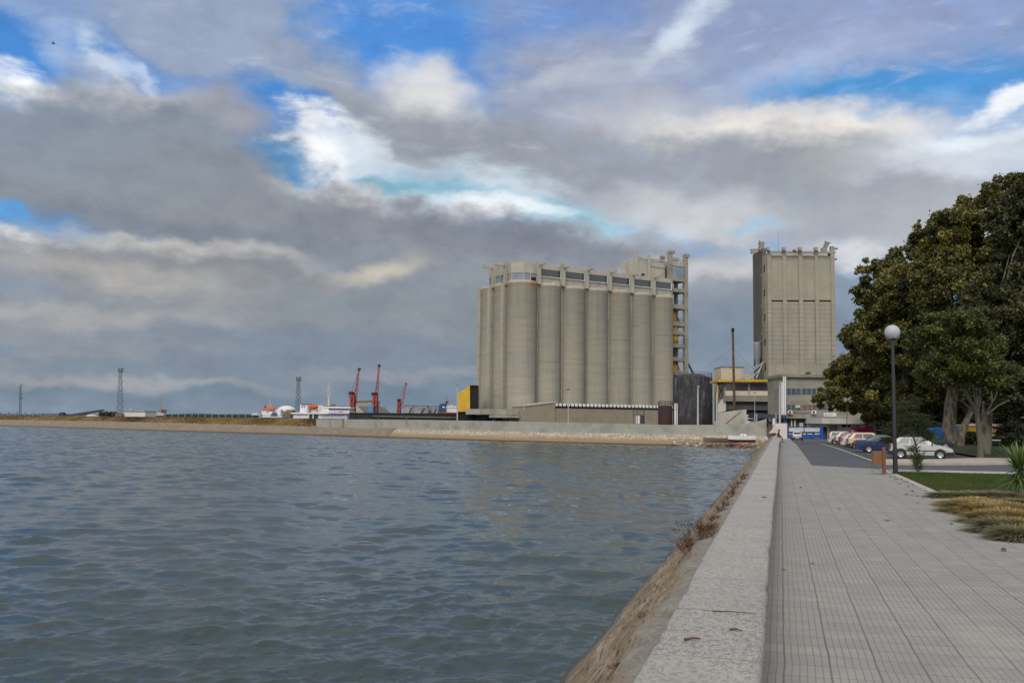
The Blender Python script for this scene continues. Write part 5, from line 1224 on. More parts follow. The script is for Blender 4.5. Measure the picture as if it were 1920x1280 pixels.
for (x, y) in ((gx0+.12,gy0+2.5),(gx0+.12,1.6),(gx0+.12,4.2),(gx0+.12,6.6),(gx0+.12,10.6),(gx0+2.5,gy0-.1),(1.5,gy0-.1),(3.7,gy0-.1)): mb.box(x-.16,x+.16,y-.16,y+.16,lz(39.7),lz(42.2))
obj('mullions', mb, conc, root)
obj('open_hatch', MB().box(1.9,3.4,gy0-.14,gy0-.02,lz(40.0),lz(41.1)), black, root)
for i in range(6):
    a = 4.04+P_*i; b_ = min(a+P_, gx1)
    obj('gallery_window', MB().box(a+.75,b_-.55,gy0+.12,gy0+.4,lz(41.75),lz(43.55)), dglass, root)
    obj('window_sill', MB().box(a+.5,b_-.4,gy0-.10,gy0+.35,lz(41.5),lz(41.66)), white, root)
    obj('column', MB().box(a-.45,a+.45,gy0-1.0,gy0+.2,lz(39.3),lz(45.7)), conc, root)
    obj('mullion', MB().box(b_-.5,b_-.32,gy0-.05,gy0+.3,lz(41.5),lz(43.6)), white, root)
    obj('roof_beam', MB().box(a-.30,a+.30,gy0-3.6,gy0+1.5,lz(44.4),lz(45.15)), conc, root)
for yy in (3.2, 9.6):
    obj('column', MB().box(gx0-.75,gx0+.2,yy-.45,yy+.45,lz(39.0),lz(45.7)), conc, root); obj('roof_beam', MB().box(gx0-4.0,gx0+1,yy-.30,yy+.30,lz(44.3),lz(45.2)), conc, root)
obj('grain_heap', MB().lathe([(1.5,0),(1.1,.3),(.4,.5),(.01,.55)], 12, (P_+.5,-2.3,lz(ZT-.02))).lathe([(1.1,0),(.7,.25),(.01,.35)], 12, (P_+2.3,-2.3,lz(ZT-.02))).lathe([(1.1,0),(.7,.25),(.01,.4)], 12, (4*P_-6,-2.3,lz(ZT-.02))), conc, root)
# head house tower at the far end
midc2 = mm('frame_concrete_shaded', C(.27,.25,.20), C(.22,.203,.165), .6, c3=C(.13,.12,.10), sscale=.3, samt=.6)  # darker concrete copy, the tower's shade put into its colour
tx0, tx1, ty0, ty1 = 52.3, 59.9, 0.0, 5.0
mb = MB()
for x, y, zt in ((tx0,ty0,53.7),(tx1-1.35,ty0,53.2)): mb.box(x,x+(1.5 if x == tx0 else 1.35),y,y+1.0,0,lz(zt))
obj('tower_column', mb, midc2, root)
mb = MB()
for x, y, zt in ((tx0+.3,ty1-1,52.6),(tx1-1.6,ty1-1,52.6)): mb.box(x,x+1.0,y,y+.8,0,lz(zt))
obj('tower_column', mb, concD, root)
mb = MB().box(tx0+.1,tx0+2.2,-.25,.3,lz(53.1),lz(53.9)).box(tx1-1.2,tx1+.5,-.25,.3,lz(52.4),lz(53.4)).box(tx0+.2,tx0+2,ty1-1.1,ty1-.4,lz(51.9),lz(52.8)).box(tx1-2.2,tx1-.2,ty1-1.1,ty1-.4,lz(51.9),lz(52.8)); obj('column_heads', mb, midc2, root)
for zc_, th in ((45.2,.9),(42.0,1.15),(37.0,1.3),(31.7,1.2),(29.0,1.0),(25.1,1.1),(21.1,1.2),(16.7,1.2),(12.3,.9),(7.6,.9)):
    obj('floor_slab', MB().box(tx0+.2,tx1-.15,ty0+.12,ty1-.1,lz(zc_-th/2),lz(zc_+th/2)), midc2, root)
obj('glass_room', MB().box(tx0+1.5,tx1-1.36,ty0+.3,ty1-.3,lz(45.65),lz(49.4)), mm('glass_room', C(.13,.16,.19), C(.22,.26,.29), .4, (1,1,.4), rough=.15, spec=.6), root)
obj('top_band', MB().box(tx0+1.5,tx1-1.36,ty0+.1,ty1-.3,lz(49.4),lz(50.9)), conc, root)
obj('top_rail', MB().box(tx0+1.5,tx1-1.36,ty0+.2,ty0+.5,lz(51.3),lz(51.65)), conc, root)
obj('head_room', MB().box(tx0-11.6,tx0-.02,1.8,8.5,lz(44.5),lz(50.4)), conc, root)
mb = MB()
for x in (tx0-11.4, tx0-6.6): mb.box(x-.45,x+.45,1.2,2.1,lz(44.7),lz(51.9))
mb.box(tx0-12,tx0,1.5,2.0,lz(50.6),lz(51.1)).box(tx0-5.5,tx0-.1,1.6,1.95,lz(48.6),lz(49.2)); obj('head_room_frame', mb, conc, root)
obj('head_room_door', MB().box(tx0-9.2,tx0-8.0,1.72,1.82,lz(45.0),lz(46.2)), black, root)
obj('lift_shaft', MB().box(tx0+2.9,tx0+4.3,ty1-1.6,ty1-.4,0,lz(45)), concD, root)
hopM = mm('hopper_yellow', C(.42,.26,.025), C(.30,.18,.02), .8, rough=.55, c3=C(.10,.07,.03), sscale=.8, samt=.6)
obj('hopper', MB().lathe([(1.7,lz(25.8)),(1.7,lz(31.0))], 18, (tx0+3.3,2.3,0)), hopM, root)
obj('hopper', MB().lathe([(.25,lz(36.2)),(1.5,lz(32.4)),(1.5,lz(32.2))], 14, (tx0+3.4,2.4,0)), hopM, root)
obj('hopper', MB().lathe([(1.5,lz(24.4)),(.5,lz(21.8))], 14, (tx0+3.2,2.3,0)), steelD, root)
obj('hopper', MB().box(tx0+1.7,tx0+4.4,1.4,3.4,lz(17.4),lz(19.3)).lathe([(1.3,lz(19.3)),(.4,lz(20.4))], 12, (tx0+3,2.4,0)), hopM, root)
obj('hopper', MB().box(tx0+1.6,tx0+3.0,1.2,2.6,lz(8.1),lz(10.4)), hopM, root)
mb = MB().bar((tx0+3.6,2,lz(35.6)),(tx1-1.5,2,lz(32.6)),.35).bar((tx0+3.4,2.2,lz(20.6)),(tx1-1.4,2,lz(17.4)),.3).bar((tx1-3.0,2,lz(20.4)),(tx1-1.6,2,lz(17.4)),.25); obj('chute', mb, hopM, root)
obj('white_cabin', MB().box(tx0+1.6,tx0+5.3,.6,2.4,lz(12.9),lz(15.2)), white, root)
for zc_ in (42.6,37.7,32.4,25.7,21.7):
    mb = MB()
    for dz in (.6,1.15): mb.bar((tx0+1.5,.4,lz(zc_+dz)),(tx1-1.4,.4,lz(zc_+dz)),.06)
    for x in (tx0+2.4,tx0+3.8,tx0+5.4): mb.bar((x,.4,lz(zc_)),(x,.4,lz(zc_+1.15)),.06)
    obj('railing', mb, steelD, root)
obj('rear_wall', MB().box(tx0+1.2,tx0+3.0,ty1-.7,ty1-.5,0,lz(44.5)), steelD, root)
mb = MB().bar((tx1-.3,.6,lz(21)),(tx1+4.6,.6,lz(13.6)),.45); obj('outer_chute', mb, steelD, root)
# loading annex in front
annM = mm('annex_wall', C(.275,.238,.178), C(.235,.205,.156), .5, c3=C(.20,.17,.13), sscale=.4, samt=.5)
obj('annex', MB().box(4.6,49.6,-9.5,-4.2,0,lz(6.0)), annM, root)
obj('annex_end', MB().prismY([(-5.2,0),(4.55,0),(4.55,lz(6.9)),(-5.2,lz(5.7))], -9.9, -4.1), annM, root)
obj('annex_coping', MB().prismY([(-5.4,lz(5.72)),(4.7,lz(6.93)),(4.7,lz(7.2)),(-5.4,lz(5.95))], -10.1, -4.0), conc, root)
mb = MB(); k = 0; x = 4.8
while x < 49.2:
    mb.add([(x,-9.75,lz(6.02)),(x+.75,-9.75,lz(6.02)),(x+.75,-9.75,lz(6.6)),(x+.38,-9.75,lz(6.85)),(x,-9.75,lz(6.5)),(x,-9.45,lz(6.02)),(x+.75,-9.45,lz(6.02)),(x+.75,-9.45,lz(6.6)),(x+.38,-9.45,lz(6.85)),(x,-9.45,lz(6.5))], [(0,1,2,3,4),(9,8,7,6,5),(0,5,6,1),(1,6,7,2),(2,7,8,3),(3,8,9,4),(4,9,5,0)]); x += 1.28
obj('serrated_roof', mb, white, root)
midc = mm('frame_concrete', C(.24,.222,.178), C(.19,.176,.142), .6, c3=C(.12,.11,.09), sscale=.3, samt=.6)
obj('annex_roof', MB().box(4.7,49.5,-9.3,-4.3,lz(6.0),lz(6.12)), concD, root)
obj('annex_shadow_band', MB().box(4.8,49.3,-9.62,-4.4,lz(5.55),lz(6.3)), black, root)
obj('dock_canopy', MB().box(-15.5,-5.25,-7.5,2.5,lz(3.6),lz(5.0)), conc, root); obj('dock_slab', MB().box(-14.0,-5.3,-8.2,-7.2,lz(2.8),lz(3.5)), conc, root)
obj('dock_wall', MB().box(-13.5,-5.3,-5.5,1,0,lz(3.5)), black, root)
obj('dock_door', MB().box(-12.2,-10.9,-5.75,-5.52,0,lz(2.7)), blueP, root); obj('dock_door', MB().box(-9.0,-7.6,-5.75,-5.52,0,lz(2.9)), mm('door_brown', C(.20,.10,.07), None, 1), root); obj('dock_window', MB().box(-7.2,-5.4,-5.75,-5.52,lz(.6),lz(2.6)), pale, root)

# yellow shed beside the silos
D = 255.0; root = TH('yellow_shed','yellow clad shed with a slanting roof and open dark bay','shed',877,790,D,z=-.7)
f_ = lambda x, y: (W(x,y,D).x-root.location.x, W(x,y,D).z-root.location.z)
obj('cladding', MB().prismY([f_(857.6,771.5),f_(857.6,738),f_(880.5,722.5),f_(881.2,722.5),f_(881.2,771.5)], 0, 9), yellow, root)
obj('bay', MB().prismY([f_(881.3,766.5),f_(881.3,722.6),f_(895.4,722.6),f_(895.4,766.5)], .3, 9), black, root)
obj('roof_edge', MB().prismY([f_(880,722.4),f_(880,721.4),f_(896,721.4),f_(896,722.5)], -.2, 9.2), concD, root)
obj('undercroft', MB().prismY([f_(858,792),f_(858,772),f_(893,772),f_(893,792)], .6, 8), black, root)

# ================================================================== FAR SHORE
SHN = []
for i in range(len(SH)):
    tdir = (SH[min(i+1,len(SH)-1)] - SH[max(i-1,0)]); tdir.z = 0; tdir.normalize(); SHN.append(Vector((-tdir.y, tdir.x, 0)) * (-1 if (-tdir.y*0 + tdir.x) > 0 else 1))
for k, n_ in enumerate(SHN):
    if n_.y < 0: SHN[k] = -n_
def shore_pt(px):
    best = None
    for i in range(len(shore_px)-1):
        a, b_ = shore_px[i][0], shore_px[i+1][0]
        if b_ <= px <= a: q = (a-px)/(a-b_); return SH[i].lerp(SH[i+1], q), SHN[i].lerp(SHN[i+1], q)
    return (SH[-1], SHN[-1]) if px < 0 else (SH[0], SHN[0])
def shore_strip(name, pxs, prof, rough=0, seed=0, top=None):
    rows = []
    for px in pxs:
        p, n_ = shore_pt(px)
        if px < 0: p = SH[-2].lerp(SH[-1], min(1, -px/200))
        pr = prof(px) if callable(prof) else prof
        rows.append([(p.x+n_.x*o, p.y+n_.y*o, z) for o, z in pr])
    V = np.array(rows); nv, nu = V.shape[:2]
    if rough:
        f1 = fbm(V[:,:,0]+V[:,:,2], V[:,:,1]*.3+V[:,:,2]*1.5, .45, seed, 5); V[:,:,2] += f1*rough; V[:,:,1] += f1*rough*.8
    i = np.arange(nv-1)[:,None]*nu + np.arange(nu-1)[None,:]
    return np_mesh(name, V.reshape(-1,3), np.stack([i, i+1, i+nu+1, i+nu], -1).reshape(-1,4), bool(rough))
px_all = np.concatenate([np.arange(1452,-200,-3.0)])
def stoneM(name, kind):
    m, t, b = newmat(name); p = coords(t, 'pos'); z = t.node('ShaderNodeSeparateXYZ', {0: p}).outputs[2]
    if kind == 'rubble':
        vo = t.node('ShaderNodeTexVoronoi', {'Vector': t.mapping(p, (1,1,1.5)), 'Scale': 3.4}, feature='DISTANCE_TO_EDGE').outputs['Distance']
        vc = t.node('ShaderNodeSeparateColor', {0: t.node('ShaderNodeTexVoronoi', {'Vector': t.mapping(p, (1,1,1.5)), 'Scale': 3.4}).outputs['Color']}).outputs[0]
        cc = t.mix(vc, C(.22,.17,.115), C(.50,.45,.37)); cc = t.mix(t.maprange(vo, .02, .09, 1, 0), cc, C(.17,.125,.08))
        cc = t.mix(t.maprange(t.math('ADD', z, t.math('MULTIPLY', t.noise(p, .5, 4), .8)), -.15, -.8), cc, C(.22,.15,.085))
    else:
        cc = t.mix(t.maprange(t.noise(t.mapping(p, (1,1,2)), .5, 6, .65), .35, .65), C(.20,.165,.12), C(.14,.115,.082))
        cc = t.mix(t.maprange(t.math('ADD', z, t.math('MULTIPLY', t.noise(p, .4, 5), 1.2)), -.3, -1.1), cc, C(.19,.115,.065))
    cc = t.mix(t.maprange(z, -1.5, -1.75), cc, C(.035,.03,.022))
    t.put(b, 'Base Color', cc); b.inputs['Roughness'].default_value = .9
    bn = t.node('ShaderNodeBump', {'Strength': .7, 'Distance': .1, 'Height': t.noise(p, 2.2, 5, .7)}); t.put(b, 'Normal', bn.outputs[0]); return m
slopeM, rubM = stoneM('slope_stone','c'), stoneM('rubble_stone','rubble')
ztop_l = lambda px: .05 + .35*smooth(600, 250, px)*0 + (.32*(1-smooth(250,620,px)))
pr = lambda px: dens([(-1.2,-2.4),(0,-1.85),(.7,-1.2),(2.4,ztop_l(px)),(3.0,ztop_l(px)+.02),(4.4,ztop_l(px)-.02)], .5)
tag(obj('embankment', shore_strip('embankment', np.arange(730,-230,-1.5), lambda px: [(-1.2,-2.4),(-.4,-2.05),(0,-1.85),(.35,-1.55),(.7,-1.25),(1.1,-.9),(1.6,-.5),(2.4,ztop_l(px)),(3.0,ztop_l(px)+.02),(4.4,ztop_l(px)-.02)], .22, 3), slopeM), 'tan sloping concrete embankment along the far left shore', 'embankment')
tag(obj('embankment', shore_strip('embankment', np.arange(1452,728,-1.2), [(-1.2,-2.4),(-.4,-2.05),(0,-1.85),(.5,-1.5),(1.0,-1.1),(1.6,-.6),(2.4,-.02),(3.0,.0),(4.4,-.02)], .20, 4), rubM), 'white speckled rubble stone embankment below the concrete quay wall', 'embankment')
# quay wall in cast bays
quayM = mm('quay_concrete', C(.33,.325,.275), C(.27,.265,.23), .6, c3=C(.19,.19,.165), sscale=.35, samt=.6)
def quay_top(px):
    p, n_ = shore_pt(px); q_ = p + n_*2.9
    ys = np.interp(px, [578,640,760,910,1100,1240,1345,1400,1432,1450], [785.5,785.6,786.6,788.8,792.5,796,796,793,788.5,784.5])
    return W(px, ys, q_.y).z
root = thing('quay_wall', 'long grey concrete quay wall running along the far shore below the silos', 'wall', shore_pt(1000)[0])
q0 = Vector(root.location)
bays = [1450,1400,1345,1270,1190,1105,1010,914,840,757,690,628.5,578]
for a, b_ in zip(bays[:-1], bays[1:]):
    rows = []
    for px in np.linspace(a-.12, b_+.12, 8):
        p, n_ = shore_pt(px); z = quay_top(px)
        dd = 0 if b_ != 578 else -.5
        rows.append([tuple(p+n_*(o+dd)+Vector((0,0,zz-WATER))-q0) for o, zz in ((2.9,-.6),(2.9,z),(3.25,z),(3.25,-.7))])
    V = np.array(rows).reshape(-1,3); i = np.arange(7)[:,None]*4 + np.arange(3)[None,:]
    obj('wall_bay', np_mesh('wall_bay', V, np.stack([i,i+1,i+5,i+4],-1).reshape(-1,4)), quayM, root)
p, n_ = shore_pt(627.5); e_ = p+n_*2.75-q0
obj('dark_slot', MB().box(e_.x-.5,e_.x+.35,e_.y-.1,e_.y+.5,-.4-WATER,2.2-WATER), concD, root)
# grassy bank on the left
dry = mm('dry_grass_bank', C(.19,.125,.05), C(.13,.09,.04), 1.2, (1,1,2.5), c3=C(.075,.065,.03), sscale=.22, sth=(.5,.62), samt=.85, bump=.8, bscale=6)
bank = shore_strip('dry_bank', np.arange(592,-230,-1.5), lambda px: [(3.6,ztop_l(px)-.25),(4.0,ztop_l(px)+.05),(5.0,.95+.1*math.sin(px*.05)),(6.6,1.62+.1*math.sin(px*.11)),(8.5,1.78),(14,1.75),(26,1.7)], .25, 8)
o = obj('dry_bank', bank, dry); o['kind'] = 'structure'
n = 26000; pxr = RNG.uniform(-180,585,n); P = []
for px in pxr:
    p, n_ = shore_pt(px); 
    if px < 0: p = SH[-2].lerp(SH[-1], min(1, -px/200))
    o_ = RNG.uniform(4.0,9.5); z = np.interp(o_, [3.9,5,6.6,8.5], [ztop_l(px)-.05,.92,1.55,1.75]); P.append((p.x+n_.x*o_, p.y+n_.y*o_, z-.05))
P = np.array(P)
dgM = tint_mat('dry_grass', [(0,C(.06,.045,.02)),(.3,C(.13,.085,.034)),(.7,C(.24,.16,.064)),(1,C(.34,.24,.11))], .9, .2)
cv_ = np.clip(.55+.7*fbm(pxr*1.0, pxr*0, .03, 12, 4)+RNG.normal(0,.15,n), 0, 1)
tag(obj('dry_grass', blades('dry_grass', P, .42, .13, .5, 61, cv_), dgM), 'dry brown grass covering the bank above the far embankment', 'grass', kind='stuff')
# rubble beach with boats
n_r = 420; mb = MB()
for k in range(n_r):
    px = RNG.uniform(1262,1448); p, n2 = shore_pt(px); o_ = RNG.uniform(-2.2,2.6)*(.4+.6*smooth(1270,1330,px)); r = RNG.uniform(.10,.42)
    c_ = p + n2*o_; z = -1.85 + .45*(o_+2.2)/1.6 - .1; vs, fs = [], []
    bm = bmesh.new(); bmesh.ops.create_icosphere(bm, subdivisions=1, radius=1)
    sxx = (r*RNG.uniform(.7,1.4), r*RNG.uniform(.7,1.3), r*RNG.uniform(.4,.8))
    for v in bm.verts: v.co = Vector((c_.x+v.co.x*sxx[0]*RNG.uniform(.8,1.2), c_.y+v.co.y*sxx[1], z+v.co.z*sxx[2]))
    bm.verts.index_update(); mb.add([v.co for v in bm.verts], [[v.index for v in f.verts] for f in bm.faces]); bm.free()
rockM = mm('beach_rock', C(.30,.23,.16), C(.16,.12,.08), .9, c3=C(.55,.50,.43), sscale=1.1, sth=(.55,.6))
tag(obj('rubble', mb, rockM), 'loose brown rubble stones on the little beach', 'rubble', kind='stuff')
V = []; 
sand = shore_strip('beach', np.arange(1450,1268,-2.0), lambda px: [(-3.0*smooth(1270,1320,px)-.3,-2.1),(-1.2,-1.75),(.2,-1.3),(1.6,-.7),(2.6,-.25)], .18, 14)
obj('beach', sand, mm('beach_dirt', C(.28,.20,.13), C(.18,.125,.08), .8, c3=C(.09,.07,.05), sscale=.6))['kind'] = 'structure'
def hull(name, label, loc, rz, L, Bm, H, mats, cat='rowing boat', group=None, tilt=0):
    root = thing(name, label, cat, loc, rz, group); root.rotation_euler[1] = tilt
    def rings(z0, z1, k0, k1, ofs=0):
        mb = MB(); n = 12; rows = []
        for i in range(n+1):
            s_ = -1+2*i/n; w0 = Bm/2*(1-max(0,s_)**2.6)*(1-.35*max(0,-s_)**3); sheer = .14*H*(s_*s_)
            zz0, zz1 = z0+(.0 if z0 > .1 else .0), z1+sheer
            rows.append([(s_*L/2, -w0*k1-ofs, zz1),(s_*L/2, -w0*k0-ofs, zz0+sheer*(z0/H)),(s_*L/2, w0*k0+ofs, zz0+sheer*(z0/H)),(s_*L/2, w0*k1+ofs, zz1)])
        vs = [p for r in rows for p in r]; fs = []
        for i in range(n):
            for k in range(3): fs.append((i*4+k, (i+1)*4+k, (i+1)*4+k+1, i*4+k+1))
        fs += [(0,1,2,3), (n*4+3,n*4+2,n*4+1,n*4)]
        return mb.add(vs, fs, False)
    obj('hull_bottom', rings(0, H*.42, .55, .86), mats[0], root); obj('hull_side', rings(H*.42, H, .87, 1.0), mats[1], root)
    obj('deck', MB().prism([(L/2*(-1+2*i/12), Bm/2*.92*(1-max(0,-1+2*i/12)**2.6)*(1-.35*max(0,1-2*i/12)**3)) for i in range(13)] + [(L/2*(1-2*i/12), -Bm/2*.92*(1-max(0,1-2*i/12)**2.6)*(1-.35*max(0,-1+2*i/12)**3)) for i in range(13)], H*.78, H*.84), mats[2], root)
    return root
maroon = mm('boat_maroon', C(.16,.02,.025), C(.11,.015,.02), 2); brownW = mm('boat_wood', C(.19,.14,.10), C(.12,.09,.065), 2, rough=.8)
p = W(1391,828,156); p.z = -1.0
bt = hull('boat','white boat with dark red bottom hauled out on the rubble beach', p, rad(168), 4.3, 1.5, 1.0, (maroon, white, white))
obj('engine_box', MB().bbox(-.7,.25,-.35,.35,.85,1.35,.06), white, bt)
obj('port_light', MB().cyl((-.2,.34,1.12),(-.2,.37,1.12),.1,.1,10), steelD, bt)
p = W(1351,828,158.5); p.z = -1.15
hull('boat','long brown weathered skiff lying behind the white boat', p, rad(172), 5.6, 1.2, .75, (brownW, brownW, MT['beach_rock']))
for px, py, c_, lb, sz in ((1382,838,(.45,.05,.04),'small red plastic crate washed up at the water edge',(.38,.25,.16)),(1392,834,(.05,.08,.30),'crumpled blue sheet beside the red crate on the beach',(.32,.25,.2)),(1402,836,(.36,.34,.55),'lilac plastic bag on the beach stones',(.35,.25,.14))):
    p = G(px, py+.5, -1.75); o = obj('litter', MB().sphere((0,0,0),1,8,5,sz).mesh('litter'), mm('litter_%d' % px, (*c_,1), None, 3, rough=.5), None, p)
    for v in o.data.vertices: v.co *= .8+.4*random.random()
    tag(o, lb, 'litter')

# ================================================================== PORT
def TW(name, label, cat, px, py, D, group=None): return thing(name, label, cat, (W(px,py,D).x, D, -.7), 0, group)
def PB(px0, px1, py0, py1, D, depth=6): return MB().pbox(px0, px1, py0, py1, D, depth)
def poly(root, pts, D, y0, y1, m, nm): return obj(nm, MB().prismY([(W(x,y,D).x-root.location.x, W(x,y,D).z-root.location.z) for x, y in pts], y0, y1), m, root)
# green screen fence & dark conveyor gallery
fenM = mm('green_netting', C(.020,.045,.038), C(.014,.032,.028), .5, (1,1,.2))
D = 330; root = TW('fence','long dark green screen fence behind the dry grass bank','fence',400,785,D)
obj('netting', MB().pbox(309,486,776.8,790,D,.2), fenM, root, world=True); mb = MB()
for k in range(15): px = 309+k*12.6; mb.pbox(px-.3,px+.3,776,790,D-.25,.2)
obj('posts', mb, galv, root, world=True)
D = 300; root = TW('fence','dark green fence in front of the white ferry','fence',570,786,D)
obj('netting', MB().pbox(486,664,783.2,792,D,.2), fenM, root, world=True); mb = MB()
for k in range(13): px = 488+k*14; mb.pbox(px-.25,px+.25,782.6,792,D-.25,.2)
obj('posts', mb, galv, root, world=True)
D = 262; root = TW('conveyor_gallery','long dark netted conveyor gallery in front of the port cranes','conveyor',757,786,D)
netM = mm('dark_netting', C(.018,.022,.022), C(.035,.04,.038), .35, (1,1,.3), c3=C(.10,.10,.09), sscale=.5, sth=(.58,.66))
obj('netting', MB().pbox(655,861,774.6,795,D,2), netM, root, world=True); mb = MB()
for k in range(19): px = 656+k*11.3; mb.pbox(px-.2,px+.2,772.6,795,D-.2,.2)
obj('posts', mb, steelD, root, world=True)
obj('pipe', MB().cyl(W(700,780,D-.4),W(861,783,D-.4),.11,.11,6), concD, root, world=True); obj('top_rail', MB().cyl(W(655,774.4,D),W(861,776.2,D),.18,.18,6), black, root, world=True)

# cranes
def crane(px_b, py_b, tip, cab, piv, D, label, k=1.0, bulk=1.0):
    root = TW('harbour_crane', label, 'crane', px_b, py_b, D, 'red harbour cranes'); u_ = D/1800
    b_ = W(px_b, py_b, D); mb = MB()
    for sx_ in (-1,1):
        for sy in (-1,1): mb.bar((b_.x+sx_*4.2*u_*bulk, D+sy*2.2, -.7), (b_.x+sx_*2.2*u_*bulk, D+sy*1.2, W(px_b, cab[2]+2, D).z), .5*bulk)
    z = W(px_b, cab[3]+8, D).z; mb.box(b_.x-4*u_*bulk, b_.x+4*u_*bulk, D-2, D+2, z, z+.6); obj('portal', mb, redst, root, world=True)
    mb = MB().pbox(cab[0]+(cab[1]-cab[0])*.1, cab[1]-(cab[1]-cab[0])*.15, cab[2], cab[3], D-1.4, 2.8); obj('cab', mb, mm('crane_dark_red', C(.16,.025,.022), C(.08,.018,.016), .9), root, world=True)
    obj('machine_house', MB().pbox(cab[0]-1.5, cab[1]+.5, cab[2]-3.4, cab[2]+.4, D-1.6, 3.2).pbox(cab[0]-2.5, cab[0]+1, cab[2]+1, cab[2]+2.2, D-1, 2), mm('crane_black_red', C(.05,.015,.014), C(.03,.012,.012), 1), root, world=True)
    mb = MB(); mb.lattice(W(px_b-1, py_b-2, D), W((cab[0]+cab[1])/2, cab[2]+4, D), 4.5*u_*bulk, 4*u_*bulk, 5, .15*bulk); obj('tower', mb, redst, root, world=True)
    pale_red = mm('crane_boom', C(.34,.085,.075), C(.26,.06,.055), 1, rough=.6)
    mb = MB(); mb.lattice(W(piv[0], piv[1], D), W(tip[0], tip[1]+3, D), 5.2*u_*bulk, 1.8*u_, 14, .105*bulk); obj('boom', mb, pale_red, root, world=True)
    obj('boom_head', MB().pbox(tip[0]-2.3*bulk, tip[0]+2.3*bulk, tip[1], tip[1]+4, D-.7, 1.4), redst if bulk < 1 else mm('crane_head', C(.06,.03,.03), None, 2), root, world=True)
    mb = MB().cyl(W(cab[1]-2, cab[2]-2.5, D), W(tip[0], tip[1]+1.5, D), .045, .045, 4); obj('stay', mb, steelD, root, world=True)
crane(661,773,(673,689.5),(655,661.5,737.5,752),(664.5,759),300,'red harbour crane with its boom raised, nearest the white ferry')
crane(703.5,773,(710.5,683),(698,705,739,753),(705,758),300,'tallest red harbour crane above the blue container')
crane(748,774,(761,717),(746,750,751,762),(752.5,766),380,'smaller red harbour crane beside the grey round tanks', bulk=.75)
# warehouses, tanks, container
D = 330; root = TW('warehouse','grey warehouse with a long sloping roof between the cranes','warehouse',688,775,D)
greyW = mm('warehouse_grey', C(.30,.29,.26), C(.24,.235,.21), .3); greyR = mm('warehouse_roof', C(.17,.17,.17), C(.13,.13,.135), .3)
poly(root, [(664,775),(664,752.5),(697,751.2),(697,775)], D, 0, 20, greyW, 'wall'); poly(root, [(663,752.6),(663,751),(698,749.8),(698,751.3)], D, -.4, 20.4, concD, 'roof_edge')
root = TW('warehouse','low warehouse with two slanting roof planes in front of the tall one','warehouse',690,775,320)
poly(root, [(665,761),(668,759),(684,775),(665,775)], 320, 0, 8, mm('pale_slope', C(.42,.37,.30), C(.36,.32,.26), .4), 'ramp'); poly(root, [(668,760.5),(712,762),(724,774),(684,775)], 320, .4, 12, greyR, 'roof')
root = TW('container','light blue container box at the foot of the tallest crane','container',694,773,296)
obj('body', MB().pbox(688.5,699.5,759.8,776,296,5), mm('container_blue', C(.12,.26,.42), C(.09,.20,.34), 1, (3,1,.1)), root, world=True); obj('door', MB().pbox(689.5,698.5,761,775,295.9,.2), mm('container_blue_dark', C(.10,.22,.37), C(.08,.18,.3), 1), root, world=True)
tkM = mm('port_tank', C(.22,.215,.205), C(.17,.165,.16), .3, c3=C(.12,.11,.10), sscale=.3)
for (a, b_, y0, D, lb) in ((757,776,763.5,420,'grey round tank nearest the small crane'),(774,803,764.2,410,'widest grey round tank in the middle of the row'),(800,824,765.4,415,'grey round tank beside the blue funnel ship')):
    root = TW('storage_tank', lb, 'tank', (a+b_)/2, 778, D, 'grey round tanks in the port'); xl, xr_ = W(a,770,D).x, W(b_,770,D).x; r = (xr_-xl)/2; zt = W((a+b_)/2, y0, D).z
    obj('shell', MB().lathe([(r,0),(r,zt+.7),(.01,zt+1.1)], 32, ((xl+xr_)/2-root.location.x, r, 0)), tkM, root)
    mb = MB(); cx_ = (xl+xr_)/2-root.location.x; mb.tube([(cx_+r*math.cos(a2), r+r*math.sin(a2), zt+1.6) for a2 in np.linspace(0,6.2832,25)], [.08]*25, 4, False)
    for a2 in np.linspace(0,6.2832,17): mb.bar((cx_+r*math.cos(a2), r+r*math.sin(a2), zt+.6),(cx_+r*math.cos(a2), r+r*math.sin(a2), zt+1.6),.08)
    obj('railing', mb, steelD, root); mb = MB()
    for k in range(10): t0, t1 = k/10, (k+1)/10; a0, a1 = -2.4+1.3*t0, -2.4+1.3*t1; mb.bar((cx_+(r+.2)*math.cos(a0), r+(r+.2)*math.sin(a0), (zt+.7)*t0), (cx_+(r+.2)*math.cos(a1), r+(r+.2)*math.sin(a1), (zt+.7)*t1), .35)
    obj('stair', mb, steelD, root)
# ships -----------------------------------------------------------------
D = 290; shipW = mm('ship_white', C(.66,.66,.67), C(.58,.58,.60), .4, rough=.5, c3=C(.42,.36,.30), sscale=.5, sth=(.58,.7), samt=.5); lilac = mm('ship_lilac', C(.50,.48,.60), C(.43,.41,.53), .4, rough=.5)
root = TW('ferry','white ship with an orange lifeboat, pale bow and cream mast','ship',605,788,D)
obj('hull', MB().pbox(550,646,776.4,792,D,9), shipW, root, world=True)
poly(root, [(618,775),(652,775.5),(650.6,792),(616,792)], D, -.5, 9, lilac, 'bow')
poly(root, [(604,768.5),(610,768.2),(619,768.6),(657,769.6),(656,775.6),(600,775.6)], D, -1.2, 9.4, shipW, 'bow_deck'); poly(root, [(619.5,768.4),(657.6,769.2),(656.5,775.2),(617,775)], D, -1.4, -1.1, lilac, 'bulwark')
obj('boat_deck', MB().pbox(545,606,773.2,775.6,D-.7,10), shipW, root, world=True)
mb = MB()
for px in (578.4,587): mb.pbox(px-.9,px+.9,775.6,786,D-.5,.4)
obj('deck_post', mb, shipW, root, world=True)
obj('dark_opening', MB().pbox(580,596.5,776.8,784,D-.06,.3), MT['dark_steel'], root, world=True)
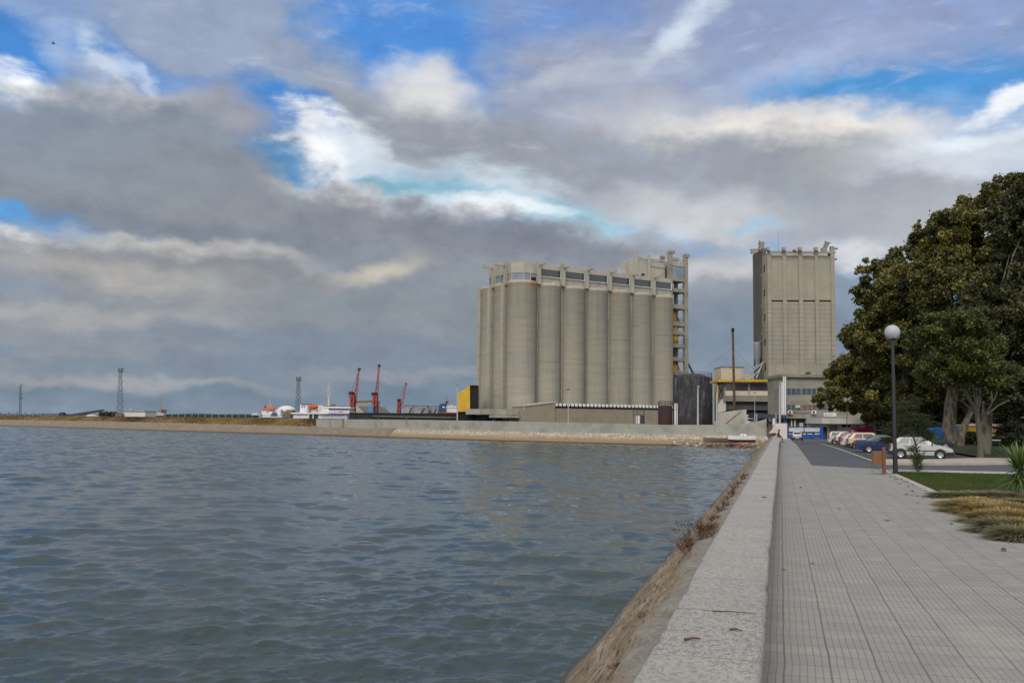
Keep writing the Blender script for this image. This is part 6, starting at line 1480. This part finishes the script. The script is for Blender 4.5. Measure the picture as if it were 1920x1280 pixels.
fn = obj('funnel', MB().pbox(562.5,576.5,757.2,773.2,D+1,5), shipW, root, world=True)
obj('funnel_top', MB().pbox(564,576.8,756.6,757.6,D+.8,5.4), steelD, root, world=True)
logoM = mm('logo_maroon', C(.14,.035,.06), C(.10,.03,.05), 2)
def ring_mark(px, py, r, D, w_=.32):
    c_ = W(px,py,D); R2 = r*D/1800; mb = MB(); n = 24; vs = []
    for k in range(n): a_ = 2*math.pi*k/n; vs += [(c_.x+R2*math.cos(a_), D, c_.z+R2*math.sin(a_)), (c_.x+R2*(1-w_)*math.cos(a_), D, c_.z+R2*(1-w_)*math.sin(a_))]
    return mb.add(vs, [(2*k, 2*((k+1)%n), 2*((k+1)%n)+1, 2*k+1) for k in range(n)])
mb = ring_mark(566.8,761.6,2.2,D+.95); m2 = ring_mark(571,760.6,1.0,D+.95,.45); mb.add(m2.v, m2.f); m3 = ring_mark(571,762.7,1.15,D+.95,.45); mb.add(m3.v, m3.f)
fe = obj('funnel_emblem', mb, logoM, root, world=True)
obj('cabin_block', MB().pbox(576.6,606,759.5,773.2,D+3,5), mm('ship_cream', C(.55,.53,.47), C(.46,.44,.39), .5), root, world=True)
lc = W(588.2,763,D-.8); lb_ = obj('lifeboat', MB().sphere((lc.x,lc.y,lc.z), 1.0, 20, 12, (1.42,.8,.66)).pbox(581,587,757.8,760.5,D-1.2,.9), mm('lifeboat_orange', C(.60,.065,.02), C(.48,.05,.018), 1.5, rough=.4), root, world=True)
mb = MB()
for px in (581.5,594.5): mb.bar(W(px,773,D-.9), W(px,756.6,D-.9), .14)
mb.bar(W(580.5,768.3,D-.9), W(596,768.3,D-.9), .2); obj('davit', mb, steelD, root, world=True)
poly(root, [(604,775),(605.5,765.8),(608,765.2),(617,765.4),(617,775)], D, -.6, 8, shipW, 'stair_house')
obj('upper_deck', MB().pbox(604,657,762.2,765.0,D-.8,9), shipW, root, world=True)
obj('bridge_house', MB().pbox(611,657,765.0,768.3,D+.6,7), shipW, root, world=True)
mb = MB()
for k in range(12): px = 626+k*2.5; mb.pbox(px,px+1.6,765.6,767.2,D+.5,.2)
mb.pbox(611.5,623.5,764.9,766.8,D+.5,.2); obj('bridge_window', mb, dglass, root, world=True)
obj('deck_rail', MB().pbox(612,657,760.0,760.5,D-.4,.1).pbox(612,612.5,760,762.3,D-.4,.1).pbox(634,634.5,760,762.3,D-.4,.1).pbox(656,656.5,760,762.3,D-.4,.1), mm('rail_lilac', C(.35,.34,.45), None, 2), root, world=True)
mb = MB().pbox(613,657,760.6,762.3,D+1,3).pbox(620,627,757.8,760.6,D+2,2); obj('deck_gear', mb, mm('gear_navy', C(.05,.06,.10), C(.09,.10,.14), 1), root, world=True)
mb = MB()
for k in range(7): px = 611+k*5.4; mb.pbox(px,px+1.8 if k % 2 else px+1.2,777.6,779.6,D-.62 if px > 617 else D-.08,.2)
obj('porthole', mb, MT['dark_steel'], root, world=True)
obj('bow_lettering', MB().pbox(635,636.6,771,772.2,D-1.46,.06).pbox(637,638,771,772.2,D-1.46,.06).pbox(638.6,640.2,771,772.2,D-1.46,.06).pbox(640.8,642.6,771.1,772.2,D-1.46,.06), mm('ink_violet', C(.12,.10,.25), None, 2), root, world=True)
mastM = mm('mast_cream', C(.55,.49,.36), C(.46,.41,.30), 1)
mb = MB().tube([W(617,762,D+4), W(617,744,D+4)], [.42,.32], 10); mb.lattice(W(617,744,D+4), W(617,722,D+4), .75, .5, 6, .05); mb.cyl(W(617,722,D+4), W(617,714,D+4), .10,.05,6).pbox(614.4,619.6,743.2,744.4,D+3.6,.8).pbox(614.8,619.2,733,733.6,D+3.8,.4).pbox(613.6,615.6,740.5,743.2,D+3.7,.5); obj('mast', mb, mastM, root, world=True)

D = 310; root = TW('tugboat','small white tug with a bright orange wheelhouse roof','ship',516,787,D)
poly(root, [(488.5,783),(492,780),(534,780.5),(536,791),(491,791)], D, 0, 6, mm('tug_hull', C(.42,.44,.48), C(.52,.54,.58), .7), 'hull'); obj('fender', MB().pbox(489,534.5,785.8,787.8,D-.3,.4), mm('tug_stripe', C(.50,.53,.60), None, 2), root, world=True)
obj('wheelhouse', MB().pbox(491,511.5,767.8,777.5,D+1,4), shipW, root, world=True)
poly(root, [(490,768),(491,764.4),(511,764),(512,768)], D, .6, 5.6, mm('tug_orange', C(.75,.13,.03), C(.62,.10,.025), 2, rough=.5), 'roof')
poly(root, [(491,781),(492.5,776),(514,775),(523,778.5),(528,781)], D, .4, 5, mm('tug_deck', C(.5,.52,.52), C(.40,.44,.44), .8), 'deckhouse')
mb = MB().pbox(500,503,771,773.2,D+.92,.2).pbox(504.5,507,768.8,770.4,D+.92,.2).pbox(508,511,769,771,D+.92,.2).pbox(492,496,782.4,786,D-.1,.2).pbox(499,508,782.2,785,D-.1,.2); obj('window', mb, dglass, root, world=True)
obj('aft_house', MB().pbox(512,526,767.2,778,D+2.5,3), shipW, root, world=True); poly(root, [(507,778.5),(511,773),(517,773.6),(520.5,780.2),(508,780.4)], D, .0, 1.4, mm('tug_navy', C(.06,.06,.14), C(.1,.12,.16), 1.5), 'winch')
mb = MB().lattice(W(507,764,D+3), W(506.2,748,D+3), .9, .5, 5, .05).cyl(W(506.2,748,D+3), W(506.2,741.5,D+3), .09,.05,5).pbox(504,508.5,750,750.6,D+2.8,.4); obj('mast', mb, mm('mast_salmon', C(.50,.40,.30), C(.42,.33,.26), 1), root, world=True)
obj('funnel', MB().pbox(495.8,497.6,760.5,764.5,D+2,.8), steelD, root, world=True)
root = TW('dome','white domed storage hall behind the tug','storage hall',533,772,390)
c_ = W(532.5,768,390); r_ = 18*390/1800
obj('dome', MB().lathe([(r_,-.3),(r_*.97,.35),(r_*.80,1.15),(r_*.5,1.75),(r_*.2,2.0),(.01,2.05)], 28, (0,r_,c_.z+.7-.3)), mm('dome_white', C(.60,.57,.52), C(.50,.47,.43), .3), root); obj('base', MB().lathe([(r_,0),(r_,c_.z+.2)], 28, (0,r_,0)), MT['warehouse_grey'], root)
mb = MB()
for k in range(-5,6): a_ = -math.pi/2+k*.25; mb.box(r_*math.cos(a_)*1.01-.35, r_*math.cos(a_)*1.01+.35, r_+r_*math.sin(a_)*1.01-.1, r_+r_*math.sin(a_)*1.01+.1, c_.z-.6, c_.z+.1)
obj('band_marks', mb, mm('dome_brown', C(.22,.12,.09), None, 1), root)
timbM = mm('timber_stack', C(.22,.165,.12), C(.12,.09,.07), 1.2, (1,1,6), c3=C(.36,.29,.22), sscale=.9)
for k, (a, b_, y0, y1, D) in enumerate(((529,544,770,788,306),(536,548,768,780,309))):
    root = TW('timber_stack', ('brown stack of timber between the tug and the white ferry','higher brown timber stack behind the first one')[k], 'timber stack', (a+b_)/2, y1, D, 'timber stacks')
    obj('stack', MB().pbox(a,b_,y0,y1,D,4), timbM, root, world=True); mb = MB()
    for j in range(4): y = y0+(y1-y0)*(j+.6)/4.4; mb.pbox(a-.3,b_+.2,y,y+.7,D-.15,.2)
    obj('batten', mb, concD, root, world=True)
for px, lb in ((478,'small white round tank left of the tug'),):
    D = 350; root = TW('storage_tank', lb, 'tank', px, 784, D); r_ = 8.5*D/1800; z = W(px,774.2,D).z
    obj('shell', MB().lathe([(r_,0),(r_,z+.7)], 24, (0,r_,0)), shipW, root); obj('lid', MB().lathe([(r_+.1,z+.6),(r_+.1,z+.75),(.01,z+1.0)], 24, (0,r_,0)), grey, root)
D = 300; root = TW('cargo_ship','ship with dark blue funnel and white deckhouse beside the yellow shed','ship',840,776,D)
poly(root, [(821.5,774),(823.5,758.5),(826,756.8),(835.4,756.2),(836.5,774)], D, 0, 5, mm('ship_navy', C(.03,.075,.19), C(.025,.06,.15), 1), 'funnel'); poly(root, [(834,757),(835.5,752),(839.8,751.6),(839,755)], D, 1, 3, steelD, 'exhaust')
obj('funnel_badge', MB().pbox(829.5,834,761.8,764.4,D-.06,.1), shipW, root, world=True)
obj('deckhouse', MB().pbox(836,858,760.8,776,D+.5,7), shipW, root, world=True); obj('upper_house', MB().pbox(838,850,758.8,760.8,D+2,4), mm('ship_buff', C(.50,.44,.30), None, 1), root, world=True)
mb = MB()
for px in (838,842,846.5,851,855): mb.pbox(px,px+1.4,763.5,765.6,D+.42,.2)
obj('window', mb, dglass, root, world=True); obj('hull', MB().pbox(820,858,772.6,777,D-.2,8), redst, root, world=True)
mb = MB().lattice(W(837.8,752,D+3), W(838,742,D+3), .75, .5, 4, .05).cyl(W(838,742,D+3), W(838,734,D+3), .07,.04,5); obj('mast', mb, grey, root, world=True)
D = 400; root = TW('cargo_ship','small blue hulled ship moored behind the far bank','ship',295,782,D)
poly(root, [(271.5,776.6),(279,779.2),(310,778.6),(316,782),(316,790),(276,790)], D, 0, 9, mm('hull_blue', C(.025,.06,.16), C(.02,.05,.13), .6), 'hull'); poly(root, [(268,773),(296,773.2),(308,776.4),(306,778.8),(280,779),(272,776)], D, -.2, 8, mm('ship_grey', C(.42,.43,.44), C(.35,.36,.37), .5), 'deck')
obj('bridge', MB().pbox(297,306,767.2,774.5,D+2,4), mm('bridge_tan', C(.26,.19,.14), C(.20,.15,.11), 1), root, world=True); obj('wing', MB().pbox(302,305.5,768,772,D+1.6,.6), dglass, root, world=True)
mb = MB().tube([W(302,768,D+4), W(302.4,752,D+4), W(302.6,743.5,D+4)], [.22,.16,.07], 6).pbox(300.5,304.6,749.4,750,D+3.8,.4).pbox(302.6,304.2,746,749.2,D+3.9,.2); obj('mast', mb, mm('mast_brown', C(.30,.24,.19), None, 1), root, world=True)
D = 380; root = TW('shed','low white port shed beside the tall floodlight tower','shed',250,782,D)
obj('wall', MB().pbox(227,272,770.6,790,D,12), mm('shed_white', C(.58,.56,.53), C(.50,.48,.45), .3, (2,1,.2)), root, world=True); obj('roof', MB().pbox(226.4,273,769.8,770.8,D-.4,13), grey, root, world=True)
obj('lean_to', MB().pbox(216,229,774,790,D-1.5,4), mm('shed_brown', C(.17,.13,.11), C(.12,.10,.085), .7), root, world=True)
obj('vent', MB().pbox(241,246.5,766.5,769.8,D+3,1.5).pbox(256,270,768.4,769.8,D+4,2), grey, root, world=True); obj('roof_pipe', MB().tube([W(244,770,D+2), W(244,766,D+2), W(246,765,D+2), W(247.6,766.5,D+2), W(247.6,770,D+2)], [.12]*5, 5), galv, root, world=True)
# floodlight towers, mast
def flood(px, ptop, pbot, D, label, w0, w1, head=True):
    root = TW('floodlight_tower', label, 'floodlight tower', px, pbot, D, 'lattice towers in the port'); tw = mm('tower_grey', C(.10,.125,.13), C(.075,.095,.10), 1, rough=.6)
    a = W(px-.6, pbot, D); b_ = W(px+.2, ptop+(6 if head else 3), D); mb = MB().lattice(a, b_, w0, w1, 14, .055, (1,1,0)); obj('lattice', mb, tw, root, world=True)
    if head:
        obj('head_frame', MB().pbox(px-4.4,px+4.6,ptop,ptop+.7,D-1,2).pbox(px-4.4,px+4.6,ptop+5.4,ptop+6.2,D-1,2).pbox(px-4.4,px-3.8,ptop,ptop+6,D-1,.2).pbox(px+4,px+4.6,ptop,ptop+6,D-1,.2), tw, root, world=True)
        for k in range(3): obj('floodlight', MB().pbox(px-3.4+2.4*k,px-1.7+2.4*k,ptop+1.3,ptop+2.9,D-1.2,.8).pbox(px-3.4+2.4*k,px-1.7+2.4*k,ptop+3.4,ptop+5.0,D-1.2,.8), tw if k != 1 else grey, root, world=True)
    else:
        obj('platform', MB().pbox(px-2.2,px+2.2,ptop,ptop+1.2,D-.6,1.2).pbox(px-2.0,px+2.4,ptop+25,ptop+26.2,D-.6,1.2), tw, root, world=True)
flood(225.6,690,781,360,'tall lattice floodlight tower beside the white port shed',1.9,.75)
flood(559.4,706.5,776,330,'floodlight tower rising behind the white ferry',1.5,.75)
flood(38.4,720,779,420,'thin lattice mast with platforms at the far left end of the shore',.75,.5, False)
# loader conveyor, far trees, bridge
D = 400; root = TW('loader_conveyor','dark mobile loading conveyor with a raised boom on the far bank','conveyor',150,780,D); dkm = mm('loader_dark', C(.035,.035,.04), C(.055,.055,.06), 1)
mb = MB(); mb.bar(W(128,778.5,D), W(193.5,768.6,D), .55, .75).bar(W(150,778.5,D), W(193,769.8,D), .35).bar(W(150,778.5,D),W(172,771.8,D),.3); obj('boom', mb, dkm, root, world=True)
mb = MB().pbox(109,118.5,774.6,782,D,3).pbox(112,118,772.4,774.8,D+.5,2).pbox(122,128,776.6,782,D,2); obj('machine', mb, dkm, root, world=True)
mb = MB()
for px in (134,147,160): mb.bar(W(px,785,D), W(px+2,777-(px-134)*.13,D), .25)
obj('support', mb, dkm, root, world=True); obj('boom_head', MB().pbox(190.5,194,768,770.6,D-.4,1), dkm, root, world=True)
root = TW('sand_heap','pale heap of loose cargo under the loading conveyor','heap',172,780,410); obj('heap', MB().lathe([(4.2,0),(2.6,1.3+1.7),(.8,1.7+1.75),(.01,1.8+1.75)], 16, (0,0,0)), mm('heap_pale', C(.46,.44,.42), C(.36,.345,.33), .6), root)
for k, px in enumerate((196,205,214,232)):
    D = 900; root = TW('tree', ('far dark tree by the boom tip','far dark tree behind the loader boom','far dark tree left of the floodlight tower','far dark tree behind the white port shed')[k], 'tree', px, 782, D, 'far trees on the horizon')
    obj('crown', leafcloud('crown', [(RNG.normal(0,2.2), RNG.normal(0,2), W(px,777,D).z+.7+RNG.uniform(-1.5,1.6), 1.9, .5) for _ in range(14)], 60, 1.3, 300+k), darkM, root); obj('trunk', MB().tube([(0,0,0),(0,0,W(px,778,D).z+1)], [.4,.3], 6), barkM, root)
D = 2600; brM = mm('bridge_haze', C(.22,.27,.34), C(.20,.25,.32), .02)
root = thing('bridge','pale long low bridge on the horizon at the far left','bridge',(W(40,775,D).x, D, WATER))
a, b_ = W(-260,764.5,D), W(118,774.6,D)
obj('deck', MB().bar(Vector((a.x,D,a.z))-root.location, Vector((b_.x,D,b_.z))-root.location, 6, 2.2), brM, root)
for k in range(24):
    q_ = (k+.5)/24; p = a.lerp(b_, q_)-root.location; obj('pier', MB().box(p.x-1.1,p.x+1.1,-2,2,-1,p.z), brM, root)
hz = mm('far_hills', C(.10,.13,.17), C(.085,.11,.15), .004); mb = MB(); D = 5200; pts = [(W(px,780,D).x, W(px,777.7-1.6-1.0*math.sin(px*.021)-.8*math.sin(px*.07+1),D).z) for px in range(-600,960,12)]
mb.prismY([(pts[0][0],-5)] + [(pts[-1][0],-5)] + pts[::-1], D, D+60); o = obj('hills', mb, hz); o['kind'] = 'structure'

# ================================================================== PARK BUILDINGS BEHIND THE TREES
D = 122; root = TH('tent','bright blue tent stall half hidden behind the thick plane trunk','tent',1772,826,D,z=-.2)
bl = mm('tent_blue', C(.015,.16,.50), C(.012,.13,.42), .8, rough=.6)
poly2 = lambda root, pts, D, y0, y1, m, nm: obj(nm, MB().prismY([(W(x,y,D).x-root.location.x, W(x,y,D).z-root.location.z) for x, y in pts], y0, y1), m, root)
poly2(root, [(1741,821),(1746,806),(1752,802.5),(1798,801.5),(1804,805),(1804,821)], D, 0, 5, bl, 'cover'); poly2(root, [(1742,828),(1742,821.1),(1803,821.1),(1803,828)], D, .3, 5, steelD, 'stall_base')
D = 128; root = TH('yellow_house','small yellow house with a pinkish roof and grey shuttered door','house',1860,826,D,z=-.2)
yw = mm('house_yellow', C(.62,.36,.04), C(.54,.31,.035), .8, rough=.8); tile = mm('roof_pink', C(.50,.34,.34), C(.36,.20,.19), 1, (1,1,4))
poly2(root, [(1816,830),(1816,797.5),(1862,797.5),(1862,803),(1897,806.5),(1897,830)], D, 0, 7, yw, 'wall'); poly2(root, [(1860,798.5),(1862,794),(1874,795),(1900,803.5),(1900,806.8),(1880,804.5)], D, -.5, 7.5, tile, 'roof'); poly2(root, [(1815,797.6),(1815,796),(1862,796),(1862,797.6)], D, -.3, 7.2, white, 'cornice')
wn = poly2(root, [(1862.5,822),(1862.5,805.4),(1880,806.4),(1880,822)], D, -.06, .05, white, 'door_frame'); poly2(root, [(1865.6,822),(1865.6,807.4),(1878,808),(1878,822)], D, -.12, .05, mm('shutter_grey', C(.09,.085,.085), C(.13,.12,.12), 3, (8,1,1)), 'door')
root = TH('kiosk','small red and white kiosk beyond the yellow house','kiosk',1903,826,130,z=-.2); obj('body', MB().pbox(1899,1908,803.5,828,130,3), mm('kiosk_red', C(.25,.035,.04), C(.2,.03,.03), 1), root, world=True); obj('panel', MB().pbox(1899.4,1907.6,809,815,129.9,.1), white, root, world=True); obj('roof', MB().pbox(1898,1909,801.6,803.5,129.6,4), concD, root, world=True)
root = TH('park_bench','park bench with a pale back rail under the near trees','bench',1866,836,100,z=.0)
obj('seat', MB().pbox(1857,1876,829.5,830.5,99.6,.5), steelD, root, world=True); obj('backrest', MB().pbox(1857,1876,823.6,826,100.2,.08), galv, root, world=True)
for px in (1859,1874): obj('leg', MB().pbox(px-.6,px+.6,830.5,838,99.7,.4), steelD, root, world=True)
# ---------------- low hedge & dark shrubs at the back of the park
for k, (px, D, lb) in enumerate(((1700,140,'dark shrub mass behind the blue saloon and tamarisk'),(1735,135,'dark shrub left of the blue tent'),(1822,118,'dark green shrub in front of the yellow house corner'),(1905,112,'dark shrub in front of the red kiosk'),(1885,104,'low dark shrub below the yellow house door'))):
    b = at(px, 826, D, -.1); root = thing('shrub', lb, 'shrub', b, 0, 'dark shrubs in the park'); h = 1.0 if k in (2,4) else 2.2
    obj('foliage', leafcloud('foliage', [(RNG.uniform(-2.4,2.4)*(.6 if k > 1 else 1.2), RNG.normal(0,.6), RNG.uniform(.2,h), .75, RNG.uniform(.2,.6)) for _ in range(18)], 130, .3, 330+k), darkM, root)
    obj('stem', MB().tube([(0,0,-.1),(0,0,.8)], [.08,.05], 6), barkM, root)

for k, (px, D, lb) in enumerate(((1660,150,'tall dark hedge bush behind the pink flowering bush'),(1700,152,'tall dark hedge bush behind the globe lamp post'),(1740,154,'tall dark hedge bush left behind the blue tent'),(1780,156,'tall dark hedge bush right behind the blue tent'),(1822,158,'tall dark hedge bush between the blue tent and the yellow house'),(1862,160,'tall dark hedge bush over the yellow house roof'),(1902,162,'tall dark hedge bush over the red kiosk'),(1945,164,'tall dark hedge bush beyond the red kiosk'))):
    b = at(px, 822, D, -.3); root = thing('hedge_bush', lb, 'bush', b, 0, 'tall dark bushes closing the park')
    obj('foliage', leafcloud('foliage', [(RNG.uniform(-3.2,3.2), RNG.normal(0,.8), RNG.uniform(.5,6.5), 1.25, RNG.uniform(.1,.5)) for _ in range(26)], 170, .42, 360+k), darkM, root)
    obj('stem', MB().tube([(0,0,-.1),(0,0,1.8)], [.12,.07], 6), barkM, root)

# ================================================================== SMALL THINGS
# dry plants on the embankment edge
dpM = tint_mat('dry_weed', [(0,C(.06,.03,.02)),(.5,C(.12,.06,.04)),(1,C(.19,.12,.075))], .9, .1)
def weed(n, h, spread, seed):
    rng = np.random.default_rng(seed); V = []; Fq = []; tv = []
    for k in range(n):
        a = rng.uniform(0,6.28); r = rng.uniform(0,spread); L = h*rng.uniform(.5,1.2); lean = np.array([math.cos(a), math.sin(a), 0])*rng.uniform(.1,.6)*L; base = np.array([math.cos(a)*r*.5, math.sin(a)*r, -.06]); t_ = rng.uniform(0,1)
        def stick(p0, p1, w):
            d = p1-p0; s_ = np.cross(d, rng.normal(0,1,3)); s_ /= np.linalg.norm(s_)+1e-9; o = len(V); V.extend([p0-s_*w, p0+s_*w, p1+s_*w*.4, p1-s_*w*.4]); Fq.append((o,o+1,o+2,o+3)); tv.extend([t_]*4)
        tip = base+lean+np.array([0,0,L]); mid = base+lean*.35+np.array([0,0,L*.55]); stick(base, mid, .006); stick(mid, tip, .005)
        for j in range(7): q = mid+(tip-mid)*rng.uniform(0,1); stick(q, q+rng.normal(0,.05,3)+np.array([0,0,.04]), .009)
    me = np_mesh('weed', np.array(V), np.array(Fq)); at_ = me.attributes.new('tint','FLOAT','POINT'); at_.data.foreach_set('value', np.array(tv, dtype=np.float32)); me.materials.append(dpM); return me
wm_ = [weed(60,.62,.40,1), weed(80,.40,.55,2), weed(30,.85,.2,3)]
wl = [(17.9,-1.62,2,'tall thin dead weed standing against the water on the stone slope'),(18.7,-1.58,1,'bushy dead weed just beyond the tall thin one'),(19.6,-1.54,0,'thick reddish dead weed in the largest clump'),(20.5,-1.52,0,'reddish dead weed at the far end of the largest clump'),(21.2,-1.50,1,'low dead weed trailing behind the largest clump'),
      (23.5,-1.52,1,'low dead weed in the gap of the weed line'),(25.6,-1.52,0,'upright dead weed in the second clump'),(26.8,-1.5,0,'dead weed at the back of the second clump'),(29.5,-1.5,1,'low dead weed in the third clump'),(31.5,-1.5,0,'dead weed in the third clump'),(34,-1.5,0,'dead weed in the fourth clump'),(36.5,-1.5,0,'reddish dead weed past the fourth clump'),(39.5,-1.5,0,'far dead weed near the narrowing of the slope'),(42.5,-1.5,1,'farthest dead weed on the stone slope'),(9.2,-1.50,1,'orange dead weed lying on the ledge close to the viewer'),(12.6,-1.7,1,'scrap of dead weed on the near stone slope')]
for k, (v, u, kd, lb) in enumerate(wl):
    o = obj('dead_weed', wm_[kd], None); p = L2W(u, v, -.13 - max(0, -u-1.48)*1.0); o.location = p; s_ = {17.9:.72,18.7:.5,19.6:.6,20.5:.48}.get(v, .34 if v > 15 else .22); o.rotation_euler = (0, rad(-20), k*1.3); o.scale = (s_*1.2, s_*1.2, s_*(1 if v > 15 else .45)); tag(o, lb, 'weed', 'dead weeds on the stone slope')
# leaves and twigs
lfM = mm('dead_leaf', C(.12,.055,.03), C(.07,.04,.025), 9)
def leaf_mesh(seed):
    rng = np.random.default_rng(seed); n = 9; r = [.03*rng.uniform(.6,1.25)*(1.4 if k % 3 == 0 else 1) for k in range(n)]; mb = MB(); mb.add([(0,0,.008)] + [(r[k]*math.cos(6.283*k/n), r[k]*.7*math.sin(6.283*k/n), .004+.02*rng.uniform(0,1)) for k in range(n)], [(0,1+k,1+(k+1)%n) for k in range(n)]); return mb.mesh('dead_leaf')
lm = [leaf_mesh(k) for k in range(4)]
for m_ in lm: m_.materials.append(lfM)
for k in range(80):
    v = 14+34*random.random(); u = UG-.02-abs(random.gauss(0,.45)) if k < 66 else random.uniform(.0,4.4)
    if k >= 76: v = random.uniform(6.5,14)
    o = obj('dead_leaf', lm[k % 4], None); o.location = L2W(u, v, .004); o.rotation_euler = (random.uniform(-.1,.1), random.uniform(-.1,.1), random.uniform(0,6.28)); s_ = random.uniform(.8,2.3) if v > 14 else .5; o.scale = (s_,s_,s_); tag(o, 'small brown dead leaf lying on the grey paving tiles', 'leaf', 'dead leaves on the paving')
def twig(u0, v0, u1, v1, z, r, lb):
    a, b_ = L2W(u0,v0,z), L2W(u1,v1,z+.004); root = a; o = obj('twig', MB().tube([Vector((0,0,0)), (b_-a)*.5+Vector((.01,.012,.004)), b_-a], [r,r*.8,r*.4], 5), lfM, None, a); tag(o, lb, 'twig')
twig(-.70,7.28,-.585,7.33,.563,.011,'short dark red stick lying on the near sea wall slab')
twig(-.58,8.45,-.22,8.42,.560,.006,'long thin brown twig lying across a joint of the sea wall')
twig(-.40,7.75,-.30,7.70,.562,.009,'short brown twig between two joints of the sea wall')
twig(-.40,21.6,-.30,21.4,.560,.010,'small brown scrap far along the top of the sea wall')
# gull
p = W(100,82,120); root = thing('bird','small dark bird flying high in the upper left sky','bird',p, rad(20))
bdM = mm('bird_dark', C(.02,.02,.022), C(.03,.03,.03), 5)
obj('body', MB().lathe([(.005,-.22),(.05,-.14),(.075,0),(.05,.12),(.035,.16),(.045,.20),(.008,.28)], 12).mesh('body'), bdM, root).rotation_euler = (0, rad(90), 0)
for sgn in (1,-1): obj('wing', MB().add([(.08,.03*sgn,.03),(-.08,.03*sgn,.03),(-.06,.22*sgn,.15),(.07,.22*sgn,.16),(-.10,.48*sgn,.10),(-.02,.48*sgn,.11)], [(0,1,2,3),(3,2,4,5)]), bdM, root)
obj('tail', MB().add([(-.2,.02,0),(-.2,-.02,0),(-.34,-.06,.01),(-.34,.06,.01)], [(0,1,2,3)]), bdM, root)
